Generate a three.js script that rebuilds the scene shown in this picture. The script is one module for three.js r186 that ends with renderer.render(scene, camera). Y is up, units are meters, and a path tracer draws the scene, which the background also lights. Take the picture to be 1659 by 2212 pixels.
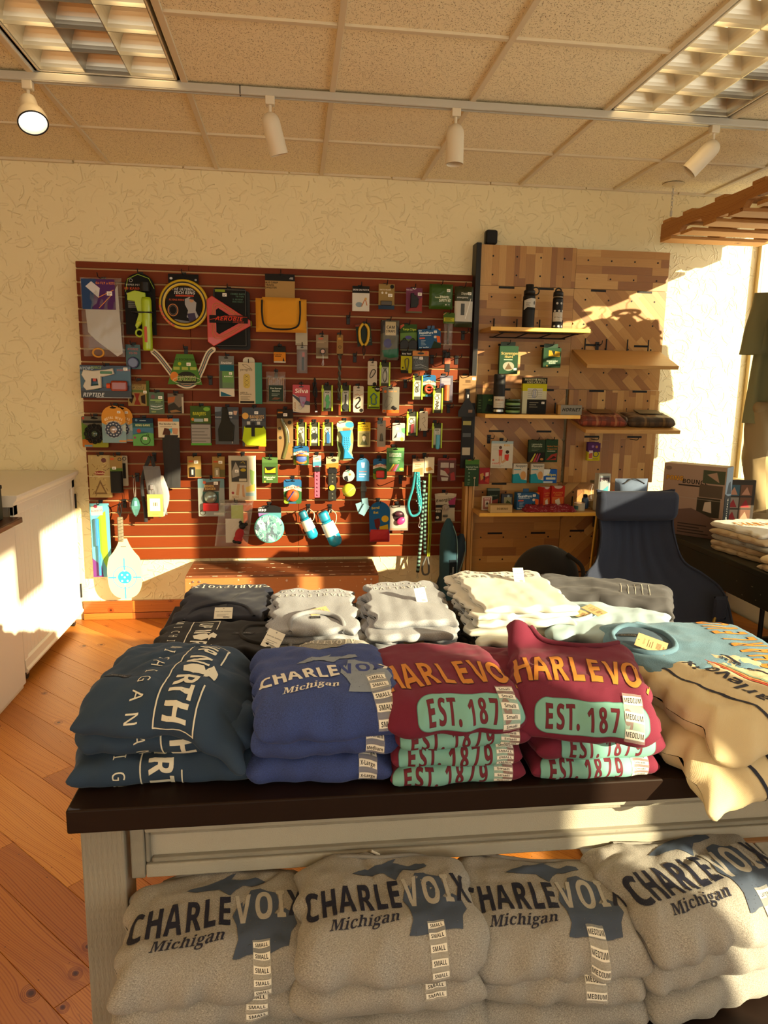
import * as THREE from 'three';
import { RoundedBoxGeometry } from 'three/addons/geometries/RoundedBoxGeometry.js';
import { mergeGeometries, mergeVertices } from 'three/addons/utils/BufferGeometryUtils.js';
import { RectAreaLightUniformsLib } from 'three/addons/lights/RectAreaLightUniformsLib.js';
import { createNoise2D } from 'simplex-noise';

// ---------- camera, light, exposure ----------
const scene = new THREE.Scene();
const camera = new THREE.PerspectiveCamera(71.17, 1659 / 2212, 0.05, 100);
camera.position.set(0, 1.514, 4.57);
{
  const yaw = 0.1253, pitch = 0.1782, roll = 0.017, c = Math.cos, s = Math.sin;
  const f = new THREE.Vector3(s(yaw) * c(pitch), -s(pitch), -c(yaw) * c(pitch)), r0 = new THREE.Vector3(c(yaw), 0, s(yaw)), u0 = r0.clone().cross(f);
  const r = r0.clone().multiplyScalar(c(roll)).addScaledVector(u0, s(roll)), u = u0.clone().multiplyScalar(c(roll)).addScaledVector(r0, -s(roll));
  camera.quaternion.setFromRotationMatrix(new THREE.Matrix4().makeBasis(r, u, f.clone().negate()));
}
const renderer = new THREE.WebGLRenderer({ antialias: true });
renderer.toneMapping = THREE.LinearToneMapping;
renderer.toneMappingExposure = 1;
renderer.shadowMap.enabled = true;
scene.background = new THREE.Color(1, 0.95, 0.78);
scene.backgroundIntensity = 3;
RectAreaLightUniformsLib.init();
// low sun through the shop windows in the right-hand wall
const sun = new THREE.DirectionalLight(new THREE.Color(1, 0.83, 0.5), 15.5);
sun.position.set(8, 1.5 + 8 * 0.42, 8 + 1);
sun.target.position.set(0, 1.5, 1);
sun.castShadow = true;
Object.assign(sun.shadow.camera, { left: -6, right: 6, top: 5, bottom: -5, near: 0.5, far: 30 });
sun.shadow.mapSize.set(4096, 4096);
scene.add(sun, sun.target);

// ---------- helpers ----------
let seedState = 7;
const rnd = () => { seedState = (seedState + 0x6d2b79f5) | 0; let t = Math.imul(seedState ^ (seedState >>> 15), 1 | seedState); t = (t + Math.imul(t ^ (t >>> 7), 61 | t)) ^ t; return ((t ^ (t >>> 14)) >>> 0) / 4294967296; };
const reseed = (n) => { seedState = n * 7919 + 13; };
const rr = (a, b) => a + (b - a) * rnd();
const pick = (a) => a[Math.floor(rnd() * a.length)];
const noise = createNoise2D(rnd);
const fbm = (x, y, o = 3) => { let s = 0, a = 1, t = 0; for (let i = 0; i < o; i++) { s += a * noise(x, y); t += a; a *= 0.5; x = x * 2.03 + 7.1; y = y * 2.03 - 3.7; } return s / t; };
const lerp = THREE.MathUtils.lerp, clamp = THREE.MathUtils.clamp, PI = Math.PI, smooth = THREE.MathUtils.smoothstep;
const V = (x, y, z) => new THREE.Vector3(x, y, z);
const used = new Map();
const numbered = (n) => { const k = (used.get(n) ?? 0); used.set(n, k + 1); return k ? n + '_' + String(k).padStart(3, '0') : n; };
function info(o, label, category, group, kind) { const u = {}; if (label) u.label = label; if (category) u.category = category; if (group) u.group = group; if (kind) u.kind = kind; o.userData = u; return o; }
function thing(name, label, category, [x, y, z] = [0, 0, 0], turn = 0, group) { const o = new THREE.Group(); o.name = numbered(name); o.position.set(x, y, z); o.rotation.y = turn; scene.add(o); return info(o, label, category, group); }
const struct = (name, pos = [0, 0, 0]) => { const o = new THREE.Group(); o.name = numbered(name); o.position.set(...pos); scene.add(o); return info(o, null, null, null, 'structure'); };
function mesh(name, geo, material, parent = scene, pos, rot) {
  const m = new THREE.Mesh(geo, material); m.name = parent === scene ? numbered(name) : name; m.castShadow = m.receiveShadow = true;
  if (pos) m.position.set(...pos);
  if (rot) m.rotation.set(...rot);
  parent.add(m); return m;
}
const copy = (root, pos, turn, label, group) => { const r = root.clone(); r.name = numbered(root.name.replace(/_\d{3}$/, '')); scene.add(r); r.userData = { ...root.userData }; if (pos) r.position.set(...pos); if (turn !== undefined) r.rotation.y = turn; if (label) r.userData.label = label; if (group) r.userData.group = group; return r; };
const merge = (list) => mergeGeometries(list.map((g) => { g = g.index ? g.toNonIndexed() : g; for (const k of Object.keys(g.attributes)) if (!['position', 'normal', 'uv'].includes(k)) g.deleteAttribute(k); return g; }));
const at = (g, x, y, z, rx = 0, ry = 0, rz = 0) => g.applyMatrix4(new THREE.Matrix4().compose(V(x, y, z), new THREE.Quaternion().setFromEuler(new THREE.Euler(rx, ry, rz)), V(1, 1, 1)));
const box = (w, h, d, x = 0, y = 0, z = 0) => new THREE.BoxGeometry(w, h, d).translate(x, y, z);
const rbox = (w, h, d, r = 0.005, x = 0, y = 0, z = 0, s = 2) => new RoundedBoxGeometry(w, h, d, s, Math.min(r, w / 2.01, h / 2.01, d / 2.01)).translate(x, y, z);
const cyl = (r, h, x = 0, y = 0, z = 0, r2 = r, n = 24) => new THREE.CylinderGeometry(r2, r, h, n).translate(x, y, z);
const tube = (pts, r, n = 40, k = 8, closed = false) => new THREE.TubeGeometry(new THREE.CatmullRomCurve3(pts.map((p) => (p.isVector3 ? p : V(...p))), closed), n, r, k, closed);
const lathe = (pts, n = 32) => new THREE.LatheGeometry(pts.map((p) => new THREE.Vector2(...p)), n);
function extrude(pts, depth, bevel = 0, holes = []) { // outline in x, y; thickness along z, centred
  const sh = pts instanceof THREE.Shape ? pts : new THREE.Shape(pts.map((p) => new THREE.Vector2(...p))); for (const h of holes) sh.holes.push(h instanceof THREE.Path ? h : new THREE.Path(h.map((p) => new THREE.Vector2(...p))));
  return new THREE.ExtrudeGeometry(sh, { depth: Math.max(depth - 2 * bevel, 0.0002), bevelEnabled: bevel > 0, bevelSize: bevel, bevelThickness: bevel, bevelSegments: 2, curveSegments: 16 }).translate(0, 0, -depth / 2 + bevel);
}
function planar(g, ax = 0, ay = 1, ox = 0, oy = 0, s = 1) { const p = g.attributes.position, u = new Float32Array(p.count * 2); for (let i = 0; i < p.count; i++) { u[2 * i] = p.getComponent(i, ax) * s + ox; u[2 * i + 1] = p.getComponent(i, ay) * s + oy; } g.setAttribute('uv', new THREE.BufferAttribute(u, 2)); return g; }
function grainUV(g, axis, ox = 0, oy = 0) { // uv in metres, u along the grain axis, by the way each face looks
  if (g.index) g = g.toNonIndexed();
  const p = g.attributes.position, n = g.attributes.normal, u = new Float32Array(p.count * 2);
  for (let i = 0; i < p.count; i++) {
    const m = [0, 1, 2].map((k) => Math.abs(n.getComponent(i, k))), big = m.indexOf(Math.max(...m)), rest = [0, 1, 2].filter((k) => k !== big), a = rest.includes(axis) ? axis : rest[0], b = rest.find((k) => k !== a);
    u[2 * i] = p.getComponent(i, a) + ox; u[2 * i + 1] = p.getComponent(i, b) + oy + big * 0.37;
  }
  g.setAttribute('uv', new THREE.BufferAttribute(u, 2)); return g;
}

// ---------- textures ----------
function canvas(w, h, draw) { const c = document.createElement('canvas'); c.width = w; c.height = h; const g = c.getContext('2d'); draw(g, w, h); return c; }
function tex(c, { srgb = true, rx = 1, ry = 1, repeat = true } = {}) { const t = new THREE.CanvasTexture(c); t.magFilter = THREE.LinearFilter; if (srgb) t.colorSpace = THREE.SRGBColorSpace; if (repeat) t.wrapS = t.wrapT = THREE.RepeatWrapping; t.repeat.set(rx, ry); return t; }
function pixels(w, h, f) { return canvas(w, h, (g) => { const im = g.createImageData(w, h), d = im.data; for (let y = 0, i = 0; y < h; y++) for (let x = 0; x < w; x++, i += 4) { const v = f(x, y); if (typeof v === 'number') d[i] = d[i + 1] = d[i + 2] = v; else { d[i] = v[0]; d[i + 1] = v[1]; d[i + 2] = v[2]; } d[i + 3] = 255; } g.putImageData(im, 0, 0); }); }
// periodic noise from a torus of samples
const tile = (fn, w, h) => (x, y) => { const a = x / w, b = y / h; return lerp(lerp(fn(x, y), fn(x - w, y), a), lerp(fn(x, y - h), fn(x - w, y - h), a), b); };
const grainFine = pixels(512, 256, (() => { const f = tile((x, y) => fbm(x * 0.006, y * 0.09, 4), 512, 256), q = tile((x, y) => noise(x * 0.02 + 40, y * 0.5), 512, 256); return (x, y) => { const v = 0.5 + 0.5 * f(x, y), k = q(x, y); return [232 + 20 * v - 14 * k * k, 222 + 30 * v - 18 * k * k, 208 + 40 * v - 22 * k * k]; }; })());
const grainPine = canvas(1024, 512, (g, w, h) => {
  reseed(3);
  g.fillStyle = '#f4ead6'; g.fillRect(0, 0, w, h);
  const knots = []; for (let i = 0; i < 6; i++) knots.push([rr(60, w - 60), rr(40, h - 40), rr(4, 9)]);
  for (let y = -20; y < h + 20; y += 5.5) {
    g.strokeStyle = `rgba(150,88,36,${rr(0.15, 0.5)})`; g.lineWidth = rr(0.8, 2.6); g.beginPath();
    for (let x = 0; x <= w; x += 8) { let yy = y + 9 * Math.sin((x / w) * 2 * PI + y * 0.01) + 5 * Math.sin((x / w) * 4 * PI + y * 0.03); for (const [kx, ky, r] of knots) { const dx = (x - kx) / (r * 4), dy = (yy - ky) / (r * 2.6); yy += Math.sign(yy - ky || 1) * r * 1.5 * Math.exp(-dx * dx - dy * dy); } x ? g.lineTo(x, yy) : g.moveTo(x, yy); }
    g.stroke();
  }
  for (const [kx, ky, r] of knots) { g.fillStyle = 'rgba(110,60,25,.75)'; g.beginPath(); g.ellipse(kx, ky, r * 1.3, r, 0.2, 0, 7); g.fill(); g.fillStyle = 'rgba(80,44,22,.8)'; g.beginPath(); g.ellipse(kx, ky, r * 0.75, r * 0.55, 0.2, 0, 7); g.fill(); g.strokeStyle = 'rgba(120,66,26,.5)'; g.lineWidth = 1.6; for (let k = 1; k < 4; k++) { g.beginPath(); g.ellipse(kx, ky, r * (1.3 + k * 0.5), r * (1 + k * 0.33), 0.2, 0, 7); g.stroke(); } }
  for (let i = 0; i < 90; i++) { g.fillStyle = `rgba(40,26,14,${rr(0.25, 0.8)})`; g.fillRect(rr(0, w), rr(0, h), rr(1, 4), rr(1, 3)); }
  for (let i = 0; i < 60; i++) { g.strokeStyle = `rgba(60,40,20,${rr(0.1, 0.3)})`; g.lineWidth = rr(0.5, 1.4); g.beginPath(); const x = rr(0, w), y = rr(0, h); g.moveTo(x, y); g.lineTo(x + rr(-50, 50), y + rr(-14, 14)); g.stroke(); }
});
const T = {
  fine: tex(grainFine, { rx: 1 / 0.5, ry: 1 / 0.25 }), pine: tex(grainPine, { rx: 1 / 1.3, ry: 1 / 0.65 }),
  pineBump: tex(grainPine, { srgb: false, rx: 1 / 1.3, ry: 1 / 0.65 }),
  plaster: tex(canvas(1024, 1024, (g, w, h) => { reseed(11); g.fillStyle = '#777'; g.fillRect(0, 0, w, h); for (let i = 0; i < 900; i++) { const x = rr(0, w), y = rr(0, h), a = rr(0, 6.3), l = rr(18, 80), b = rr(-0.9, 0.9), v = Math.floor(rr(120, 235)); for (const ox of [0, -w, w]) for (const oy of [0, -h, h]) { if (x + ox < -120 || x + ox > w + 120 || y + oy < -120 || y + oy > h + 120) continue; for (const [lw, al] of [[9, 0.12], [5, 0.25], [2, 0.6]]) { g.strokeStyle = `rgba(${v},${v},${v},${al})`; g.lineWidth = lw; g.beginPath(); g.moveTo(x + ox, y + oy); g.quadraticCurveTo(x + ox + Math.cos(a) * l * 0.5 - Math.sin(a) * l * b * 0.5, y + oy + Math.sin(a) * l * 0.5 + Math.cos(a) * l * b * 0.5, x + ox + Math.cos(a) * l, y + oy + Math.sin(a) * l); g.stroke(); } } } }), { srgb: false, rx: 1 / 1.1, ry: 1 / 1.1 }),
  fissure: tex(canvas(1024, 1024, (g, w, h) => { reseed(5); g.fillStyle = '#f3efe6'; g.fillRect(0, 0, w, h); for (let i = 0; i < 5200; i++) { const x = rr(0, w), y = rr(0, h), a = rr(-1.2, 1.2) + PI / 2, l = rr(2, 11), al = rr(0.3, 0.85); g.strokeStyle = `rgba(96,72,44,${al})`; g.lineWidth = rr(1.2, 3); g.beginPath(); g.moveTo(x, y); g.lineTo(x + Math.cos(a) * l, y + Math.sin(a) * l); g.stroke(); } for (let i = 0; i < 9000; i++) { g.fillStyle = `rgba(120,96,66,${rr(0.06, 0.25)})`; g.fillRect(rr(0, w), rr(0, h), 2, 2); } }), { rx: 1 / 0.61, ry: 1 / 0.61 }),
  heather: tex(pixels(256, 256, (() => { reseed(21); const f = tile((x, y) => noise(x * 0.09, y * 0.5), 256, 256), q = tile((x, y) => noise(x * 0.5 + 90, y * 0.12), 256, 256); return (x, y) => 200 + 40 * f(x, y) + 30 * q(x, y) + 50 * (rnd() - 0.5); })()), { rx: 1 / 0.12, ry: 1 / 0.12 }),
  knit: tex(pixels(256, 256, (() => { reseed(22); return (x, y) => 128 + 40 * Math.sin(x * PI / 4) * Math.cos(y * PI / 4) + 70 * (rnd() - 0.5); })()), { srgb: false, rx: 1 / 0.1, ry: 1 / 0.1 }),
  brush: tex(pixels(256, 512, (() => { reseed(23); const f = tile((x, y) => fbm(x * 0.25, y * 0.012, 3), 256, 512); return (x, y) => 128 + 110 * f(x, y); })()), { srgb: false, rx: 1 / 0.12, ry: 1 / 0.24 }),
  scuff: tex(canvas(512, 512, (g, w, h) => { reseed(24); g.fillStyle = '#fff'; g.fillRect(0, 0, w, h); for (let i = 0; i < 260; i++) { g.fillStyle = `rgba(255,${Math.floor(rr(190, 225))},${Math.floor(rr(150, 190))},${rr(0.1, 0.4)})`; g.fillRect(rr(0, w), rr(0, h), rr(10, 120), rr(1, 3)); } }), { rx: 1 / 0.6, ry: 1 / 0.6 }),
  stone: tex(pixels(256, 256, (() => { reseed(25); const f = tile((x, y) => fbm(x * 0.03, y * 0.03, 4), 256, 256); return (x, y) => 205 + 34 * f(x, y) + 12 * (rnd() - 0.5); })()), { rx: 1 / 0.5, ry: 1 / 0.5 }),
};
const std = (color, o = {}) => new THREE.MeshStandardMaterial({ color, roughness: 0.7, ...o });
const phys = (color, o = {}) => new THREE.MeshPhysicalMaterial({ color, roughness: 0.5, ...o });
const lin = (r, g, b) => new THREE.Color().setRGB(r, g, b);
const M = {
  wall: std(lin(0.8, 0.7, 0.44), { roughness: 0.85, bumpMap: T.plaster, bumpScale: 0.011 }), wallPlain: std(lin(0.8, 0.74, 0.58), { roughness: 0.9 }),
  white: std(lin(0.8, 0.77, 0.68), { roughness: 0.45 }), cream: std(lin(0.78, 0.71, 0.54), { roughness: 0.5 }), painted: std(lin(0.38, 0.36, 0.3), { roughness: 0.5, bumpMap: T.brush, bumpScale: 0.0012 }),
  tile: std(lin(0.95, 0.88, 0.66), { map: T.fissure, roughness: 0.95, bumpMap: T.fissure, bumpScale: 0.003 }), tee: std(lin(0.66, 0.57, 0.4), { roughness: 0.6 }),
  black: phys(lin(0.008, 0.008, 0.009), { roughness: 0.5, specularIntensity: 0.45 }), steel: phys(lin(0.6, 0.6, 0.6), { metalness: 1, roughness: 0.3 }), blackPlastic: phys(lin(0.011, 0.011, 0.012), { roughness: 0.4, specularIntensity: 0.5 }),
  espresso: phys(lin(0.018, 0.009, 0.006), { map: T.fine, roughness: 0.5, specularIntensity: 0.3 }),
  darkPaint: std(lin(0.012, 0.014, 0.009), { roughness: 0.4 }), lightWood: std(lin(0.8, 0.56, 0.27), { map: T.fine, roughness: 0.6 }),
  mdf: std(lin(0.5, 0.3, 0.14), { roughness: 0.85 }), railGrey: std(lin(0.5, 0.48, 0.42), { roughness: 0.4, metalness: 0.3 }),
  clear: phys(0xffffff, { transmission: 1, thickness: 0, roughness: 0.04, ior: 1.2 }), film: phys(lin(0.92, 0.92, 0.9), { transmission: 0.95, thickness: 0, roughness: 0.12, ior: 1.3 }),
};
const cloth = (color, o = {}) => { const m = new THREE.MeshPhysicalMaterial({ color, roughness: 0.92, bumpMap: T.knit, bumpScale: 0.0006, sheen: 0.35, sheenRoughness: 0.6, sheenColor: new THREE.Color(color).lerp(new THREE.Color(1, 1, 1), 0.35), ...o }); return m; };

// ---------- an atlas of printed packaging and lettering ----------
function makeAtlas(size, tall = []) {
  const c = document.createElement('canvas'); c.width = c.height = size; const g = c.getContext('2d'), rows = []; let top = 2; for (const h of tall) { rows.push({ x: 2, y: top, h }); top += h + 4; }
  return { c, g, add(w, h, draw) { w = Math.round(w); h = Math.round(h); let q = rows.find((k) => k.h >= h && k.h <= h * 1.3 + 6 && k.x + w + 4 <= size); if (!q) { const k = Math.ceil((h + 4) / 12) * 12; if (top + k > size) { q = rows.find((f) => f.h >= h && f.x + w + 4 <= size); if (!q) throw new Error('atlas is full'); } else { q = { x: 2, y: top, h: k - 4 }; rows.push(q); top += k; } } const x = q.x, y = q.y; const r = { x, y, w, h, u0: (x + 0.5) / size, u1: (x + w - 0.5) / size, v0: 1 - (y + h - 0.5) / size, v1: 1 - (y + 0.5) / size }; g.save(); g.beginPath(); g.rect(x - 1, y - 1, w + 2, h + 2); g.clip(); g.translate(x, y); draw(pen(g, w, h)); g.restore(); q.x += w + 4; return r; } };
}
function pen(g, w, h) { // drawing in shares of the card's width and height
  return {
    g, w, h,
    fill(c) { g.fillStyle = c; g.fillRect(-1, -1, w + 2, h + 2); return this; },
    R(c, x, y, ww, hh) { g.fillStyle = c; g.fillRect(x * w, y * h, ww * w, hh * h); return this; },
    C(c, x, y, r, ry) { g.fillStyle = c; g.beginPath(); g.ellipse(x * w, y * h, r * w, (ry ?? r) * w, 0, 0, 7); g.fill(); return this; },
    O(c, x, y, r, lw, ry) { g.strokeStyle = c; g.lineWidth = lw * w; g.beginPath(); g.ellipse(x * w, y * h, r * w, (ry ?? r) * w, 0, 0, 7); g.stroke(); return this; },
    P(c, pts) { g.fillStyle = c; g.beginPath(); pts.forEach(([a, b], i) => (i ? g.lineTo(a * w, b * h) : g.moveTo(a * w, b * h))); g.closePath(); g.fill(); return this; },
    L(c, lw, pts, close) { g.strokeStyle = c; g.lineWidth = lw * w; g.lineJoin = g.lineCap = 'round'; g.beginPath(); pts.forEach(([a, b], i) => (i ? g.lineTo(a * w, b * h) : g.moveTo(a * w, b * h))); if (close) g.closePath(); g.stroke(); return this; },
    T(s, c, x, y, size, o = {}) { g.save(); g.translate(x * w, y * h); g.rotate(o.rot ?? 0); if (o.skew) g.transform(1, 0, -o.skew, 1, 0, 0); g.scale(o.sx ?? 1, 1); g.font = `${o.font ?? 'bold'} ${size * w}px ${o.face ?? 'sans-serif'}`; g.textAlign = o.align ?? 'center'; g.textBaseline = 'middle'; if (o.line) { g.strokeStyle = o.line; g.lineWidth = (o.lw ?? 0.03) * w; g.lineJoin = 'round'; g.strokeText(s, 0, 0); } g.fillStyle = c; g.fillText(s, 0, 0); g.restore(); return this; },
    lines(c, x, y, ww, n, step, lw = 0.03) { for (let i = 0; i < n; i++) this.R(c, x, y + i * step, ww * (0.7 + 0.3 * ((i * 7 + 3) % 5) / 4), lw); return this; },
    price(x, y, s = 0.16) { g.fillStyle = '#efece4'; g.fillRect(x * w, y * h, s * w, s * 0.75 * w); g.fillStyle = '#777'; g.fillRect((x + s * 0.15) * w, y * h + s * 0.25 * w, s * 0.7 * w, s * 0.12 * w); g.fillRect((x + s * 0.15) * w, y * h + s * 0.48 * w, s * 0.5 * w, s * 0.1 * w); return this; },
    slot() { g.fillStyle = '#0c0a09'; g.beginPath(); g.ellipse(w / 2, Math.min(0.07 * h, 12), 0.14 * w, 0.03 * w + 1, 0, 0, 7); g.fill(); return this; },
  };
}
const packs = makeAtlas(2048, [460, 300]), prints = makeAtlas(2048);
const packTex = tex(packs.c, { repeat: false }), printTex = tex(prints.c, { repeat: false });
M.pack = phys(0xffffff, { map: packTex, roughness: 0.6, specularIntensity: 0.35 }); M.packGloss = phys(0xffffff, { map: packTex, roughness: 0.3, specularIntensity: 0.6 });
M.print = std(0xffffff, { map: printTex, transparent: true, roughness: 0.75 });
const art = (w, h, draw) => packs.add(w, h, draw), ink = (w, h, draw) => prints.add(w, h, draw);
function rectUV(g, r, w, h, cx = 0, cy = 0) { // front (and every other side) of a flat piece shows the art over w by h
  const p = g.attributes.position, n = g.attributes.normal, u = new Float32Array(p.count * 2);
  for (let i = 0; i < p.count; i++) { let a = clamp((p.getX(i) - cx) / w + 0.5, 0, 1), b = clamp((p.getY(i) - cy) / h + 0.5, 0, 1); if (n.getZ(i) < -0.5) a = 1 - a; u[2 * i] = lerp(r.u0, r.u1, a); u[2 * i + 1] = lerp(r.v0, r.v1, b); }
  g.setAttribute('uv', new THREE.BufferAttribute(u, 2)); return g;
}
// ---------- the room ----------
function clipRect(poly, x0, y0, x1, y1) {
  const cut = (pts, inside, cross) => pts.flatMap((p, i) => { const q = pts[(i + 1) % pts.length], a = inside(p), b = inside(q); return a && b ? [q] : a ? [cross(p, q)] : b ? [cross(p, q), q] : []; });
  const onX = (x) => (p, q) => [x, p[1] + (q[1] - p[1]) * (x - p[0]) / (q[0] - p[0])], onY = (y) => (p, q) => [p[0] + (q[0] - p[0]) * (y - p[1]) / (q[1] - p[1]), y];
  poly = cut(poly, (p) => p[0] >= x0, onX(x0)); poly = cut(poly, (p) => p[0] <= x1, onX(x1)); poly = cut(poly, (p) => p[1] >= y0, onY(y0)); return cut(poly, (p) => p[1] <= y1, onY(y1));
}
// strips at an angle over a rectangle, broken into lengths; calls make(polygon, angle, number)
function strips(x0, y0, x1, y1, ang, widths, lengths, gap, make) {
  const c = Math.cos(ang), s = Math.sin(ang), cx = (x0 + x1) / 2, cy = (y0 + y1) / 2, R = Math.hypot(x1 - x0, y1 - y0) / 2 + 0.02; let n = 0;
  for (let v = -R; v < R;) {
    const w = widths(); let u = -R - rnd() * 0.3;
    while (u < R) {
      const l = lengths(), p = clipRect([[u + gap, v + gap], [u + l - gap, v + gap], [u + l - gap, v + w - gap], [u + gap, v + w - gap]].map(([a, b]) => [cx + a * c - b * s, cy + a * s + b * c]), x0, y0, x1, y1);
      if (p.length > 2) { let ar = 0; p.forEach(([a, b], i) => { const [d, e] = p[(i + 1) % p.length]; ar += a * e - b * d; }); if (Math.abs(ar) > 2e-4) make(p, ang, n++); }
      u += l;
    }
    v += w;
  }
}
function polyGeo(p, depth, ang, ox, oy, bevel = 0) { const g = extrude(p, depth, bevel), q = g.attributes.position, u = new Float32Array(q.count * 2), c = Math.cos(ang), s = Math.sin(ang); for (let i = 0; i < q.count; i++) { const x = q.getX(i), y = q.getY(i); u[2 * i] = x * c + y * s + ox; u[2 * i + 1] = -x * s + y * c + oy; } g.setAttribute('uv', new THREE.BufferAttribute(u, 2)); return g; }
// floor: diagonal pine boards, grey tiles beyond a threshold
reseed(101);
{
  const floor = struct('floor'), under = std(lin(0.03, 0.018, 0.008), { roughness: 0.9 });
  mesh('subfloor', box(5.4, 0.1, 5.2, 0.33, -0.066, 2.1), under, floor);
  const rest = std(lin(0.5, 0.26, 0.09), { map: T.pine, roughness: 0.5 });
  mesh('floor_surface', merge([grainUV(box(5.4, 0.1, 5, 0.33, -0.06, 7.2), 0), grainUV(box(3.2, 0.1, 10.2, -3.97, -0.06, 4.6), 0)]), rest, floor);
  const tones = [[0.56, 0.23, 0.042], [0.46, 0.175, 0.03], [0.62, 0.28, 0.06], [0.4, 0.14, 0.024]].map((t) => phys(lin(...t), { map: T.pine, roughness: 0.42, bumpMap: T.pineBump, bumpScale: 0.0006, specularIntensity: 0.7 }));
  strips(-2.3, -4.6, 3, 0, -PI / 4, () => pick([0.085, 0.12, 0.12, 0.165, 0.165]), () => rr(0.9, 2.6), 0.0017, (p, ang) => { const g = polyGeo(p, 0.016, ang, rr(0, 3), rr(0, 3), 0.0012); g.rotateX(-PI / 2).translate(0, -0.008, 0); mesh('plank', g, pick(tones), floor); });
  const slate = std(lin(0.42, 0.4, 0.36), { map: T.stone, roughness: 0.6 }), groutM = std(lin(0.06, 0.05, 0.045), { roughness: 0.95 });
  mesh('grout', box(2.06, 0.006, 2.1, 2, 0.004, 3.6), groutM, floor);
  const tg = grainUV(rbox(0.294, 0.01, 0.294, 0.004), 0);
  for (let i = 0; i < 7; i++) for (let j = 0; j < 7; j++) mesh('floor_tile', tg, slate, floor, [1.07 + 0.15 - 0.145 + i * 0.3, 0.008, 2.594 + j * 0.3]);
  mesh('threshold', grainUV(rbox(2.06, 0.016, 0.07, 0.006, 2, 0.009, 2.535), 0), std(lin(0.2, 0.1, 0.04), { map: T.fine, roughness: 0.6 }), floor);
}
{
  const wb = struct('wall_back'); mesh('wall_surface', planar(box(8.43, 3.1, 0.2, -0.985, 1.45, -0.1), 0, 1), M.wall, wb);
  const wl = struct('wall_left'); mesh('wall_surface', planar(box(0.2, 3.1, 9.9, -5.1, 1.45, 4.75), 2, 1), M.wall, wl);
  const wf = struct('wall_front'), fp = (x0, x1, y0, y1) => mesh('wall_surface', planar(box(x1 - x0, y1 - y0, 0.2, (x0 + x1) / 2, (y0 + y1) / 2, 9.6), 0, 1), M.wallPlain, wf);
  fp(-5.2, 3.23, -0.1, 0.35); fp(-5.2, 3.23, 2.3, 3); fp(-5.2, -4.6, 0.35, 2.3); fp(-1.35, -1.15, 0.35, 2.3); fp(2.5, 3.23, 0.35, 2.3);
  // the window side: sill, head and piers leave openings for the sun
  const wr = struct('wall_right'), piece = (z0, z1, y0, y1) => mesh('wall_surface', planar(box(0.05, y1 - y0, z1 - z0, 3.055, (y0 + y1) / 2, (z0 + z1) / 2), 2, 1), M.wallPlain, wr);
  const head = 2.55, sill = 0.9, open = [[0.04, 2.59], [2.7, 3.45], [3.67, 5.95]];
  piece(0, 9.5, head, 3); piece(0, 9.5, -0.1, sill); let z = 0;
  for (const [a, b] of open) { piece(z, a, sill, head); z = b; }
  piece(z, 9.5, sill, head); piece(5.07, 5.42, 2.27, head); piece(2.7, 3.28, sill, 1.66);
  const trimM = std(lin(0.62, 0.5, 0.28), { map: T.fine, roughness: 0.5 });
  open.forEach(([a, b], i) => {
    const w = struct('window_' + (i + 1)), m = (a + b) / 2;
    mesh('window_frame', merge([box(0.02, 0.07, b - a + 0.14, 3.018, head + 0.035, m), box(0.02, head - sill + 0.07, 0.07, 3.018, (head + sill) / 2, a - 0.035), box(0.02, head - sill + 0.07, 0.07, 3.018, (head + sill) / 2, b + 0.035)].map((g) => grainUV(g, 1))), trimM, w);
    mesh('window_sill', grainUV(box(0.12, 0.03, b - a + 0.16, 3.04, sill, m), 2), trimM, w);
  });
  const base = struct('baseboard_back'), tones = [[0.5, 0.17, 0.035], [0.42, 0.12, 0.028], [0.56, 0.22, 0.05], [0.36, 0.095, 0.022]].map((t) => phys(lin(...t), { map: T.pine, roughness: 0.35, clearcoat: 0.3 })); reseed(44);
  for (const [y, h, off] of [[0.084, 0.076, 0], [0.022, 0.042, 0.17]]) for (let x = -1.335 - off, k = 0; x < 2.95; k++) { const l = k === 0 ? 0.3 + off : rr(0.26, 0.5), a = Math.max(x, -1.335), b = Math.min(x + l, 3.02); x += l; if (b - a > 0.02) mesh('board', grainUV(rbox(b - a - 0.001, h - 0.001, 0.022, 0.0015, (a + b) / 2, y, 0.012), 0, rr(0, 3), rr(0, 3)), tones[k % 4 === 3 ? 0 : Math.floor(rnd() * 4)], base); }
}
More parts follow.
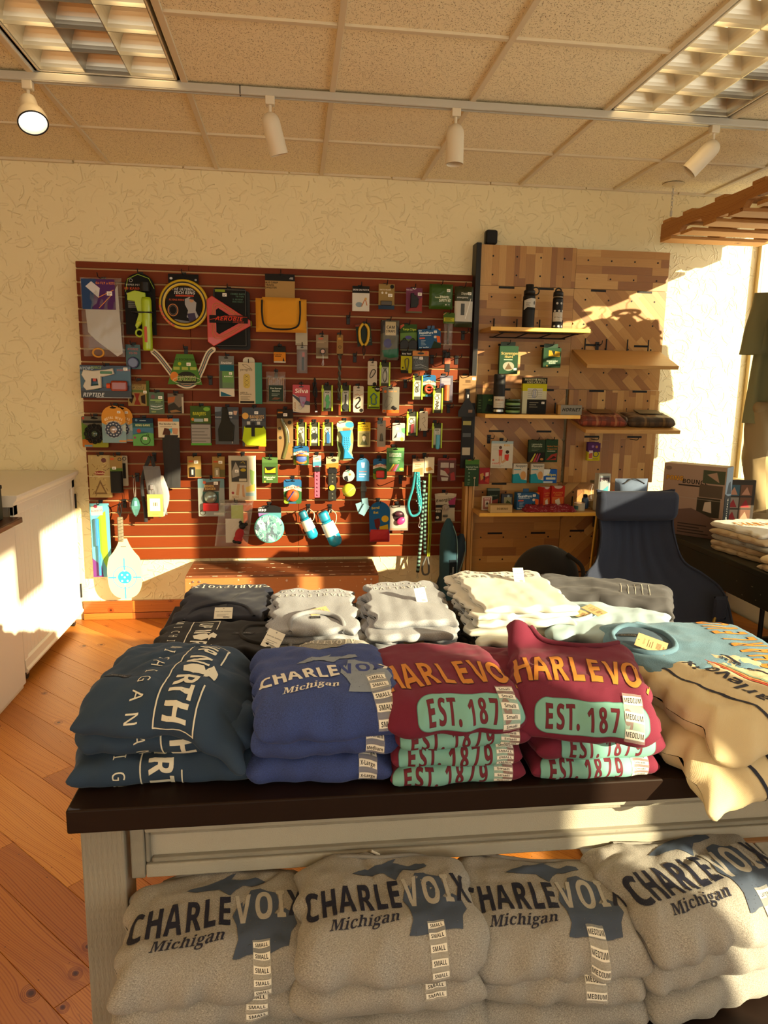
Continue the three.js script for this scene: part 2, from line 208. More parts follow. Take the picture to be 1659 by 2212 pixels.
// suspended ceiling: fissured tiles in a metal grid
const CY = 2.73, G0 = -0.444, GZ = 0.613, GS = 0.6096;
{
  const ceil = struct('ceiling'); mesh('ceiling_deck', box(8.43, 0.1, 9.9, -0.985, 3, 4.75), M.wallPlain, ceil);
  mesh('ceiling_surface', box(8, 0.02, 4.5, -0.97, CY + 0.012, 7.25), M.tile, ceil);
  const full = grainUV(rbox(GS - 0.01, 0.016, GS - 0.01, 0.003), 0), edge = grainUV(rbox(GS - 0.01, 0.016, GZ - 0.01, 0.003), 0); reseed(9);
  const lamps = [[-1, 1], [-1, 2], [3, 1], [3, 2], [-5, 1], [-5, 2], [-1, 4], [-1, 5], [3, 4], [3, 5], [-5, 4], [-5, 5]];
  const has = (i, j) => lamps.some(([a, b]) => a === i && b === j);
  for (let i = -7; i < 6; i++) for (let j = -1; j < 8; j++) {
    const x0 = Math.max(-4.97, G0 + i * GS), x1 = Math.min(3.03, G0 + (i + 1) * GS); if (x1 - x0 < 0.05 || has(i, j)) continue;
    const w = x1 - x0, g = Math.abs(w - GS) < 0.001 ? (j < 0 ? edge : full) : grainUV(rbox(w - 0.01, 0.016, (j < 0 ? GZ : GS) - 0.01, 0.003), 0);
    if (j > 6) continue;
    mesh('ceiling_tile', g, M.tile, ceil, [(x0 + x1) / 2, CY + 0.012 + rr(-0.001, 0.001), j < 0 ? GZ / 2 : GZ + (j + 0.5) * GS], [rr(-0.003, 0.003), pick([0, PI]), rr(-0.003, 0.003)]);
  }
  for (let i = -6; i < 6; i++) mesh('grid_bar', rbox(0.024, 0.02, 5.4, 0.002, G0 + i * GS, CY + 0.003, 2.72), M.tee, ceil);
  for (let j = 0; j < 8; j++) for (let i = -7; i < 6; i++) { const x0 = Math.max(-4.97, G0 + i * GS + 0.012), x1 = Math.min(3.03, G0 + (i + 1) * GS - 0.012); if (x1 > x0 && !(has(i, j) && has(i, j - 1))) mesh('grid_bar', rbox(x1 - x0, 0.018, 0.024, 0.002, (x0 + x1) / 2, CY + 0.003, GZ + j * GS), M.tee, ceil); }
  for (let x = -4.9; x < 3; x += 0.61) mesh('wall_angle', box(0.6, 0.014, 0.02, x + 0.3 > 2.72 ? 2.72 : x + 0.3, CY - 0.002 + rr(-0.002, 0.002), 0.012), M.tee, ceil);
}
// recessed lights with a parabolic louver of three by six cells
const louverM = phys(lin(0.5, 0.47, 0.4), { metalness: 0.85, roughness: 0.3 });
function troffer(i, j, lit, label, k = 1) {
  const x0 = G0 + i * GS, z0 = GZ + j * GS, W = GS, L = 2 * GS, cx = x0 + W / 2, cz = z0 + L / 2, t = thing('ceiling_light', label, 'ceiling light', [cx, CY, cz]);
  mesh('housing', merge([box(W - 0.062, 0.01, L - 0.062, 0, 0.135, 0), box(0.006, 0.132, L - 0.062, -W / 2 + 0.034, 0.068, 0), box(0.006, 0.132, L - 0.062, W / 2 - 0.034, 0.068, 0), box(W - 0.062, 0.132, 0.006, 0, 0.068, -L / 2 + 0.034), box(W - 0.062, 0.132, 0.006, 0, 0.068, L / 2 - 0.034)]), M.cream, t);
  const ring = (o, n, h, y) => [box(o - n, h, L - 2 * (W / 2 - o / 2), 0, 0, 0)].length && merge([box((o - n) / 2, h, L - (W - o), -(o + n) / 4, y, 0), box((o - n) / 2, h, L - (W - o), (o + n) / 4, y, 0), box(n, h, (o - n) / 2, 0, y, -(L - (W - o)) / 2 + (o - n) / 4), box(n, h, (o - n) / 2, 0, y, (L - (W - o)) / 2 - (o - n) / 4)]);
  mesh('frame', ring(W - 0.004, W - 0.03, 0.014, 0.002), M.white, t);
  const blade = (len, tall) => { const sh = [[-0.002, 0]]; for (let q = 0; q <= 6; q++) sh.push([0.002 + 0.026 * (q / 6) ** 2, 0.075 * q / 6]); if (tall) sh.push([0.028, 0.123], [-0.028, 0.123]); for (let q = 6; q >= 0; q--) sh.push([-0.002 - 0.026 * (q / 6) ** 2, 0.075 * q / 6]); return extrude(sh, len); };
  const iw = W - 0.08, il = L - 0.08;
  for (let a = 0; a <= 3; a++) mesh('louver_blade', blade(il, true).translate(-iw / 2 + iw * a / 3, 0.006, 0), louverM, t);
  for (let b = 0; b <= 6; b++) mesh('louver_blade', blade(iw).rotateY(PI / 2).translate(0, 0.006, -il / 2 + il * b / 6), louverM, t);
  lit.forEach((on, a) => {
    const x = -iw / 2 + iw * (a + 0.5) / 3, glow = std(lin(0.9, 0.85, 0.7), { emissive: new THREE.Color(1, 0.72, 0.32), emissiveIntensity: on ? 1.4 : 0 });
    mesh(on ? 'lit_tube' : 'dark_tube', cyl(0.013, il - 0.04, 0, 0, 0, 0.013, 12).rotateX(PI / 2).translate(x, 0.112, 0), on ? glow : M.white, t);
    if (on) { const l = new THREE.RectAreaLight(new THREE.Color(1, 0.7, 0.34), 11 * k, 0.1, il - 0.05); l.position.set(x, 0.096, 0); l.rotation.x = -PI / 2; l.name = 'tube_light'; t.add(l); }
  });
  return t;
}
troffer(-1, 1, [1, 0, 1], 'ceiling light at the end of the track rail, dark strip down its middle');
troffer(3, 1, [1, 1, 0], 'ceiling light above the wooden pallet, two bright strips and one dark');
for (const [i, j, s] of [[-5, 1, 'over the cart aisle'], [-1, 4, 'over the low platform'], [3, 4, 'over the slate tiles'], [-5, 4, 'in the far aisle']]) troffer(i, j, [1, 0, 1], 'ceiling light of the same kind ' + s);
// ---------- track rail and its spot heads ----------
{
  const t = thing('lighting_track', 'long grey track rail under the ceiling carrying four spot heads', 'track', [0, CY - 0.03, 1.248]);
  mesh('rail', rbox(3.7, 0.03, 0.036, 0.003, 0.32, 0.011, 0), M.railGrey, t);
  mesh('rail_lip', merge([box(3.7, 0.004, 0.006, 0.32, -0.005, 0.013), box(3.7, 0.004, 0.006, 0.32, -0.005, -0.013)]), M.railGrey, t);
  mesh('rail_joint', box(0.004, 0.034, 0.038, -0.22, 0.011, 0), M.black, t); mesh('end_cap', rbox(0.012, 0.034, 0.04, 0.003, 2.17, 0.011, 0), M.railGrey, t);
  const headM = std(lin(0.66, 0.58, 0.44), { roughness: 0.45 });
  const head = (x, tilt, yaw, label, bell) => {
    const s = thing('spot_head', label, 'spotlight', [x, CY - 0.036, 1.248], 0, 'spot heads on the track rail');
    mesh('adapter', rbox(0.04, 0.034, 0.036, 0.004, 0, -0.015, 0), headM, s); mesh('stem', cyl(0.007, 0.07, 0, -0.06, 0), headM, s);
    const a = new THREE.Group(); a.name = 'lamp_body'; a.position.set(0, -0.088, 0); a.rotation.set(0, yaw, 0); s.add(a); const b = new THREE.Group();
    const q = new THREE.Matrix4().makeRotationX(-tilt), G = (g) => g.applyMatrix4(q);
    a.add(b); a.remove(b);
    if (bell) {
      mesh('shade', G(lathe([[0.001, 0.045], [0.02, 0.045], [0.03, 0.03], [0.033, 0], [0.033, -0.03], [0.05, -0.05], [0.058, -0.075], [0.058, -0.1], [0.054, -0.1], [0.05, -0.07], [0.03, -0.045]])), headM, a);
      mesh('rim', G(new THREE.TorusGeometry(0.056, 0.003, 8, 32).rotateX(PI / 2).translate(0, -0.101, 0)), M.black, a);
      mesh('bulb', G(lathe([[0.001, -0.096], [0.03, -0.094], [0.048, -0.085], [0.05, -0.07], [0.03, -0.05], [0.001, -0.05]])), std(0xffffff, { emissive: new THREE.Color(1, 0.97, 0.9), emissiveIntensity: 3 }), a);
      const l = new THREE.SpotLight(new THREE.Color(1, 0.95, 0.85), 4, 0, 0.7, 0.5); l.name = 'bulb_light'; l.castShadow = true; l.shadow.radius = 2; const d = V(0, -0.11, 0).applyMatrix4(q); l.position.copy(d); l.target.position.copy(d.clone().multiplyScalar(10)); a.add(l, l.target);
    } else {
      mesh('shade', G(lathe([[0.001, 0.03], [0.015, 0.027], [0.028, 0.018], [0.036, 0.003], [0.039, -0.015], [0.039, -0.135], [0.036, -0.138], [0.034, -0.13], [0.034, -0.05], [0.001, -0.05]])), headM, a);
    }
  };
  head(-1.069, 0.6, 0.5, 'lit bell shaped spot head with a glowing white bulb', true);
  head(-.097, 0.35, PI * 0.72, 'cream bullet spot head tilted towards the slatwall, second from the lit one');
  head(.705, 0.02, 0, 'cream bullet spot head hanging straight down above the wooden panels');
  head(1.91, 0.75, -PI * 0.64, 'cream bullet spot head tilted beside the hanging pallet');
}
// ---------- slatwall ----------
const SX0 = -1.262, SX1 = 1.132, SY0 = 0.395, SP = 0.0762, SZ = 0.03;
{
  const t = thing('slatwall_panel', 'reddish brown slatwall panel hung full of small packaged goods', 'display wall', [0, SY0, 0]);
  mesh('backing', box(SX1 - SX0, 1.79, 0.014, (SX0 + SX1) / 2, 0.896, 0.0075), M.mdf, t); reseed(31);
  const tones = [[0.185, 0.034, 0.005], [0.16, 0.028, 0.004], [0.205, 0.039, 0.006]].map((c) => phys(lin(...c), { map: T.fine, roughness: 0.55, specularIntensity: 0.4, clearcoat: 0 }));
  for (let k = 0; k < 24; k++) {
    const h = k === 23 ? 0.034 : 0.0665, seam = k > 11 ? -0.62 : 0.02;
    for (const [a, b] of [[SX0, seam - 0.0008], [seam + 0.0008, SX1]]) mesh('slat', grainUV(rbox(b - a, h, 0.015, 0.0022, (a + b) / 2, k * SP + h / 2, 0.0225), 0, rr(0, 4), rr(0, 4)), pick(tones), t);
    if (k < 23) mesh('groove_lip', box(SX1 - SX0, 0.003, 0.007, (SX0 + SX1) / 2, k * SP + h + 0.0005, 0.0245), M.mdf, t);
  }
}
// ---------- wooden peg panels ----------
const WX0 = 1.14, WXM = 1.751, WX1 = 2.366;
const woodTones = [[0.46, 0.25, 0.075], [0.37, 0.18, 0.046], [0.54, 0.32, 0.11], [0.28, 0.12, 0.03], [0.43, 0.22, 0.06]].map((c) => phys(lin(...c), { map: T.fine, roughness: 0.45, clearcoat: 0.12, clearcoatRoughness: 0.4 }));
function pegPanel(label, x0, x1, y0, y1, ang, z, seed, slots) {
  const t = thing('wooden_pegboard', label, 'wood panel', [(x0 + x1) / 2, y0, z]); reseed(seed);
  const w = x1 - x0, h = y1 - y0; mesh('backing', box(w - 0.01, h - 0.01, 0.01, 0, h / 2, 0.004), woodTones[3], t);
  strips(-w / 2, 0, w / 2, h, ang, () => rr(0.032, 0.062), () => rr(0.16, 0.5), 0.0002, (p, a) => mesh('stave', polyGeo(p, 0.018, a, rr(0, 2), rr(0, 2)).translate(0, 0, 0.018), pick(woodTones), t));
  const holes = []; for (let i = 0; i < 4; i++) for (let y = h - 0.065; y > 0.03; y -= h < 0.3 ? 0.11 : 0.15) holes.push(cyl(0.0055, 0.004, 0, 0, 0, 0.0055, 12).rotateX(PI / 2).translate(-w / 2 + w * (i + 0.5) / 4, y, 0.0262));
  mesh('peg_holes', merge(holes), M.black, t);
  for (const [sx, sy] of slots) mesh('slot', rbox(0.1, 0.013, 0.004, 0.0015, sx * w, sy * h, 0.0265), M.black, t);
}
{
  const R = [0.285, 0.89, 1.493, 2.118, 2.36], s2 = [[-0.25, 0.985], [0.27, 0.985]], sm = [[-0.25, 0.5], [0.27, 0.5]];
  pegPanel('top wood panel of upright staves below the small black camera', WX0, WXM - 0.003, R[3] + 0.002, R[4], PI / 2, 0.05, 201, []);
  pegPanel('top wood panel of level staves at the sunlit edge of the wall', WXM, WX1, R[3] + 0.002, R[4] - 0.003, 0, 0.046, 202, []);
  pegPanel('wood panel of level staves behind the two water bottles', WX0, WXM - 0.006, R[2] + 0.002, R[3], 0, 0.05, 203, [[-0.22, 0.988], [0.2, 0.988], [-0.2, 0.43], [0.25, 0.43]]);
  pegPanel('wood panel of slanting staves behind the empty tilted shelf', WXM - 0.003, WX1 - 0.002, R[2] + 0.002, R[3], -PI / 4, 0.046, 204, [[-0.24, 0.988], [0.26, 0.988], [-0.26, 0.45], [0.27, 0.45]]);
  pegPanel('wood panel of slanting staves behind the kids swimwear pack', WX0 - 0.004, WXM - 0.018, R[1] + 0.002, R[2], -PI / 4, 0.05, 205, [[-0.2, 0.99], [0.28, 0.99], [-0.25, 0.55], [0.28, 0.55]]);
  pegPanel('wood panel of upright staves behind the folded plaid blankets', WXM, WX1 - 0.004, R[1] + 0.002, R[2], PI / 2, 0.062, 206, [[-0.2, 0.99], [0.28, 0.99], [-0.22, 0.5], [0.26, 0.5]]);
  pegPanel('low wood panel of level staves below the yellow shelf of boxes', WX0 - 0.006, WXM - 0.004, R[0], R[1], 0, 0.05, 207, [[-0.2, 0.985], [-0.22, 0.44], [0.26, 0.44]]);
  pegPanel('low wood panel of slanting staves behind the blue chair', WXM, WX1 - 0.02, R[0], R[1], PI / 4, 0.046, 208, [[0.25, 0.985], [-0.3, 0.46]]);
  const u = thing('panel_upright', 'dark upright between slatwall and wooden panels, pale laths at its foot', 'upright', [1.12, 0, 0]);
  mesh('post', rbox(0.032, 1.47, 0.1, 0.003, -0.002, 1.63, 0.056), M.blackPlastic, u);
  const kb = thing('kick_board', 'plain wooden kick board at the floor below the wooden panels', 'board', [1.75, 0, 0.045]); mesh('board', grainUV(box(1.2, 0.27, 0.04, 0, 0.135, 0), 0), woodTones[3], kb);
  [[-0.026, 0.018, 0.12], [-0.003, 0.022, 0.13], [0.017, 0.013, 0.122]].forEach(([x, w, d], i) => mesh('lath', grainUV(rbox(w, 0.89, d, 0.002, x, 0.445, d / 2 + 0.002), 1, i, i), woodTones[[2, 0, 2][i]], u));
  // shelves
  const yellow = phys(lin(0.86, 0.54, 0.1), { map: T.fine, roughness: 0.4, clearcoat: 0.2 });
  const shelf = (label, xa, xb, y, d, tilt, edge, wires) => {
    const t = thing('peg_shelf', label, 'shelf', [(xa + xb) / 2, y, 0.08], 0, 'shelves pegged to the wooden panels'); const w = xb - xa, rot = new THREE.Matrix4().makeRotationX(tilt);
    mesh('board', grainUV(rbox(w, 0.022, d, 0.002, 0, 0, d / 2), 0, y, y).applyMatrix4(rot), woodTones[0], t); mesh('front_edge', grainUV(rbox(w, 0.023, 0.006, 0.002, 0, 0, d + 0.003), 0).applyMatrix4(rot), edge, t);
    for (let i = 0; i < 4; i++) mesh('peg', cyl(0.004, 0.07, -w / 2 + w * (0.14 + 0.24 * i), 0.045, 0.006, 0.004, 10), M.black, t);
    if (wires) { const a = []; for (let i = 0; i < 4; i++) { const x = -w / 2 + w * (0.14 + 0.24 * i); a.push(tube([[x, -0.034, 0], [x, -0.03, 0.05], [x, -0.02, d - 0.03]], 0.004, 8, 6)); } a.push(tube([[-w * 0.4, -0.018, d - 0.03], [w * 0.4, -0.018, d - 0.03]], 0.004, 2, 6), tube([[-w * 0.4, -0.034, 0.004], [w * 0.4, -0.034, 0.004]], 0.004, 2, 6)); mesh('wire_bracket', merge(a), M.black, t); }
  };
  shelf('yellow edged wall shelf carrying the black and the dotted bottle', 1.15, 1.764, 1.842, 0.25, 0, yellow, true);
  shelf('empty tilted wall shelf crossed by a strip of sunlight', 1.755, 2.345, 1.735, 0.27, 0.37, woodTones[2]);
  shelf('yellow edged wall shelf with book, tins and tumbler', 1.145, 1.748, 1.328, 0.22, 0, yellow);
  shelf('tilted wall shelf under the folded plaid blankets', 1.765, 2.38, 1.3, 0.28, 0.2, woodTones[2]);
  shelf('long yellow edged wall shelf with playing cards and bandana', 1.135, 1.93, 0.718, 0.22, 0, yellow);
}
// ---------- beadboard cart and counter ----------
{
  const t = thing('beadboard_cart', 'white beadboard cart with moulded rail standing against the plaster wall', 'cart', [-1.35, 0, 0.03]);
  mesh('carcass', box(0.42, 0.82, 0.9, -0.24, 0.5, 0.48), M.white, t);
  for (let i = 0; i < 17; i++) mesh('bead_board', rbox(0.012, 0.76, 0.0465, 0.003, -0.006, 0.485, 0.1 + i * 0.0485), M.white, t);
  mesh('top_rail', rbox(0.02, 0.06, 0.97, 0.003, -0.002, 0.885, 0.485), M.white, t);
  const cap = extrude([[-0.44, 0], [0.004, 0], [0.012, 0.008], [0.013, 0.02], [0.024, 0.03], [0.03, 0.042], [0.03, 0.055], [-0.44, 0.055]], 1.0, 0.001).translate(0, 0.9, 0.48); mesh('cap_moulding', cap, M.white, t);
  mesh('bottom_rail', extrude([[-0.02, 0], [0.016, 0], [0.02, 0.012], [0.012, 0.022], [0.01, 0.06], [0.002, 0.07], [-0.02, 0.07]], 0.97, 0.001).translate(0, 0.06, 0.485), M.white, t);
  for (const z of [0.028, 0.945]) mesh('stile', rbox(0.02, 0.86, 0.05, 0.003, -0.002, 0.49, z), M.white, t);
  for (const y of [0.2, 0.77]) mesh('hinge', rbox(0.01, 0.09, 0.014, 0.003, 0.012, y, 0.008), M.black, t);
  for (const z of [0.1, 0.9]) { const w = mesh('caster', cyl(0.026, 0.02, 0, 0, 0).rotateZ(PI / 2).translate(-0.02, 0.026, z), M.blackPlastic, t); mesh('caster_fork', rbox(0.03, 0.04, 0.03, 0.004, -0.02, 0.045, z), M.steel, w); }
  const c = thing('shop_counter', 'plain white counter end in front of the beadboard cart', 'counter', [-1.33, 0, 1.035]);
  mesh('end_panel', rbox(0.5, 0.8, 0.55, 0.004, -0.25, 0.42, 0.275), M.white, c); mesh('plinth', box(0.48, 0.04, 0.53, -0.25, 0.02, 0.275), M.cream, c);
  const top = phys(lin(0.1, 0.035, 0.014), { map: T.fine, roughness: 0.35, clearcoat: 0.4 });
  mesh('worktop', grainUV(rbox(0.56, 0.03, 0.6, 0.006, -0.25, 0.838, 0.27), 2), top, c);
  const b = thing('black_crate', 'black box standing on the brown counter top', 'box', [-1.46, 0.853, 1.2]); mesh('panel', rbox(0.2, 0.15, 0.25, 0.006, 0, 0.076, 0), std(lin(0.012, 0.02, 0.012), { roughness: 0.5 }), b); mesh('lid', rbox(0.206, 0.02, 0.256, 0.005, 0, 0.155, 0), M.black, b);
}
// ---------- wooden chest bench ----------
{
  const t = thing('chest_bench', 'worn orange brown wooden chest against the wall below the slatwall', 'bench', [-0.073, 0, 0.022]);
  const side = phys(lin(0.4, 0.15, 0.045), { map: T.scuff, roughness: 0.42, clearcoat: 0.15 }), topM = phys(lin(0.17, 0.06, 0.025), { map: T.scuff, roughness: 0.3, clearcoat: 0.35, clearcoatRoughness: 0.25 }), chip = std(lin(0.8, 0.7, 0.5), { roughness: 0.8 });
  for (const [z, d] of [[0.045, 0.088], [0.14, 0.096], [0.24, 0.098], [0.325, 0.066]]) mesh('top_board', grainUV(rbox(1.142, 0.02, d, 0.002, 0, 0.367, z), 0, z * 3, z), topM, t);
  mesh('front_board', grainUV(rbox(1.146, 0.3, 0.02, 0.003, 0, 0.215, 0.367), 0), side, t);
  for (const s of [-1, 1]) { mesh('end_board', grainUV(rbox(0.02, 0.372, 0.345, 0.003, s * 0.563, 0.187, 0.184), 2), side, t); for (const [a, b] of [[0.527, 0.345], [0.49, 0.345], [0.527, 0.315], [0.527, 0.285]]) mesh('screw', cyl(0.008, 0.006, 0, 0, 0, 0.006, 12).rotateX(PI / 2).translate(s * a, b, 0.379), M.steel, t); }
  mesh('screw', cyl(0.008, 0.006, 0, 0, 0, 0.006, 12).rotateX(PI / 2).translate(0.02, 0.345, 0.379), M.steel, t);
  reseed(71); const chips = []; for (let i = 0; i < 60; i++) chips.push(box(rr(0.004, 0.03), 0.0012, rr(0.001, 0.003), rr(-0.56, 0.56), 0.3775, pick([0.375, 0.374, 0.29, 0.19, 0.092]) + rr(-0.002, 0.002))); for (let i = 0; i < 24; i++) chips.push(box(rr(0.002, 0.008), rr(0.001, 0.005), 0.001, rr(-0.56, 0.56), rr(0.08, 0.36), 0.3775));
  mesh('chipped_paint', merge(chips), chip, t);
}
// ---------- the display table and the low platform ----------
{
  const t = thing('display_table', 'white display table with dark top, stacked with folded shirts', 'table', [0, 0, 0]);
  mesh('tabletop', grainUV(rbox(1.51, 0.044, 1.12, 0.004, 0.37, 0.778, 2.865), 0), M.espresso, t);
  const leg = (x, z, w) => mesh('leg', merge([rbox(w, 0.756, w, 0.003)]), M.painted, t, [x, 0.378, z]);
  leg(-0.332, 3.375, 0.072); leg(1.07, 3.375, 0.072); leg(-0.225, 2.46, 0.05); leg(0.79, 2.5, 0.05);
  const a = new THREE.Group(); a.name = 'apron'; t.add(a); const x0 = -0.29, x1 = 1.03, cx = (x0 + x1) / 2, w = x1 - x0;
  mesh('panel', box(w, 0.1, 0.012, cx, 0.705, 3.38), M.painted, a);
  mesh('rail', rbox(w - 0.026, 0.026, 0.024, 0.003, cx + 0.013, 0.661, 3.39), M.painted, a); mesh('rail', rbox(w - 0.026, 0.02, 0.024, 0.003, cx + 0.013, 0.745, 3.39), M.painted, a); mesh('stile', rbox(0.024, 0.108, 0.024, 0.003, x0 + 0.013, 0.702, 3.39), M.painted, a);
  mesh('bead', merge([rbox(w - 0.05, 0.008, 0.016, 0.004, cx + 0.01, 0.678, 3.39), rbox(w - 0.05, 0.008, 0.016, 0.004, cx + 0.01, 0.731, 3.39), rbox(0.008, 0.06, 0.016, 0.004, x0 + 0.029, 0.704, 3.39)]), M.painted, a);
  const p = thing('low_platform', 'low dark platform in front of the table carrying grey hoodies', 'platform', [0, 0, 0]);
  mesh('top_board', grainUV(rbox(1.5, 0.03, 0.45, 0.004, 0.5, 0.455, 3.595), 0), M.espresso, p); for (const x of [-0.2, 1.2]) for (const z of [3.43, 3.77]) mesh('leg', rbox(0.05, 0.44, 0.05, 0.003, x, 0.22, z), M.painted, p);
}
// ---------- lettering for the shirts ----------
const UPPER = [[0.02, 0.5], [0.1, 0.42], [0.2, 0.36], [0.3, 0.3], [0.4, 0.22], [0.52, 0.12], [0.62, 0.06], [0.56, 0.2], [0.66, 0.26], [0.76, 0.3], [0.86, 0.25], [0.97, 0.32], [0.99, 0.42], [0.9, 0.46], [0.8, 0.5], [0.7, 0.48], [0.62, 0.6], [0.55, 0.8], [0.5, 0.72], [0.42, 0.55], [0.3, 0.56], [0.15, 0.58]];
const MITTEN = [[0.36, 0.02], [0.5, 0], [0.62, 0.08], [0.72, 0.12], [0.76, 0.28], [0.74, 0.42], [0.68, 0.5], [0.74, 0.52], [0.84, 0.42], [0.95, 0.52], [0.99, 0.68], [0.9, 0.8], [0.86, 0.98], [0.2, 0.99], [0.1, 0.98], [0.18, 0.82], [0.16, 0.62], [0.1, 0.46], [0.16, 0.3], [0.24, 0.22], [0.24, 0.3], [0.3, 0.2]];
const place = (pts, x, y, w, h) => pts.map(([a, b]) => [x + a * w, y + b * h]);
const specks = (p, n, seed) => { reseed(seed); p.g.globalCompositeOperation = 'destination-out'; for (let i = 0; i < n; i++) { p.g.fillStyle = `rgba(0,0,0,${rr(0.3, 1)})`; p.g.fillRect(rr(0, p.w), rr(0, p.h), rr(1, 3), rr(1, 2.5)); } p.g.globalCompositeOperation = 'source-over'; };
const arch = (p, s, c, x0, x1, y, size, rise, o = {}) => { const n = s.length; [...s].forEach((ch, i) => { const q = n > 1 ? i / (n - 1) : 0.5, b = (q - 0.5) * 2; p.T(ch, typeof c === 'function' ? c(i) : c, lerp(x0, x1, q), y - rise * (1 - b * b), size * (o.grow ? lerp(1, o.grow, Math.abs(b)) : 1), { sx: 0.8, rot: b * (o.tip ?? 0.2), ...o }); }); };
const mapPrint = (text, mapC, voix, seed, fs = 0.32, sx = 0.46) => ink(640, 420, (p) => {
  p.P(mapC, place(UPPER, 0.3, 0.0, 0.48, 0.44)); p.P(mapC, place(MITTEN, 0.54, 0.28, 0.4, 0.72));
  [['C', 0.05, 0.6, text], ['H', 0.152, 0.58, text], ['A', 0.255, 0.565, text], ['R', 0.36, 0.555, text], ['L', 0.452, 0.55, text], ['E', 0.535, 0.545, text], ['V', 0.638, 0.54, voix], ['O', 0.757, 0.53, voix], ['I', 0.855, 0.52, voix], ['X', 0.94, 0.51, text]].forEach(([ch, x, y, c]) => p.T(ch, c, x, y, fs, { sx, line: c, lw: 0.004 }));
  p.T('Michigan', text, 0.34, 0.83, 0.085, { font: 'italic bold', face: 'serif', skew: 0.12, rot: -0.04 }); specks(p, 900, seed);
});
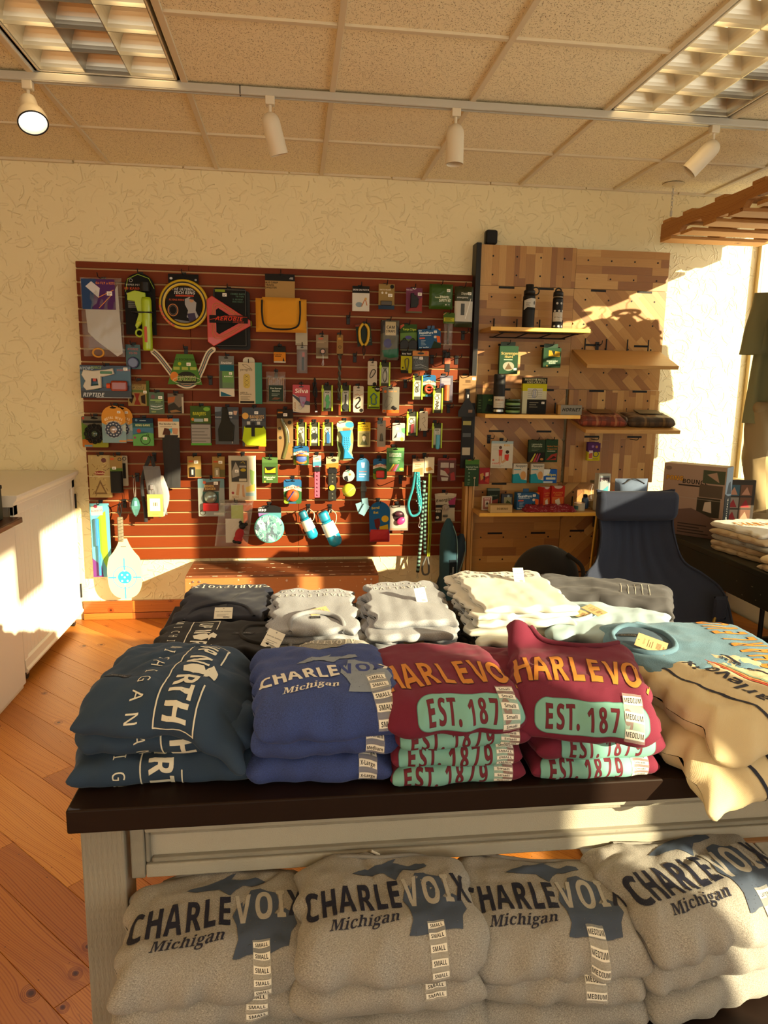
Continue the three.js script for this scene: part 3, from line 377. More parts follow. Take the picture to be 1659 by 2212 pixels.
const A = {
  grey: mapPrint('#10152e', '#3d4a60', '#a9a6a0', 1), blue: mapPrint('#d9d6cc', '#7d8898', '#2a3c80', 2, 0.2, 0.76),
  north: ink(640, 330, (p) => { const w = '#d8d6c8'; p.L(w, 0.009, [[0.3, 0.06], [0.06, 0.06], [0.06, 0.52], [0.97, 0.52], [0.97, 0.06], [0.66, 0.06]]); p.T('UP', w, 0.16, 0.29, 0.17, { sx: 0.62 }); p.T('N', w, 0.36, 0.29, 0.2, { sx: 0.8 }); p.P(w, [[0.42, 0.2], [0.5, 0.12], [0.56, 0.25], [0.54, 0.38], [0.47, 0.42], [0.43, 0.33]]); p.P(w, [[0.38, 0.1], [0.44, 0.02], [0.52, 0.03], [0.5, 0.1], [0.56, 0.14], [0.46, 0.16]]); p.T('RTH', w, 0.755, 0.29, 0.2, { sx: 0.98 }); [...'MICHIGAN'].forEach((c, i) => p.T(c, w, 0.1 + i * 0.115, 0.76, 0.1, { font: 'normal' })); }),
  harlevo: ink(700, 300, (p) => arch(p, 'CHARLEVOIX', '#c07a2a', 0.05, 0.95, 0.56, 0.4, 0.06, { sx: 0.37, tip: 0.1, line: '#4a2a12', lw: 0.01, grow: 1.06 })),
  est: ink(560, 180, (p) => { p.g.fillStyle = '#73aaa2'; p.g.beginPath(); p.g.roundRect(3, 3, p.w - 6, p.h - 6, 70); p.g.fill(); p.g.strokeStyle = '#4c7f78'; p.g.lineWidth = 4; p.g.stroke(); [...'EST. 1879'].forEach((c, i) => c !== ' ' && p.T(c, '#631226', 0.13 + [0, 0.1, 0.19, 0.255, 0, 0.37, 0.47, 0.58, 0.69][i], 0.53, 0.29, { sx: 0.52, line: '#35101a', lw: 0.008 })); }),
  orange: ink(620, 230, (p) => arch(p, 'CHARLEVO', '#d48b34', 0.06, 0.94, 0.5, 0.36, 0, { sx: 0.42, tip: 0, line: '#7a4414', lw: 0.01 })),
  cream: ink(640, 400, (p) => { const k = '#11152a'; [...'Charlevoix'].forEach((c, i) => p.T(c, k, 0.13 + [0, 0.125, 0.22, 0.305, 0.365, 0.43, 0.515, 0.6, 0.675, 0.735][i], 0.42 - Math.sin(i / 9 * PI * 2) * 0.05, i ? 0.155 : 0.22)); const wave = (dy) => { const a = []; for (let i = 0; i <= 24; i++) a.push([0.08 + 0.84 * i / 24, dy + 0.05 * Math.sin(i / 24 * PI * 2 + 0.6)]); return a; }; [['#c8452c', 0.66], ['#d6804a', 0.7], ['#7d9a84', 0.74]].forEach(([c, y]) => p.L(c, 0.017, wave(y))); p.T('MICHIGAN', k, 0.72, 0.85, 0.05); const top = wave(0.14), bot = wave(0.93); p.L(k, 0.02, [[0.04, 0.3], ...top.map(([x, y]) => [x, y - 0.02]), [0.96, 0.25], [0.97, 0.8], ...bot.reverse(), [0.035, 0.8]], true); }),
  whiteBlock: ink(520, 130, (p) => { [...'CHARLEVOIX'].forEach((c, i) => p.T(c, '#c9c7bd', 0.06 + i * 0.098, 0.5, 0.15, { sx: 0.78, face: 'serif' })); specks(p, 200, 9); }),
  greyBlock: ink(520, 190, (p) => { [...'CHARLEVOIX'].forEach((c, i) => p.T(c, '#c8c9c9', 0.06 + i * 0.098, 0.34, 0.15, { sx: 0.78 })); [...'MICHIGAN'].forEach((c, i) => p.T(c, '#c8c9c9', 0.12 + i * 0.108, 0.8, 0.1)); }),
  mich: ink(520, 190, (p) => { [...'CHARLEVOIX'].forEach((c, i) => p.T(c, '#8b8b88', 0.06 + i * 0.098, 0.34, 0.14, { sx: 0.78 })); [...'MICHIGAN'].forEach((c, i) => p.T(c, '#77777c', 0.08 + i * 0.118, 0.8, 0.13, { font: 'normal', face: 'serif' })); }),
  weave: ink(200, 200, (p) => { for (let i = 0; i < 5; i++) p.L('#b9b7ae', 0.02, [[0.1 + i * 0.2, 0], [0.1 + i * 0.2, 1]]); }),
  tag: ink(120, 170, (p) => { p.fill('#c9a878'); p.C('#6b5138', 0.5, 0.08, 0.035); p.T('Apparel', '#4a3826', 0.5, 0.25, 0.13, { font: 'italic' }); p.lines('#5d4a35', 0.2, 0.38, 0.6, 3, 0.07, 0.025); for (let i = 0; i < 14; i++) p.R('#3d3023', 0.28 + i * 0.032, 0.66, i % 3 ? 0.012 : 0.02, 0.16); p.T('$68', '#3d3023', 0.5, 0.9, 0.12); }),
  whiteTag: ink(120, 120, (p) => { p.fill('#dcdad2'); p.C('#888', 0.5, 0.1, 0.04); p.T('Great Lake Outfitters', '#444', 0.5, 0.38, 0.085); p.lines('#888', 0.15, 0.58, 0.7, 3, 0.1, 0.03); for (let i = 0; i < 12; i++) p.R('#333', 0.5 + i * 0.03, 0.8, 0.015, 0.12); }),
  neck: ink(90, 60, (p) => { p.fill('#0d0d0f'); p.T('GILDAN', '#8f8f8f', 0.5, 0.5, 0.2); }),
};
const strip = (word, n, bg = '#e4e2da', fg = '#222') => ink(90, 44 * n, (p) => { p.g.fillStyle = 'rgba(215,215,210,.28)'; p.g.fillRect(0, 0, p.w, p.h); for (let i = 0; i < n; i++) { p.R(bg, 0.04, (i + 0.22) / n, 0.92, 0.56 / n); p.T(word, fg, 0.5, (i + 0.51) / n, word.length > 5 ? 0.215 : 0.235); } });
A.SMALL = strip('SMALL', 5); A.Medium = strip('Medium', 4); A.XLarge = strip('X-Large', 4); A.Small = strip('Small', 5); A.MEDIUM = strip('MEDIUM', 3); A.LARGE = strip('Large', 3);

// ---------- a folded garment: a soft slab whose skin is a function of (across, along) ----------
function garment(o) {
  const { w, d, h, wr = 0.004, puff = 0.006, seed = 1, wave = 0, post, nx = 44, crease = 4, edge = 0.004, mat } = o, r = h / 2, a = d / 2 - r, L = 4 * a + 2 * PI * r, k0 = seed * 17.3;
  reseed(seed + 500); const folds = []; for (let i = 0; i < crease; i++) folds.push([rr(-w / 2, w / 2), rr(-d / 2, d / 2), rr(0, PI), rr(0.02, 0.07), rr(0.004, 0.01), rr(-1, 1)]);
  function P(x, s) {
    let z, y; const q = Math.abs(s), sg = Math.sign(s) || 1;
    if (q <= a) { z = s; y = h; } else if (q <= a + PI * r) { const t = (q - a) / r; z = sg * (a + r * Math.sin(t)); y = r + r * Math.cos(t); } else { z = sg * (a - (q - a - PI * r)); y = 0; }
    const e = Math.abs(x) - (w / 2 - r), k = e > 0 ? Math.sqrt(Math.max(0.0004, 1 - (e / r) * (e / r))) : 1; y = r + (y - r) * k; z -= Math.sign(z) * (1 - k) * r * 0.5 * smooth(Math.abs(z), a * 0.6, a);
    let t = y / h, px = x; const corner = smooth(Math.abs(2 * x / w), 0.6, 1) * smooth(Math.abs(2 * z / d), 0.6, 1);
    let dy = puff * (1 - (2 * x / w) ** 2) * (1 - (2 * z / d) ** 2) + wr * fbm(x * 9 + k0, z * 9 - k0, 3) - corner * h * (o.cut ?? 0.18);
    for (const [fx, fz, fa, fl, fw, am] of folds) { const u = (x - fx) * Math.cos(fa) + (z - fz) * Math.sin(fa), v = -(x - fx) * Math.sin(fa) + (z - fz) * Math.cos(fa); dy += am * wr * 1.1 * Math.exp(-(u * u) / (fl * fl) - (v * v) / (fw * fw)); }
    y += t * dy; if (wave) y += wave * (0.4 + 0.6 * t) * (noise(x * 9 + k0 * 0.15, z * 2.5) + 0.45 * noise(x * 22 + k0, z * 3));
    const rim = smooth(Math.abs(z), a * 0.7, d / 2); z += rim * edge * noise(x * 14 + k0, sg * 5 + y * 10); px += smooth(Math.abs(x), w * 0.38, w / 2) * edge * noise(z * 14 - k0, Math.sign(x) * 7);
    const p = V(px, y, z); return post ? post(p, x, s) ?? p : p;
  }
  const xs = []; const inner = Math.max(8, nx - 12); for (let i = 0; i <= 6; i++) xs.push(-w / 2 + r * (1 - Math.cos(i / 6 * PI / 2))); for (let i = 1; i < inner; i++) xs.push(-(w / 2 - r) + (w - 2 * r) * i / inner); for (let i = 6; i >= 0; i--) xs.push(w / 2 - r * (1 - Math.cos(i / 6 * PI / 2)));
  const ss = []; const nt = o.ns ?? 36; for (let i = 0; i <= 6; i++) ss.push(-L / 2 + a * i / 6); for (let i = 1; i <= 10; i++) ss.push(-a - PI * r * (1 - i / 10)); for (let i = 1; i <= nt; i++) ss.push(-a + 2 * a * i / nt); for (let i = 1; i <= 10; i++) ss.push(a + PI * r * i / 10); for (let i = 1; i <= 6; i++) ss.push(a + PI * r + a * i / 6);
  const grid = (us, vs, f, uvf) => { const pos = [], uv = [], idx = [], W = us.length; for (const v of vs) for (const u of us) { const p = f(u, v); pos.push(p.x, p.y, p.z); uv.push(...uvf(u, v)); } for (let j = 0; j + 1 < vs.length; j++) for (let i = 0; i + 1 < W; i++) { const A0 = j * W + i, B0 = A0 + 1, C0 = A0 + W, D0 = C0 + 1; idx.push(A0, C0, B0, B0, C0, D0); } const g = new THREE.BufferGeometry(); g.setAttribute('position', new THREE.Float32BufferAttribute(pos, 3)); g.setAttribute('uv', new THREE.Float32BufferAttribute(uv, 2)); g.setIndex(idx); g.computeVertexNormals(); return g; };
  const t = thing(o.name, o.label, o.cat, o.pos, o.turn ?? 0, o.group);
  mesh('body', grid(xs, ss, P, (x, s) => [x, s]), mat, t);
  const N = (x, s) => { const q = 0.002; return P(x, s + q).sub(P(x, s - q)).cross(P(x + q, s).sub(P(x - q, s))).normalize(); };
  const lift = (x, s, off) => P(x, s).addScaledVector(N(x, s), off);
  const lim = w / 2 - r * 0.25;
  const api = { t, P, a, r, w, d, h, lift, grid,
    // a printed patch lying on the skin: centre (x, s), size along the text and down it, turned by ang
    print(rect, cx, cs, tw, th, ang = 0, o2 = {}) {
      const n1 = o2.n ?? 30, n2 = o2.m ?? 14, us = [], vs = []; for (let i = 0; i <= n1; i++) us.push(i / n1); for (let i = 0; i <= n2; i++) vs.push(i / n2); const c = Math.cos(ang), s = Math.sin(ang);
      const g = grid(us, vs, (u, v) => { const p = (u - 0.5) * tw, q = (v - 0.5) * th; return lift(clamp(cx + p * c - q * s, -lim, lim), cs + p * s + q * c, o2.off ?? 0.0012); }, (u, v) => [lerp(rect.u0, rect.u1, u), lerp(rect.v1, rect.v0, v)]);
      return mesh(o2.name ?? 'print', g, o2.mat ?? M.print, t);
    },
    // a ribbed band along a curve on the skin
    rib(pts, rad, m = mat, name = 'collar') { const c = new THREE.CatmullRomCurve3(pts.map(([x, s, up = 0]) => lift(x, s, up))); return mesh(name, new THREE.TubeGeometry(c, 36, rad, 8), m, t); },
    tag(rect, x, s, tw, th, rot, up = 0.004, name = 'hang_tag') { const p = lift(x, s, up), g = rectUV(new THREE.BoxGeometry(tw, th, 0.0012), rect, tw, th); return mesh(name, g, M.printFlat, t, p.toArray(), rot); },
    opening(cx, cs, rx, rs, ang0 = 0, m = null) { const pts = []; for (let i = 0; i <= 24; i++) { const q = i / 24 * 2 * PI; pts.push([cx + rx * Math.cos(q) * Math.cos(ang0) - rs * Math.sin(q) * Math.sin(ang0), cs + rx * Math.cos(q) * Math.sin(ang0) + rs * Math.sin(q) * Math.cos(ang0), 0.001]); } api.rib(pts, 0.005, mat, 'collar'); },
  };
  return api;
}
M.printFlat = std(0xffffff, { map: printTex, roughness: 0.7 });
const C = {
  navy: cloth(lin(0.02, 0.045, 0.09)), royal: cloth(lin(0.055, 0.1, 0.36), { map: T.heather }), maroon: cloth(lin(0.14, 0.008, 0.032)), cream: cloth(lin(0.6, 0.5, 0.31)), grey: cloth(lin(0.5, 0.48, 0.45), { map: T.heather }),
  black: cloth(lin(0.007, 0.007, 0.009)), inkNavy: cloth(lin(0.006, 0.008, 0.02)), heather: cloth(lin(0.5, 0.53, 0.6), { map: T.heather }), white: cloth(lin(0.62, 0.61, 0.55)), charcoal: cloth(lin(0.06, 0.055, 0.052)), sky: cloth(lin(0.2, 0.4, 0.56), { map: T.heather }), pale: cloth(lin(0.36, 0.5, 0.58)), slate: cloth(lin(0.06, 0.06, 0.066)), lightGrey: cloth(lin(0.5, 0.5, 0.46), { map: T.heather }),
  green: cloth(lin(0.21, 0.21, 0.11)), khaki: cloth(lin(0.33, 0.24, 0.12)), chair: cloth(lin(0.012, 0.018, 0.04)), tanTee: cloth(lin(0.4, 0.31, 0.2)),
};
const TY = 0.8; // table top
// navy hoodies
[['lowest navy hoodie of the pile at the table corner, a letter H on its fold', 0.055, -0.235, 3.205, 0.33, 0.34, 0.03, 0.13], ['middle navy hoodie at the table corner showing only a printed box corner', 0.058, -0.225, 3.2, 0.315, 0.33, -0.05, 0.08], ['top navy hoodie with white boxed lettering and a loon, at the table corner', 0.062, -0.22, 3.235, 0.3, 0.31, -0.14, 0.03]].forEach(([label, h, x, z, w, d, turn, sh], i) => {
  const g = garment({ name: 'folded_hoodie', label, cat: 'hoodie', pos: [x, TY + [0, 0.053, 0.108][i], z], turn, w, d, h, seed: 11 + i, wr: 0.01, puff: 0.012, crease: 7, mat: C.navy, group: 'navy hoodies', edge: 0.01, post: i === 2 ? (p) => { p.y -= 0.09 * smooth(p.x, 0.03, 0.2) + 0.03 * smooth(p.z, 0.08, 0.2); } : undefined });
  g.print(A.north, [-0.04, -0.01, 0.0][i], sh, 0.3, 0.155, PI / 2 + [0, -0.1, 0.02][i]);
  if (i === 2) { g.print(A.neck, -0.1, 0.06, 0.05, 0.02, PI, { name: 'patch', n: 6, m: 4 }); g.rib([[0.15, -0.1, 0.002], [0.14, -0.04, 0.004], [0.145, 0.03, 0.004], [0.15, 0.09, 0.002]], 0.006, C.navy, 'cuff'); }
});
// royal blue hoodies
[['lowest royal blue hoodie, tagged X-Large', 0.055, 'XLarge', 4], ['middle royal blue hoodie, tagged Medium', 0.055, 'Medium', 4], ['top royal blue hoodie with arched white town name and grey map', 0.062, 'SMALL', 5]].forEach(([label, h, st, n], i) => {
  const g = garment({ name: 'folded_hoodie', label, cat: 'hoodie', pos: [0.048 + i * 0.004, TY + i * 0.053, [3.235, 3.245, 3.26][i]], turn: [-0.02, 0.03, 0.1][i], w: [0.265, 0.265, 0.275][i], d: [0.32, 0.31, 0.31][i], h, seed: 21 + i, wr: 0.007, puff: 0.01, crease: 6, mat: C.royal, group: 'royal blue hoodies', edge: 0.008, post: i === 2 ? (p, x) => { p.y -= 0.022 * smooth(p.z, 0.06, 0.18); if (p.z < -0.1) p.z += 0.03 * Math.exp(-(((p.x - 0.02) / 0.04) ** 2)); } : undefined });
  if (i === 2) { g.print(A.blue, 0.0, 0.025, 0.265, 0.17, -0.07); g.print(A.SMALL, 0.088, 0.115, 0.036, 0.12, -0.03, { name: 'size_strip', n: 6, m: 16, off: 0.002 }); } else g.print(A[st], 0.082, g.a + g.r * 0.7, 0.034, 0.085, 0, { name: 'size_strip', n: 6, m: 12, off: 0.002 });
});
// maroon sweatshirts
function maroon(label, pos, turn, w, d, h, seed, { word, sizes, sn, est = 0.2, post, ex = 0 }) {
  const g = garment({ name: 'folded_sweatshirt', label, cat: 'sweatshirt', pos, turn, w, d, h, seed, wr: 0.005, puff: 0.006, mat: C.maroon, group: 'maroon sweatshirts with gold letters', edge: 0.006, post });
  if (word) { g.print(A.harlevo, 0.012, 0.03, 0.34, 0.146, 0, { name: 'lettering', n: 40 }); g.print(A.est, 0.02 + ex, g.a + 0.022, est, 0.062, 0, { name: 'badge' }); } else g.print(A.est, 0.0 + ex, g.a + g.r * 1.35, est, 0.062, 0, { name: 'badge', m: 18 });
  if (sizes) g.print(A[sizes], 0.09 + ex * 0.5, word ? g.a + 0.015 : g.a + g.r * 1.0, 0.034, word ? 0.085 : 0.05, 0, { name: 'size_strip', n: 6, m: 14, off: 0.0022 });
  return g;
}
['lowest of the four maroon sweatshirts beside the royal blue hoodies', 'third maroon sweatshirt from the top beside the royal blue hoodies', 'second maroon sweatshirt from the top beside the royal blue hoodies'].forEach((l, i) => maroon(l, [0.292 + (i - 1) * 0.004, TY + i * 0.036, 3.262], [0.02, -0.03, 0.03][i], 0.245, 0.31, 0.038, 31 + i, { sizes: ['Small', 'SMALL', 'Small'][i], ex: [-0.02, -0.01, -0.02][i] }));
maroon('top maroon sweatshirt of the pile beside the royal blue hoodies, teal badge in shade', [0.285, TY + 0.106, 3.275], 0.03, 0.258, 0.3, 0.06, 35, { word: 1, sizes: 'Small', post: (p) => { p.y -= 0.02 * smooth(p.z, 0.08, 0.18) - 0.012 * smooth(-p.z, 0.1, 0.18); } });
['lowest of the sunlit maroon sweatshirts beside the cream hoodies', 'third sunlit maroon sweatshirt from the top, its teal badge all in view', 'second sunlit maroon sweatshirt from the top beside the cream hoodies'].forEach((l, i) => maroon(l, [0.555 + [0, 0.008, 0.004][i], TY + [0, 0.034, 0.082][i], 3.262], [-0.02, -0.03, -0.1][i], 0.25, 0.31, [0.036, 0.05, 0.034][i], 41 + i, { sizes: [ 'Small', null, 'Small'][i], est: 0.18, ex: [-0.02, 0.01, 0][i] }));
{ const g = maroon('top sunlit maroon sweatshirt with raised neck beside the cream hoodies', [0.55, TY + 0.112, 3.29], -0.27, 0.262, 0.315, 0.06, 45, { word: 1, sizes: 'MEDIUM', ex: -0.008, post: (p) => { p.y -= 0.035 * smooth(p.z, 0.06, 0.16); const b = smooth(-p.z, 0.07, 0.15); p.y += b * (0.05 * smooth(-p.x, 0.04, 0.13) + 0.006); if (b > 0) p.z += 0.035 * b * Math.exp(-(((p.x - 0.01) / 0.07) ** 2)); } });
  g.rib([[-0.085, -0.135, 0.001], [-0.06, -0.115, 0.002], [0, -0.1, 0.002], [0.06, -0.11, 0.002], [0.1, -0.13, 0.001]], 0.006, C.maroon); }
maroon('maroon sweatshirt lying behind the sunlit pile, half hidden by it', [0.42, TY + 0.07, 3.2], -0.2, 0.2, 0.26, 0.07, 47, {});
// cream hoodies hanging over the table edge
['lower cream hoodie whose corner hangs over the table edge', 'upper cream hoodie with striped town name in a navy outline'].forEach((label, i) => {
  const x0 = [0.87, 0.905][i], z0 = [3.305, 3.285][i], tu = [0.2, 0.16][i];
  const g = garment({ name: 'folded_hoodie', label, cat: 'hoodie', pos: [x0, TY + i * 0.062, z0], turn: tu, w: 0.37, d: 0.36, h: 0.07, seed: 51 + i, wr: 0.007, puff: 0.012, crease: 6, mat: C.cream, group: 'cream hoodies', edge: 0.012, post: (p) => { const wz = z0 - Math.sin(tu) * p.x + Math.cos(tu) * p.z - 3.425; if (wz > 0) p.y -= wz * [0.35, 0.3][i] * (1 + 0.8 * smooth(-p.x, 0.05, 0.17)); } });
  g.print(A.cream, -0.03, [0.1, 0.05][i], 0.33, 0.21, -1.8);
});
garment({ name: 'folded_hoodie', label: 'cream hoodie at the bottom, its sleeve poking out past the table edge', cat: 'hoodie', pos: [1.08, TY, 3.34], turn: 0.2, w: 0.3, d: 0.32, h: 0.055, seed: 54, wr: 0.01, mat: C.cream, group: 'cream hoodies', post: (p) => { const wz = 3.34 + p.z - 3.425; if (wz > 0) p.y -= wz * 0.8; } });
// grey hoodies on the low platform
const greySpots = [[-0.131,3.485, 0.07, 0.312, 0.64, 'SMALL', 'grey hoodie beside the table leg, topmost of its pile, drawcord looped at its neck', 'loop'], [0.15,3.51, 0.02, 0.305, 0.67, 'SMALL', 'tallest grey hoodie pile, topmost hoodie with a white tipped drawcord', 'cord'], [0.425,3.5, -0.1, 0.312, 0.64, 'MEDIUM', 'grey hoodie tagged medium in upper case, without drawcord, topmost of its pile', ''], [0.715,3.49, 0.2, 0.34, 0.66, 'LARGE', 'sunlit grey hoodie beside the slate tiles, tagged large', 'dip']];
greySpots.forEach(([x, z, tu, w, top, st, label, kind], i) => {
  const base = 0.47, h = 0.066, n = 2, lh = (top - h - base) / n;
  for (let k = 0; k < n; k++) { const g = garment({ name: 'folded_hoodie', label: ['lowest', 'second'][k] + ' grey hoodie in the pile under the ' + ['one with looped drawcord by the table leg', 'one with white tipped drawcord', 'one tagged medium without drawcord', 'sunlit one tagged large'][i], cat: 'hoodie', pos: [x + [0.004, -0.006][k], base + k * lh, z + 0.006], turn: tu + [0.04, -0.03][k], w: w * 0.99, d: 0.235, h: lh + 0.004, seed: 61 + i * 5 + k, wr: 0.005, mat: C.grey, edge: 0.008, group: 'grey hoodies on the low platform' }); if (k === 1 && i < 3) g.print(A[st], 0.07, g.a + g.r * 0.6, 0.034, 0.06, 0, { name: 'size_strip', n: 6, m: 12, off: 0.002 }); }
  const g = garment({ name: 'folded_hoodie', label, cat: 'hoodie', pos: [x, base + n * lh, z], turn: tu, w, d: 0.235, h, seed: 81 + i, wr: 0.006, puff: 0.004, cut: 0.05, crease: 7, mat: C.grey, group: 'grey hoodies on the low platform', edge: 0.01, nx: 52, post: (p) => { p.y -= 0.02 * smooth(p.z, 0.05, 0.12); const b = smooth(-p.z, 0.07, 0.115); if (b > 0) { p.y += 0.012 * b * Math.cos(p.x * 22 + i); if (kind === 'dip') p.y -= 0.012 * b * Math.exp(-((p.x / 0.05) ** 2)); } } });
  g.print(A.grey, 0.0, 0.002, w * 0.93, w * 0.58, 0, { n: 44, m: 26 }); g.print(A[st], w * 0.22, g.a + 0.022, 0.028, 0.07, 0, { name: 'size_strip', n: 6, m: 16, off: 0.002 });
  g.rib([[-0.1, -0.108, 0], [-0.06, -0.096, 0.001], [0, -0.09, 0.001], [0.06, -0.096, 0.001], [0.1, -0.108, 0]], 0.0035, C.grey, 'neck_seam');
  const cordM = std(lin(0.16, 0.16, 0.16), { roughness: 0.8 });
  if (kind === 'loop') mesh('drawcord', tube([g.lift(-0.03, -0.15, 0), g.lift(-0.03, -0.17, 0.03), g.lift(0, -0.175, 0.035), g.lift(0.02, -0.16, 0.01), g.lift(0.0, -0.145, 0.004)], 0.004, 30), cordM, g.t);
  if (kind === 'cord') { mesh('drawcord', tube([g.lift(-0.02, -0.16, 0.002), g.lift(-0.015, -0.15, 0.012), g.lift(0.005, -0.14, 0.012), g.lift(0.012, -0.12, 0.004)], 0.003, 24), cordM, g.t); mesh('cord_tip', tube([g.lift(0.0, -0.115, 0.004), g.lift(-0.016, -0.108, 0.004)], 0.0028, 4), M.white, g.t); }
  if (kind === 'dip') mesh('drawcord', tube([g.lift(-0.03, -0.155, 0.003), g.lift(0, -0.15, 0.012), g.lift(0.04, -0.16, 0.004)], 0.0035, 20), cordM, g.t);
});
// tees in the middle and at the back
function teePile(names, { x, z, w, d, y = TY, h, turn = 0, mat, group, seed, wave = 0.003, jit = 0.012, cat = 'T-shirt', name = 'folded_tee' }) {
  return names.map((label, i) => { reseed(seed + i * 3); return garment({ name, label, cat, pos: [x + rr(-jit, jit) * 0.6, y + i * h * 0.93, z + rr(-jit, jit) * 1.5], turn: turn + rr(-0.06, 0.06), w: w + rr(-0.015, 0.01), d: d + rr(-0.02, 0.015), h, seed: seed + i, wr: h * 0.12, puff: h * 0.06, wave: wave * 0.5, crease: 2, edge: 0.014, nx: 40, ns: 24, mat: Array.isArray(mat) ? mat[i] : mat, group }); });
}
const nth = ['lowest', 'second lowest', 'third lowest', 'fourth lowest', 'fifth lowest', 'sixth lowest', 'seventh lowest', 'topmost'];
{
  const p = teePile(['lowest', 'second lowest', 'third lowest'].map((n) => n + ' ink navy tee in the pile nearest the chest bench').concat(['topmost ink navy tee with white hang tag and letters upside down']), { x: -0.19, z: 2.66, w: 0.245, d: 0.33, h: 0.034, mat: C.inkNavy, group: 'ink navy tees', seed: 301, wave: 0.001 });
  const g = p[3]; g.print(A.whiteBlock, 0.0, -0.115, 0.225, 0.06, PI, { name: 'lettering' }); g.rib([[-0.085, 0.155, 0], [-0.07, 0.09, 0.001], [-0.03, 0.06, 0.001], [0.02, 0.055, 0.001], [0.06, 0.08, 0.001], [0.085, 0.15, 0]], 0.005, C.inkNavy); g.print(A.neck, 0.0, 0.085, 0.02, 0.055, 0, { name: 'neck_label', n: 4, m: 6 }); g.tag(A.whiteTag, 0.01, 0.145, 0.045, 0.034, [-0.9, 0, 0], 0.006);
}
{
  const p = teePile(['lowest', 'second lowest', 'third lowest'].map((n) => n + ' black tee in the pile behind the navy hoodies').concat(['topmost black tee with white boxed lettering and a loon']), { x: -0.185, z: 2.945, w: 0.275, d: 0.225, h: 0.034, mat: C.black, group: 'black tees', seed: 311, wave: 0.001 });
  const g = p[3]; g.print(A.north, -0.065, 0.02, 0.25, 0.135, PI / 2 + 0.05); g.rib([[0.125, -0.06, 0], [0.07, -0.05, 0.001], [0.055, 0, 0.001], [0.07, 0.05, 0.001], [0.12, 0.075, 0]], 0.005, C.black); g.print(A.neck, 0.06, 0.0, 0.05, 0.022, 0.25, { name: 'neck_label', n: 6, m: 4 }); g.tag(A.whiteTag, 0.125, 0.06, 0.04, 0.06, [-1.1, 0.25, -0.35], 0.008);
}
{
  const p = teePile(nth.slice(0, 6).map((n) => n + ' heather grey tee in the pile between navy and wavy grey tees').concat(['topmost heather grey tee with open neck beside the ink navy tees']), { x: 0.045, z: 2.78, w: 0.225, d: 0.34, h: 0.021, mat: C.heather, group: 'heather grey tees beside the ink navy ones', seed: 321, wave: 0.004 });
  const g = p[6]; g.print(A.greyBlock, 0.0, -0.11, 0.215, 0.085, PI, { name: 'lettering' }); for (const k of [6, 4]) { const q = p[k]; q.rib([[-0.06, 0.17, 0.002], [-0.055, 0.1, 0.004], [-0.01, 0.07, 0.006], [0.04, 0.085, 0.006], [0.065, 0.13, 0.004], [0.07, 0.175, 0.0]], 0.006, C.heather); q.print(A.neck, 0.0, 0.095, 0.026, 0.02, 0, { name: 'neck_label', n: 4, m: 4 }); } g.tag(A.tag, 0.01, 0.06, 0.03, 0.05, [-1.3, 0, -1.2], 0.006);
}
{
  const p = teePile(nth.slice(0, 7).map((n) => n + ' heather grey tee in the wavy pile behind the maroon sweatshirts').concat(['topmost heather grey tee in the wavy pile, white letters half in view']), { x: 0.285, z: 2.78, w: 0.215, d: 0.36, h: 0.02, mat: C.heather, group: 'heather grey tees behind the maroon ones', seed: 331, wave: 0.005, jit: 0.02 });
  p[7].print(A.greyBlock, -0.03, -0.12, 0.2, 0.08, PI, { name: 'lettering' }); p[7].tag(A.whiteTag, 0.03, 0.02, 0.03, 0.04, [-0.5, 0.2, 0.2], 0.015); p[4].tag(A.tag, 0.0, 0.175, 0.05, 0.022, [-1.2, 0, 0.1], 0.004);
  const q = garment({ name: 'folded_tee', label: 'plain grey tee with black neck label in front of the wavy pile', cat: 'T-shirt', pos: [0.305, TY, 3.01], w: 0.2, d: 0.11, h: 0.095, seed: 345, wr: 0.004, mat: C.heather, edge: 0.004 }); q.print(A.neck, 0.06, q.a + q.r * 0.9, 0.026, 0.05, 0, { name: 'neck_label', n: 4, m: 6 });
}
{
  teePile(nth.slice(0, 4).map((n) => n + ' charcoal tee in the pile under the white tees'), { x: 0.585, z: 2.78, w: 0.26, d: 0.37, h: 0.02, mat: C.charcoal, group: 'charcoal tees', seed: 351, wave: 0.004, jit: 0.02 });
  const p = teePile(nth.slice(0, 5).map((n) => n + ' white tee resting on the charcoal tees').concat(['topmost white tee with grey letters resting on the charcoal tees']), { x: 0.57, z: 2.74, w: 0.26, d: 0.36, y: TY + 0.077, h: 0.018, mat: C.white, group: 'white tees', seed: 361, wave: 0.005, jit: 0.018 });
  p[5].print(A.mich, -0.01, -0.12, 0.24, 0.085, PI, { name: 'lettering' }); p[5].tag(A.whiteTag, 0.04, -0.06, 0.03, 0.045, [-0.6, 0, 0], 0.015); p[0].tag(A.whiteTag, 0.1, 0.165, 0.05, 0.06, [-1.2, 0, 0.1], 0.004);
}
{
  const g = garment({ name: 'folded_tee', label: 'pale grey tee with white letters peeking out behind the royal blue hoodies', cat: 'T-shirt', pos: [0.09, TY, 2.99], turn: -0.05, w: 0.22, d: 0.13, h: 0.115, seed: 371, wr: 0.004, mat: C.lightGrey }); g.print(A.whiteBlock, -0.03, 0.0, 0.16, 0.05, 0.1, { name: 'lettering' });
}
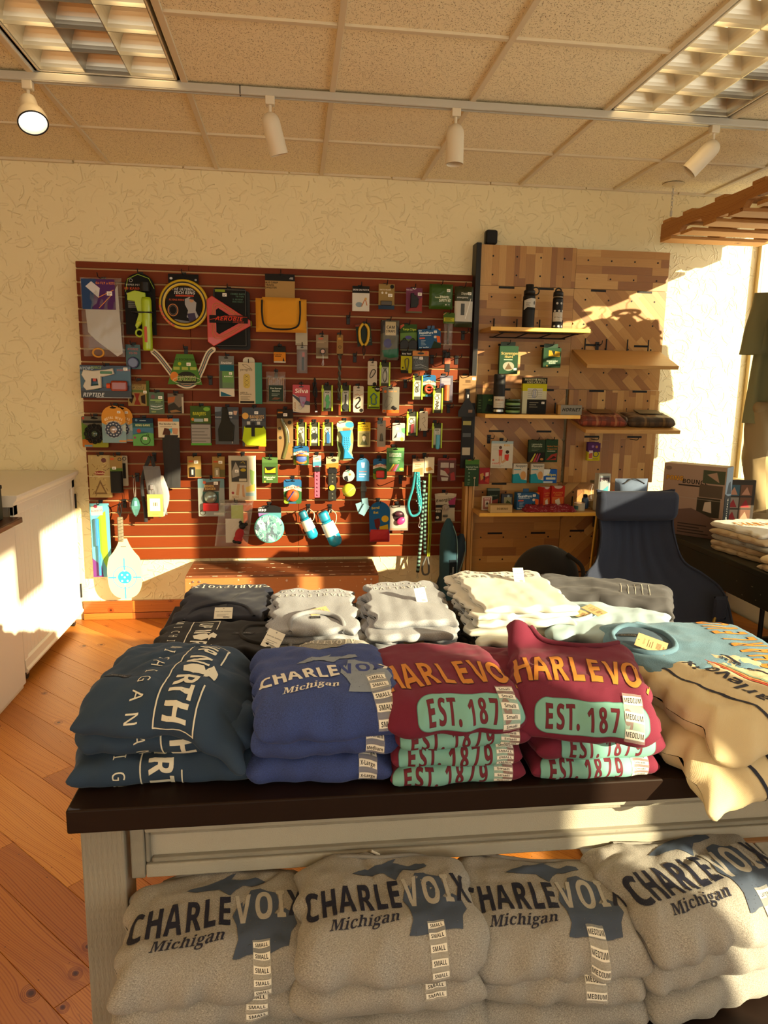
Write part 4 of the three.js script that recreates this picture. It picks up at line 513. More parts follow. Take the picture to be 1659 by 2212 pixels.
{
  const p = teePile(nth.slice(0, 3).map((n) => n + ' pale blue tee in the pile between white tees and blue sweatshirt').concat(['topmost pale blue tee with two paper hang tags']), { x: 0.8, z: 2.88, w: 0.29, d: 0.27, h: 0.034, turn: -0.5, mat: [C.slate, C.pale, C.pale, C.pale], group: 'pale blue tees', seed: 381, wave: 0.006, jit: 0.02 });
  const g = p[3]; g.rib([[-0.14, 0.06, 0], [-0.07, 0.05, 0.003], [-0.04, 0.0, 0.004], [-0.07, -0.06, 0.003], [-0.14, -0.07, 0]], 0.006, C.pale); g.tag(A.tag, -0.08, 0.02, 0.034, 0.06, [-1.3, 0, 1.2], 0.01); g.tag(A.tag, -0.04, 0.0, 0.034, 0.06, [-1.4, 0, 0.9], 0.012);
  teePile(['lower slate grey sweatshirt at the far table corner', 'upper slate grey sweatshirt at the far table corner'], { x: 0.92, z: 2.56, w: 0.4, d: 0.26, h: 0.06, turn: -0.42, mat: C.slate, group: 'slate grey sweatshirts', seed: 391, wave: 0.004, cat: 'sweatshirt', name: 'folded_sweatshirt' })[1].print(A.weave, 0.1, 0, 0.1, 0.1, 0, { name: 'lettering' });
}
{
  ['lowest sky blue sweatshirt under the one with orange letters', 'second sky blue sweatshirt under the one with orange letters', 'top sky blue sweatshirt with orange letters and a wide round neck'].forEach((label, i) => {
    const g = garment({ name: 'folded_sweatshirt', label, cat: 'sweatshirt', pos: [0.9 + i * 0.004, TY + i * 0.046, 3.12 - i * 0.004], turn: [-0.05, -0.02, -0.05][i], w: 0.37, d: 0.33, h: 0.047, seed: 401 + i, wr: 0.004, mat: C.sky, group: 'sky blue sweatshirts', edge: 0.006 });
    if (i < 2) return;
    g.print(A.orange, 0.115, 0.0, 0.31, 0.115, -PI / 2, { name: 'lettering' });
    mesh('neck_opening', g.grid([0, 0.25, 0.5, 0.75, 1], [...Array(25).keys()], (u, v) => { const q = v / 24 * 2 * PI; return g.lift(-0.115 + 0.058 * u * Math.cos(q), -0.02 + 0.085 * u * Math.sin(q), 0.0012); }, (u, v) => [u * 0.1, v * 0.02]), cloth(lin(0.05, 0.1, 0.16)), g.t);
    g.rib([...Array(25).keys()].map((k) => { const q = k / 24 * 2 * PI; return [-0.115 + 0.062 * Math.cos(q), -0.02 + 0.09 * Math.sin(q), 0.002]; }), 0.007, C.sky); g.print(A.neck, -0.14, -0.045, 0.045, 0.02, 0.5, { name: 'neck_label', n: 5, m: 4, off: 0.003 }); g.tag(A.tag, -0.125, 0.045, 0.045, 0.065, [-1.15, 0, 1.0], 0.014);
  });
}
// ---------- packaged goods on the slatwall ----------
const PPM = 960;
const bend = (g, f) => { const p = g.attributes.position; for (let i = 0; i < p.count; i++) { const q = f(p.getX(i), p.getY(i), p.getZ(i)); p.setXYZ(i, ...q); } g.computeVertexNormals(); return g; };
function pillow(w, h, d, n = 16, pw = 2.6, seed = 0) { const f = (s) => bend(new THREE.PlaneGeometry(w, h, n, n), (x, y) => { const k = Math.max(0, (1 - Math.abs(2 * x / w) ** pw) * (1 - Math.abs(2 * y / h) ** pw)); return [x, y, s * (d / 2 * Math.sqrt(k) + (seed ? 0.0025 * k * noise(x * 50 + seed, y * 50) : 0))]; }); const a = f(1), b = f(-1); const idx = b.index.array; for (let i = 0; i < idx.length; i += 3) { const t = idx[i]; idx[i] = idx[i + 1]; idx[i + 1] = t; } b.computeVertexNormals(); return merge([a, b]); }
const roundRect = (w, h, r) => { const s = new THREE.Shape(); s.absarc(w / 2 - r, h / 2 - r, r, 0, PI / 2); s.absarc(-w / 2 + r, h / 2 - r, r, PI / 2, PI); s.absarc(-w / 2 + r, -h / 2 + r, r, PI, PI * 1.5); s.absarc(w / 2 - r, -h / 2 + r, r, PI * 1.5, PI * 2); return s; };
const archCard = (w, h) => { const s = new THREE.Shape(); s.moveTo(-w / 2, -h / 2); s.lineTo(w / 2, -h / 2); s.lineTo(w / 2, h / 2 - w * 0.5); s.absarc(0, h / 2 - w * 0.5, w / 2, 0, PI); return s; };
// slatwall hooks: a plate in the groove and a wire arm
let hookProto = null; const hookSeen = new Set();
function hook(x, y, label, len = 0.15, z = SZ) {
  if (!hookProto) { hookProto = thing('display_hook', label, 'hook', [x, y, z], 0, 'black display hooks'); mesh('plate', merge([rbox(0.022, 0.056, 0.005, 0.002, 0, -0.01, 0.003), rbox(0.026, 0.012, 0.008, 0.002, 0, 0.012, 0.004)]), M.blackPlastic, hookProto); mesh('arm', tube([[0, 0, 0.004], [0, 0, 0.06], [0, 0.001, 0.12], [0, 0.006, 0.138], [0, 0.022, 0.15]], 0.0027, 20, 6), M.blackPlastic, hookProto); return hookProto; }
  const h = copy(hookProto, [x, y, z], 0, label); h.scale.z = len / 0.15; return h;
}
const grooveAbove = (y) => SY0 + 0.067 + SP * Math.ceil((y - SY0 - 0.067) / SP - 0.25) - 0.006;
const SHORT = (s) => s.split(' ').slice(0, 10).join(' ');
// a hung piece: group at its lower middle; local y runs up from 0 to h
function hung(name, label, cat, b, { hk = true, turn = 0, lean = 0, group } = {}) {
  const [x, y, w, h, z] = b, t = thing(name, label, cat, [x, y - h / 2, z], turn, group); t.rotation.z = lean;
  if (hk) { const hz = Math.max(0.04, z + 0.02 - SZ); hook(x + (typeof hk === 'number' ? hk : 0), hk === true || typeof hk === 'number' ? y + h / 2 - 0.004 : hk.y, 'black hook holding ' + SHORT(label), Math.max(0.1, hz + 0.03)); }
  return t;
}
function card(name, label, cat, b, draw, o = {}) {
  const [, , w, h] = b, t = hung(name, label, cat, b, o), r = art(w * PPM, h * PPM, draw), th = o.th ?? 0.003;
  const g = o.shape ? extrude(o.shape(w, h), th, 0.0004) : o.r ? extrude(roundRect(w, h, o.r), th, 0.0004) : th > 0.006 ? rbox(w, h, th, 0.002) : new THREE.BoxGeometry(w, h, th);
  mesh(o.part ?? 'card', rectUV(g, r, w, h).translate(0, h / 2, 0), o.gloss ? M.packGloss : M.pack, t);
  if (o.blister) { const [bx, by, bw, bh, bd] = o.blister; mesh('blister', rbox(bw * w, bh * h, bd, Math.min(bd * 0.45, 0.008), bx * w, by * h, bd / 2 + 0.001), M.clear, t); }
  if (o.parts) o.parts(t, w, h);
  return t;
}
const PM = {}; const pm = (hex, o = {}) => (PM[hex + JSON.stringify(o)] ??= phys(new THREE.Color(hex), { roughness: 0.42, ...o }));
const ring = (R, r, x, y, z, rx = 0) => new THREE.TorusGeometry(R, r, 8, 24).rotateX(rx).translate(x, y, z);
const ball = (r, x, y, z, sx = 1, sy = 1, sz = 1) => new THREE.SphereGeometry(r, 20, 14).scale(sx, sy, sz).translate(x, y, z);
const shape = (pts, w, h, th, bevel = 0.001) => extrude(pts.map(([a, b]) => [(a - 0.5) * w, b * h]), th, bevel);

// --- top row
{ const b = [-1.107,1.862,.231,.445,.1], t = hung('kite_pack', 'clear bag with a folded white kite under a purple header card', 'kite', b); const [, , w, h] = b;
  mesh('bag', pillow(w, h, 0.02, 16, 4, 3).translate(0, h / 2, 0.004), M.film, t); const r = art(w * 0.8 * PPM, h * 0.38 * PPM, (p) => p.fill('#27426f').P('#4b2560', [[0.45, 0], [1, 0], [1, 1], [0.3, 1]]).P('#c9cad2', [[0.12, 0.25], [0.3, 0.08], [0.55, 0.3], [0.5, 0.62]]).L('#d98a3c', 0.02, [[0.5, 0.6], [0.95, 0.35]]).L('#d98a3c', 0.02, [[0.5, 0.95], [0.9, 0.5]]).T('Go FLY a KITE', '#d8823a', 0.72, 0.13, 0.09).price(0.75, 0.4)); mesh('header_card', rectUV(new THREE.BoxGeometry(w * 0.8, h * 0.38, 0.003), r, w * 0.8, h * 0.38).translate(-w * 0.06, h * 0.79, 0.012), M.pack, t);
  mesh('kite_sail', shape([[0.1, 0.62], [0.14, 0.3], [0.32, 0.2], [0.82, 0.0], [0.95, 0.04], [0.9, 0.9], [0.7, 0.72]], w, h, 0.006).translate(0, 0.004, 0.006), pm('#b9b7b6', { roughness: 0.8 }), t); mesh('line_winder', ring(0.03, 0.006, -w * 0.14, h * 0.06, 0.012).scale(1, 0.8, 1), pm('#c98f2a'), t); }
{ const b = [-.895,1.896,.174,.448,.08], t = hung('ball_launcher', 'lime green toy launcher strapped to a tall black card', 'toy', b); const [, , w, h] = b;
  const r = art(w * PPM, h * 0.78 * PPM, (p) => p.fill('#0b0b0c').L('#97b83a', 0.02, [[0.04, 0.3], [0.12, 0.1], [0.45, 0.02], [0.8, 0.08], [0.96, 0.24]]).O('#bbb', 0.22, 0.12, 0.05, 0.015).T('HYPER PET', '#aaa', 0.28, 0.19, 0.09).T('K9 KANNON', '#c8502a', 0.36, 0.25, 0.13).T('TENNIS BALL', '#ddd', 0.3, 0.34, 0.08).T('LAUNCHER', '#ddd', 0.3, 0.38, 0.08).lines('#777', 0.1, 0.45, 0.4, 4, 0.03, 0.02)); mesh('card', rectUV(extrude(archCard(w, h * 0.78), 0.003, 0.0004), r, w, h * 0.78).translate(0, h * 0.61, 0), M.pack, t);
  const lime = pm('#9dba10', { clearcoat: 0.5 }); mesh('barrel', merge([at(lathe([[0.018, -0.21], [0.026, -0.212], [0.028, -0.2], [0.028, -0.05], [0.03, -0.045], [0.03, 0.07], [0.026, 0.09], [0.001, 0.09]]), 0, 0, 0)]).translate(w * 0.22, h * 0.49, 0.03), lime, t);
  mesh('grip', extrude([[-0.1, 0.06], [-0.1, 0.095], [-0.06, 0.11], [-0.005, 0.1], [0, -0.02], [-0.055, -0.1], [-0.062, -0.085], [-0.04, -0.02], [-0.055, 0.03], [-0.06, 0.055]], 0.03, 0.003).translate(w * 0.22, h * 0.52, 0.03), lime, t);
  mesh('guard', ring(0.02, 0.006, w * 0.22 - 0.045, h * 0.24, 0.03), lime, t); mesh('ball', ball(0.016, w * 0.22 - 0.045, h * 0.37, 0.035), pm('#b8c832'), t); mesh('muzzle', cyl(0.028, 0.05, w * 0.2, h * 0.82, 0.03), M.blackPlastic, t); mesh('strap', rbox(w * 0.7, 0.008, 0.062, 0.003, w * 0.1, h * 0.5, 0.03), M.blackPlastic, t); mesh('decal', rbox(0.016, 0.09, 0.004, 0.002, w * 0.22 - 0.004, h * 0.22, 0.058), pm('#b8421c'), t); }
{ const b = [-.647,1.964,.291,.323,.07], t = hung('flying_ring', 'yellow flying ring around a black printed card with a jumper', 'toy', b); const [, , w, h] = b;
  const r = art(w * 0.95 * PPM, h * PPM, (p) => { p.fill('#121112'); p.P('#6f7276', [[0.18, 0.82], [0.3, 0.76], [0.8, 0.82], [0.78, 1], [0.3, 0.97]]); p.T('THE ULTIMATE', '#c9cbd0', 0.52, 0.23, 0.075, { skew: 0.2 }).T('TECH RING', '#c9cbd0', 0.52, 0.29, 0.085, { skew: 0.2 }).R('#b2432a', 0.33, 0.33, 0.38, 0.03).T('FLYING RING', '#c4572f', 0.35, 0.42, 0.05).O('#b87a4e', 0.27, 0.6, 0.1, 0.02, 0.12).O('#55504c', 0.27, 0.6, 0.075, 0.015, 0.09); p.P('#9a9a9e', [[0.52, 0.4], [0.62, 0.36], [0.76, 0.46], [0.74, 0.6], [0.84, 0.78], [0.74, 0.98], [0.66, 0.94], [0.7, 0.8], [0.55, 0.72], [0.58, 0.6], [0.52, 0.5]]); p.C('#b48a6c', 0.66, 0.42, 0.045).P('#28303a', [[0.6, 0.4], [0.67, 0.35], [0.72, 0.41]]).P('#3b3550', [[0.56, 0.66], [0.72, 0.64], [0.78, 0.9], [0.6, 0.8]]).price(0.22, 0.83, 0.08); });
  mesh('card', rectUV(extrude([...Array(33)].map((_, i) => { const a = i / 32 * 2 * PI; return [Math.cos(a) * w * 0.36, Math.sin(a) * w * 0.36]; }), 0.003, 0.0003), r, w * 0.95, h).translate(0, h * 0.46, 0.005), M.pack, t); mesh('top_tab', rectUV(new THREE.BoxGeometry(w * 0.6, h * 0.16, 0.003), art(80, 30, (p) => p.fill('#0d0d0e').C('#ccc', 0.1, 0.5, 0.05).C('#999', 0.9, 0.6, 0.04)), w * 0.6, h * 0.16).translate(0, h * 0.92, -0.004), M.pack, t);
  mesh('ring', new THREE.TorusGeometry(w * 0.435, w * 0.062, 10, 56).scale(1, 1, 0.35).translate(0, h * 0.46, 0.006), pm('#c2a312', { clearcoat: 0.3 }), t); mesh('ring_edge', new THREE.TorusGeometry(w * 0.435, w * 0.014, 6, 56).translate(0, h * 0.46, 0.013), pm('#1c1a10'), t); mesh('side_lettering', merge([0, 1, 2, 3, 4, 5, 6].map((i) => { const a = 3.25 + i * 0.16; return at(new THREE.BoxGeometry(0.012, 0.016, 0.002), Math.cos(a) * w * 0.47, h * 0.46 + Math.sin(a) * w * 0.47, 0.0125, 0, 0, a); })), pm('#c5451c'), t); }
{ const b = [-.389,1.882,.236,.342,.08], t = hung('flying_triangle', 'red triangular flyer with gold trim on a black card', 'toy', b); const [, , w, h] = b;
  const r = art(w * 0.82 * PPM, h * PPM, (p) => p.fill('#0e0f0f').L('#6b6b6b', 0.012, [[0.03, 0.03], [0.97, 0.03], [0.97, 0.97], [0.03, 0.97]], true).R('#7f9426', 0.06, 0.03, 0.3, 0.04).price(0.28, 0.09, 0.13).T('COMES BACK', '#59806f', 0.74, 0.1, 0.07).T('TO YOU', '#59806f', 0.8, 0.14, 0.07).T('IL REVIENT', '#59806f', 0.74, 0.19, 0.06).T('VERS VOUS !', '#59806f', 0.74, 0.23, 0.06)); mesh('card', rectUV(extrude(roundRect(w * 0.82, h, 0.02), 0.003, 0.0003), r, w * 0.82, h).translate(w * 0.04, h / 2, 0), M.pack, t); mesh('card_behind', extrude(roundRect(w * 0.82, h, 0.02), 0.003, 0.0003).translate(w * 0.12, h * 0.46, -0.012), M.black, t);
  const tri = (s) => [[-0.5 * s, 0.52 * s], [-0.38 * s, 0.6 * s], [0.56 * s, 0.02 * s], [0.56 * s, -0.1 * s], [-0.36 * s, -0.62 * s], [-0.5 * s, -0.52 * s]]; mesh('flyer', extrude(tri(w * 0.98), 0.014, 0.004, [tri(w * 0.5).map(([x, y]) => [x * 1.05 - 0.006, y * 1.05])]).translate(-w * 0.02, h * 0.44, 0.012), pm('#b52a1c', { clearcoat: 0.3 }), t);
  mesh('gold_trim', merge([[0.72], [0.62]].map(([s]) => { const q = tri(w * s); return tube([...q, q[0]].map(([x, y]) => [x - 0.004, y + h * 0.44, 0.02]), 0.0016, 60, 5); })), pm('#b0762e'), t); mesh('lettering', rectUV(new THREE.BoxGeometry(w * 0.95, h * 0.13, 0.004), art(150, 36, (p) => p.fill('#131112').L('#c63a22', 0.015, [[0.02, 0.6], [0.4, 0.1], [0.98, 0.2]]).T('AEROBIE', '#cf3b22', 0.52, 0.42, 0.17, { skew: 0.25 }).T('ORBITER', '#b23a26', 0.75, 0.82, 0.07, { skew: 0.25 })), w * 0.95, h * 0.13).translate(0.002, h * 0.47, 0.022), M.pack, t);
  const q = hung('flying_triangle', 'second triangular flyer, only its lime corner showing behind the red one', 'toy', [b[0] + w * 0.42, b[1] - h * 0.18, w * 0.5, h * 0.3, 0.05], { hk: false }); mesh('flyer', extrude([[-0.045, 0], [-0.04, 0.02], [0.015, 0.046], [0.032, 0.042], [0.034, 0.02], [0.02, 0.014], [-0.03, -0.02]], 0.012, 0.003).translate(0, h * 0.16, 0), pm('#8aa316'), q); }
{ const b = [-.077,1.97,.3,.335,.12], t = hung('toiletry_bag', 'golden yellow toiletry bag with black piping below a kraft card', 'bag', b); const [, , w, h] = b, bh = h * 0.58; const yel = cloth(lin(0.62, 0.28, 0.015));
  mesh('bag', pillow(w, bh, 0.09, 20, 5, 5).translate(0, bh / 2, 0), yel, t); mesh('flap', pillow(w * 0.74, bh * 0.9, 0.05, 14, 5, 8).translate(0, bh * 0.57, 0.028), yel, t); mesh('piping', tube([[-w * 0.37, bh * 0.93, 0.04], [-w * 0.37, bh * 0.5, 0.05], [-w * 0.33, bh * 0.2, 0.05], [-w * 0.2, bh * 0.1, 0.05], [w * 0.2, bh * 0.1, 0.05], [w * 0.33, bh * 0.2, 0.05], [w * 0.37, bh * 0.5, 0.05], [w * 0.37, bh * 0.93, 0.04]], 0.005, 60, 6), M.black, t);
  const r = art(w * 0.58 * PPM, h * 0.42 * PPM, (p) => p.fill('#a0804e').R('#191817', 0, 0, 1, 0.28).P('#8d8d8d', [[0.8, 0.2], [0.85, 0.12], [0.94, 0.12], [0.94, 0.22]]).T('BASE CAMP', '#2a2117', 0.2, 0.36, 0.085).T('TRAVEL', '#2a2117', 0.16, 0.46, 0.085).T('CANISTER', '#2a2117', 0.19, 0.56, 0.085)); mesh('header_card', rectUV(new THREE.BoxGeometry(w * 0.58, h * 0.42, 0.003), r, w * 0.58, h * 0.42).translate(-w * 0.02, h * 0.79, 0), M.pack, t);
  mesh('leaflet', rectUV(new THREE.BoxGeometry(w * 0.24, h * 0.42, 0.002), art(60, 110, (p) => p.fill('#a8a290').lines('#77725f', 0.12, 0.12, 0.7, 3, 0.05, 0.02).T('NORTH FACE', '#444', 0.35, 0.95, 0.1)), w * 0.24, h * 0.42).translate(w * 0.4, -h * 0.0, -0.03), M.pack, t); }
card('patch_pack', 'white iron on patch pack with black header near the top edge', 'patch', [.4,2.014,.104,.146,.1], (p) => p.fill('#c7c5bd').R('#141414', 0, 0, 1, 0.28).T('IRON ON PATCH', '#ddd', 0.5, 0.16, 0.12).C('#7b8d9a', 0.4, 0.74, 0.2, 0.14).L('#a8653d', 0.05, [[0.55, 0.8], [0.75, 0.5], [0.85, 0.75]]).C('#c09a58', 0.78, 0.5, 0.07).slot(), { blister: [0, 0.36, 0.9, 0.66, 0.006] });
card('fire_starter_card', 'tan woodgrain card with blue foot beside the white patch pack', 'camp tool', [.556,2.03,.097,.147,.1], (p) => p.fill('#8c7443').R('#24384f', 0, 0.84, 1, 0.16).C('#1d1c19', 0.84, 0.1, 0.12).C('#cfcabb', 0.24, 0.35, 0.07).C('#cfcabb', 0.48, 0.35, 0.07).T('SWITCH BLADE', '#d5d1c0', 0.42, 0.22, 0.1).price(0.6, 0.38, 0.26), { parts: (t, w, h) => mesh('steel_rod', rbox(w * 0.7, h * 0.18, 0.012, 0.004, -0.002, h * 0.24, 0.008), pm('#3c352b'), t) });
card('bear_bell_card', 'plum to red card with a black rounded clip tool', 'camp tool', [.726,2.013,.1,.147,.1], (p) => { p.fill('#6a3550'); p.P('#8c3a38', [[0, 1], [1, 0.35], [1, 1]]); p.C('#d7d3cb', 0.5, -0.02, 0.13).T('Nite Ize', '#ccc', 0.2, 0.08, 0.1).price(0.72, 0.18, 0.24).R('#5c5a45', 0, 0.93, 1, 0.07); }, { parts: (t, w, h) => mesh('clip_tool', extrude([[-0.022, -0.04], [-0.02, 0.04], [-0.006, 0.04], [-0.006, 0.03], [0.012, 0.026], [0.022, 0.008], [0.022, -0.02], [0.012, -0.036], [-0.006, -0.038]], 0.02, 0.003).translate(0, h * 0.48, 0.012), M.blackPlastic, t) });
{ const b = [.888,2.038,.146,.147,.12], t = hung('first_aid_pouch', 'green pouch lettered travel safety kit', 'first aid kit', b); const [, , w, h] = b; const r = art(w * PPM, h * PPM, (p) => p.fill('#31501a').R('#2a4716', 0, 0, 1, 0.16).T('Poison', '#d2d6c0', 0.34, 0.54, 0.07).T('TRAVEL', '#e2e3d6', 0.64, 0.52, 0.15, { sx: 0.8 }).T('SAFETY KIT', '#e2e3d6', 0.66, 0.65, 0.15, { sx: 0.66 }).price(0.72, 0.2, 0.15).C('#ccc', 0.7, 0.82, 0.03).R('#bbb', 0.8, 0.81, 0.06, 0.02)); mesh('pouch', rectUV(pillow(w, h, 0.03, 16, 4, 4), r, w, h).translate(0, h / 2, 0), M.packGloss, t); }
{ const b = [1.03,1.981,.116,.242,.12], t = hung('utensil_pack', 'dark green and silver hanging pack beside the green pouch', 'camp tool', b); const [, , w, h] = b; const r = art(w * PPM, h * PPM, (p) => p.fill('#2b2f18').T('Zippo', '#c9c9c0', 0.55, 0.18, 0.16).T('emergency', '#ccc', 0.42, 0.27, 0.11).R('#b9b7ae', 0.02, 0.36, 0.96, 0.5).R('#3b3f3c', 0.34, 0.42, 0.2, 0.28).L('#efefe9', 0.03, [[0.86, 0.3], [0.6, 0.78]]).price(0.68, 0.14, 0.2)); mesh('pouch', rectUV(pillow(w, h, 0.024, 14, 5, 6), r, w, h).translate(0, h / 2, 0), M.packGloss, t); }
{ const b = [.433,1.764,.096,.215,.1], t = hung('folding_tool', 'yellow handled folding tool on a dark teal card', 'tool', b); const [, , w, h] = b; const r = art(w * 0.95 * PPM, h * 0.62 * PPM, (p) => p.fill('#26322f').R('#7a3b2c', 0, 0.02, 0.5, 0.1).lines('#7d8a86', 0.78, 0.3, 0.14, 5, 0.12, 0.05)); const c = mesh('card', rectUV(new THREE.BoxGeometry(w * 0.95, h * 0.62, 0.003), r, w * 0.95, h * 0.62).translate(w * 0.06, h * 0.68, -0.006), M.pack, t); c.rotation.z = 0.12;
  const yel = pm('#bf9a10'); for (const s of [-1, 1]) mesh('handle', tube([[s * 0.006 - 0.012, h * 0.98, 0.01], [s * 0.026 - 0.012, h * 0.84, 0.01], [s * 0.022 - 0.012, h * 0.5, 0.01], [s * 0.006 - 0.012, h * 0.38, 0.01]], 0.0085, 16, 8), yel, t); mesh('wrist_strap', tube([[-0.012, h * 0.4, 0.01], [-0.018, h * 0.24, 0.012], [-0.012, h * 0.1, 0.01], [-0.005, h * 0.24, 0.012], [-0.012, h * 0.38, 0.01]], 0.003, 24, 6), M.black, t); mesh('strap_end', rbox(0.006, 0.016, 0.005, 0.001, -0.012, h * 0.05, 0.01), pm('#a08e74'), t); }
{ const b = [.578,1.772,.114,.237,.12], t = hung('cam_strap_pack', 'plastic bag with a kraft label lettered cam straps', 'strap', b); const [, , w, h] = b; const r = art(w * PPM, h * PPM, (p) => { p.fill('#57564c'); p.P('#35363a', [[0, 0.05], [0.25, 0], [0.3, 0.3], [0, 0.35]]).P('#2b2b29', [[0.8, 0.1], [1, 0.2], [1, 0.36], [0.85, 0.36]]).R('#b7aa8a', 0.24, 0.04, 0.56, 0.34).T('CAM', '#25221d', 0.52, 0.18, 0.22, { sx: 0.95 }).T('STRAPS', '#25221d', 0.52, 0.28, 0.19, { sx: 0.75 }).C('#3c3c6e', 0.38, 0.58, 0.22, 0.24).C('#56564c', 0.75, 0.54, 0.2).P('#1d5b43', [[0.08, 0.76], [0.98, 0.7], [0.95, 0.92], [0.5, 0.95], [0.2, 0.92]]); }); mesh('bag', rectUV(pillow(w, h, 0.035, 16, 5, 9), r, w, h).translate(0, h / 2, 0), M.packGloss, t); }
card('tarp_clip_card', 'green card with two black tarp clips beside the cam straps', 'clip', [.693,1.792,.103,.157,.12], (p) => p.fill('#2c4a1e').P('#b0523a', [[0, 0.06], [0.2, 0], [0.25, 0.05], [0, 0.2]]).T('Tarp Clips', '#b6c640', 0.55, 0.2, 0.17).P('#5a7c3d', [[0, 0.35], [1, 0.3], [1, 0.62], [0, 0.62]]).C('#4d4a86', 0.5, 0.5, 0.2, 0.1).R('#6d6f5a', 0, 0.6, 1, 0.4), { parts: (t, w, h) => { for (const s of [-1, 1]) mesh('tarp_clip', merge([extrude([[-0.024, -0.004], [-0.026, 0.03], [-0.012, 0.046], [0.012, 0.046], [0.024, 0.03], [0.02, -0.004]], 0.014, 0.003), ring(0.008, 0.003, 0, 0.05, 0)]).translate(s * 0.026, h * 0.06 + 0.004, 0.014), M.blackPlastic, t); } });
const rapid = (p) => p.fill('#24507a').T('RapidPure', '#dfe7ea', 0.36, 0.2, 0.13, { sx: 0.95 }).T('MSR', '#dfe7ea', 0.1, 0.08, 0.07).R('#bcc7cf', 0.08, 0.31, 0.5, 0.03).R('#c0553a', 0.06, 0.42, 0.24, 0.08).lines('#b8c5cf', 0.12, 0.58, 0.22, 4, 0.07, 0.02).T('Trail Purifier', '#dfe7ea', 0.25, 0.92, 0.07).P('#20301f', [[0.55, 1], [0.7, 0.62], [1, 0.8], [1, 1]]).P('#cf5a1e', [[0.8, 0.35], [0.97, 0.4], [0.98, 0.72], [0.84, 0.7]]).C('#c9bfae', 0.75, 0.42, 0.06).P('#c96a1f', [[0.85, 0], [1, 0], [1, 0.14]]).price(0.7, 0.1, 0.13);
const rapidTab = (t, w, h) => mesh('hang_tab', rbox(w * 0.32, h * 0.22, 0.003, 0.001, w * 0.12, h * 1.07, -0.01), pm('#24507a'), t);
card('water_filter_box', 'blue water purifier box hanging by its tab beside the tarp clips', 'box', [.824,1.786,.141,.116,.12], rapid, { th: 0.04, lean: 0.06, parts: rapidTab });
{ const b = [.94,1.833,.07,.218,.13], t = hung('vial_pack', 'slim clear tube below a small green and yellow tag', 'vial', b); const [, , w, h] = b; mesh('tag', rectUV(extrude(roundRect(w, h * 0.3, 0.008), 0.003, 0.0003), art(60, 60, (p) => p.fill('#3f5b1f').R('#a8a828', 0.05, 0.45, 0.9, 0.35).L('#c86', 0.05, [[0, 0.2], [0.25, 0]]).lines('#4d5520', 0.15, 0.5, 0.7, 3, 0.1, 0.04)), w, h * 0.3).translate(0, h * 0.86, 0), M.pack, t); mesh('sleeve', pillow(w * 0.8, h * 0.76, 0.014, 10, 4, 7).translate(-0.003, h * 0.38, 0), M.film, t); mesh('rod', cyl(0.006, h * 0.55, -0.003, h * 0.42, 0), pm('#4a443b'), t); }
{ const b = [.938,1.648,.053,.123,.13], t = hung('camp_lighter', 'black stick with a coral band hanging below the clear tube', 'lighter', b); const [, , w, h] = b; mesh('stick', rbox(w * 0.62, h, 0.012, 0.004, 0, h / 2, 0), M.blackPlastic, t); mesh('band', rbox(w * 0.7, h * 0.3, 0.014, 0.003, 0, h * 0.56, 0), pm('#c4694a'), t); }
// --- toys on the bright end
card('puck_card', 'teal card with a round blue puck below the lime launcher', 'toy', [-.953,1.643,.085,.143,.06], (p) => p.fill('#2c5157').T('ATOMIC', '#a8463f', 0.5, 0.2, 0.19).T('YO-YO', '#a8463f', 0.5, 0.36, 0.19).C('#23484b', 0.5, 0.74, 0.44).slot(), { gloss: 1, parts: (t, w, h) => mesh('puck', merge([cyl(w * 0.34, 0.016, 0, 0, 0).rotateX(PI / 2), ring(w * 0.34, 0.004, 0, 0, 0.006)]).translate(0, h * 0.26, 0.012), pm('#15185a', { clearcoat: 0.6 }), t) });
{ card('water_blaster', 'white and orange water blaster on a wide dark card', 'toy', [-1.112,1.494,.289,.192,.08], (p) => p.fill('#26384f').P('#3a5f78', [[0, 0.2], [1, 0.05], [1, 0.6], [0, 0.7]]).R('#17181d', 0, 0.78, 1, 0.22).T('HYDRO', '#aebac4', 0.14, 0.1, 0.08, { skew: 0.25 }).T('FORCE', '#7d9a3a', 0.32, 0.08, 0.07, { skew: 0.25 }).T('RIPTIDE', '#c3c7ca', 0.25, 0.9, 0.11, { skew: 0.25 }).T('OVER 30 FT', '#b04a3a', 0.86, 0.14, 0.05).price(0.86, 0.06, 0.08).R('#a5a7a8', 0.3, 0.97, 0.7, 0.02), { gloss: 1, th: 0.012, parts: (t, w, h) => {
  mesh('blaster_body', extrude([[-0.12, 0.035], [-0.11, 0.06], [-0.06, 0.055], [0.01, 0.062], [0.05, 0.07], [0.055, 0.045], [0.0, 0.03], [-0.02, 0.03], [-0.02, -0.035], [-0.06, -0.045], [-0.1, -0.05], [-0.115, -0.03], [-0.1, 0.0]], 0.03, 0.004, [[[-0.07, 0.015], [-0.035, 0.015], [-0.03, -0.025], [-0.075, -0.03]]]).translate(-0.005, h * 0.52, 0.02), pm('#c2bdb0'), t); mesh('trigger', rbox(0.02, 0.02, 0.016, 0.003, -0.058, h * 0.56, 0.022), pm('#b0301c'), t); mesh('grip_panel', rbox(0.034, 0.034, 0.014, 0.006, -0.055, h * 0.34, 0.014), pm('#1c4f48'), t); mesh('barrel_vent', rbox(0.07, 0.016, 0.034, 0.005, 0.012, h * 0.78, 0.022), pm('#3f7a5e'), t); mesh('water_tank', rbox(0.095, 0.062, 0.034, 0.012, 0.08, h * 0.38, 0.024), pm('#a33718', { transmission: 0.3, roughness: 0.2 }), t); mesh('tank_cap', cyl(0.015, 0.022, 0, 0, 0).rotateZ(PI / 2).translate(0.02, h * 0.38, 0.022), pm('#c9481c'), t); } }); }
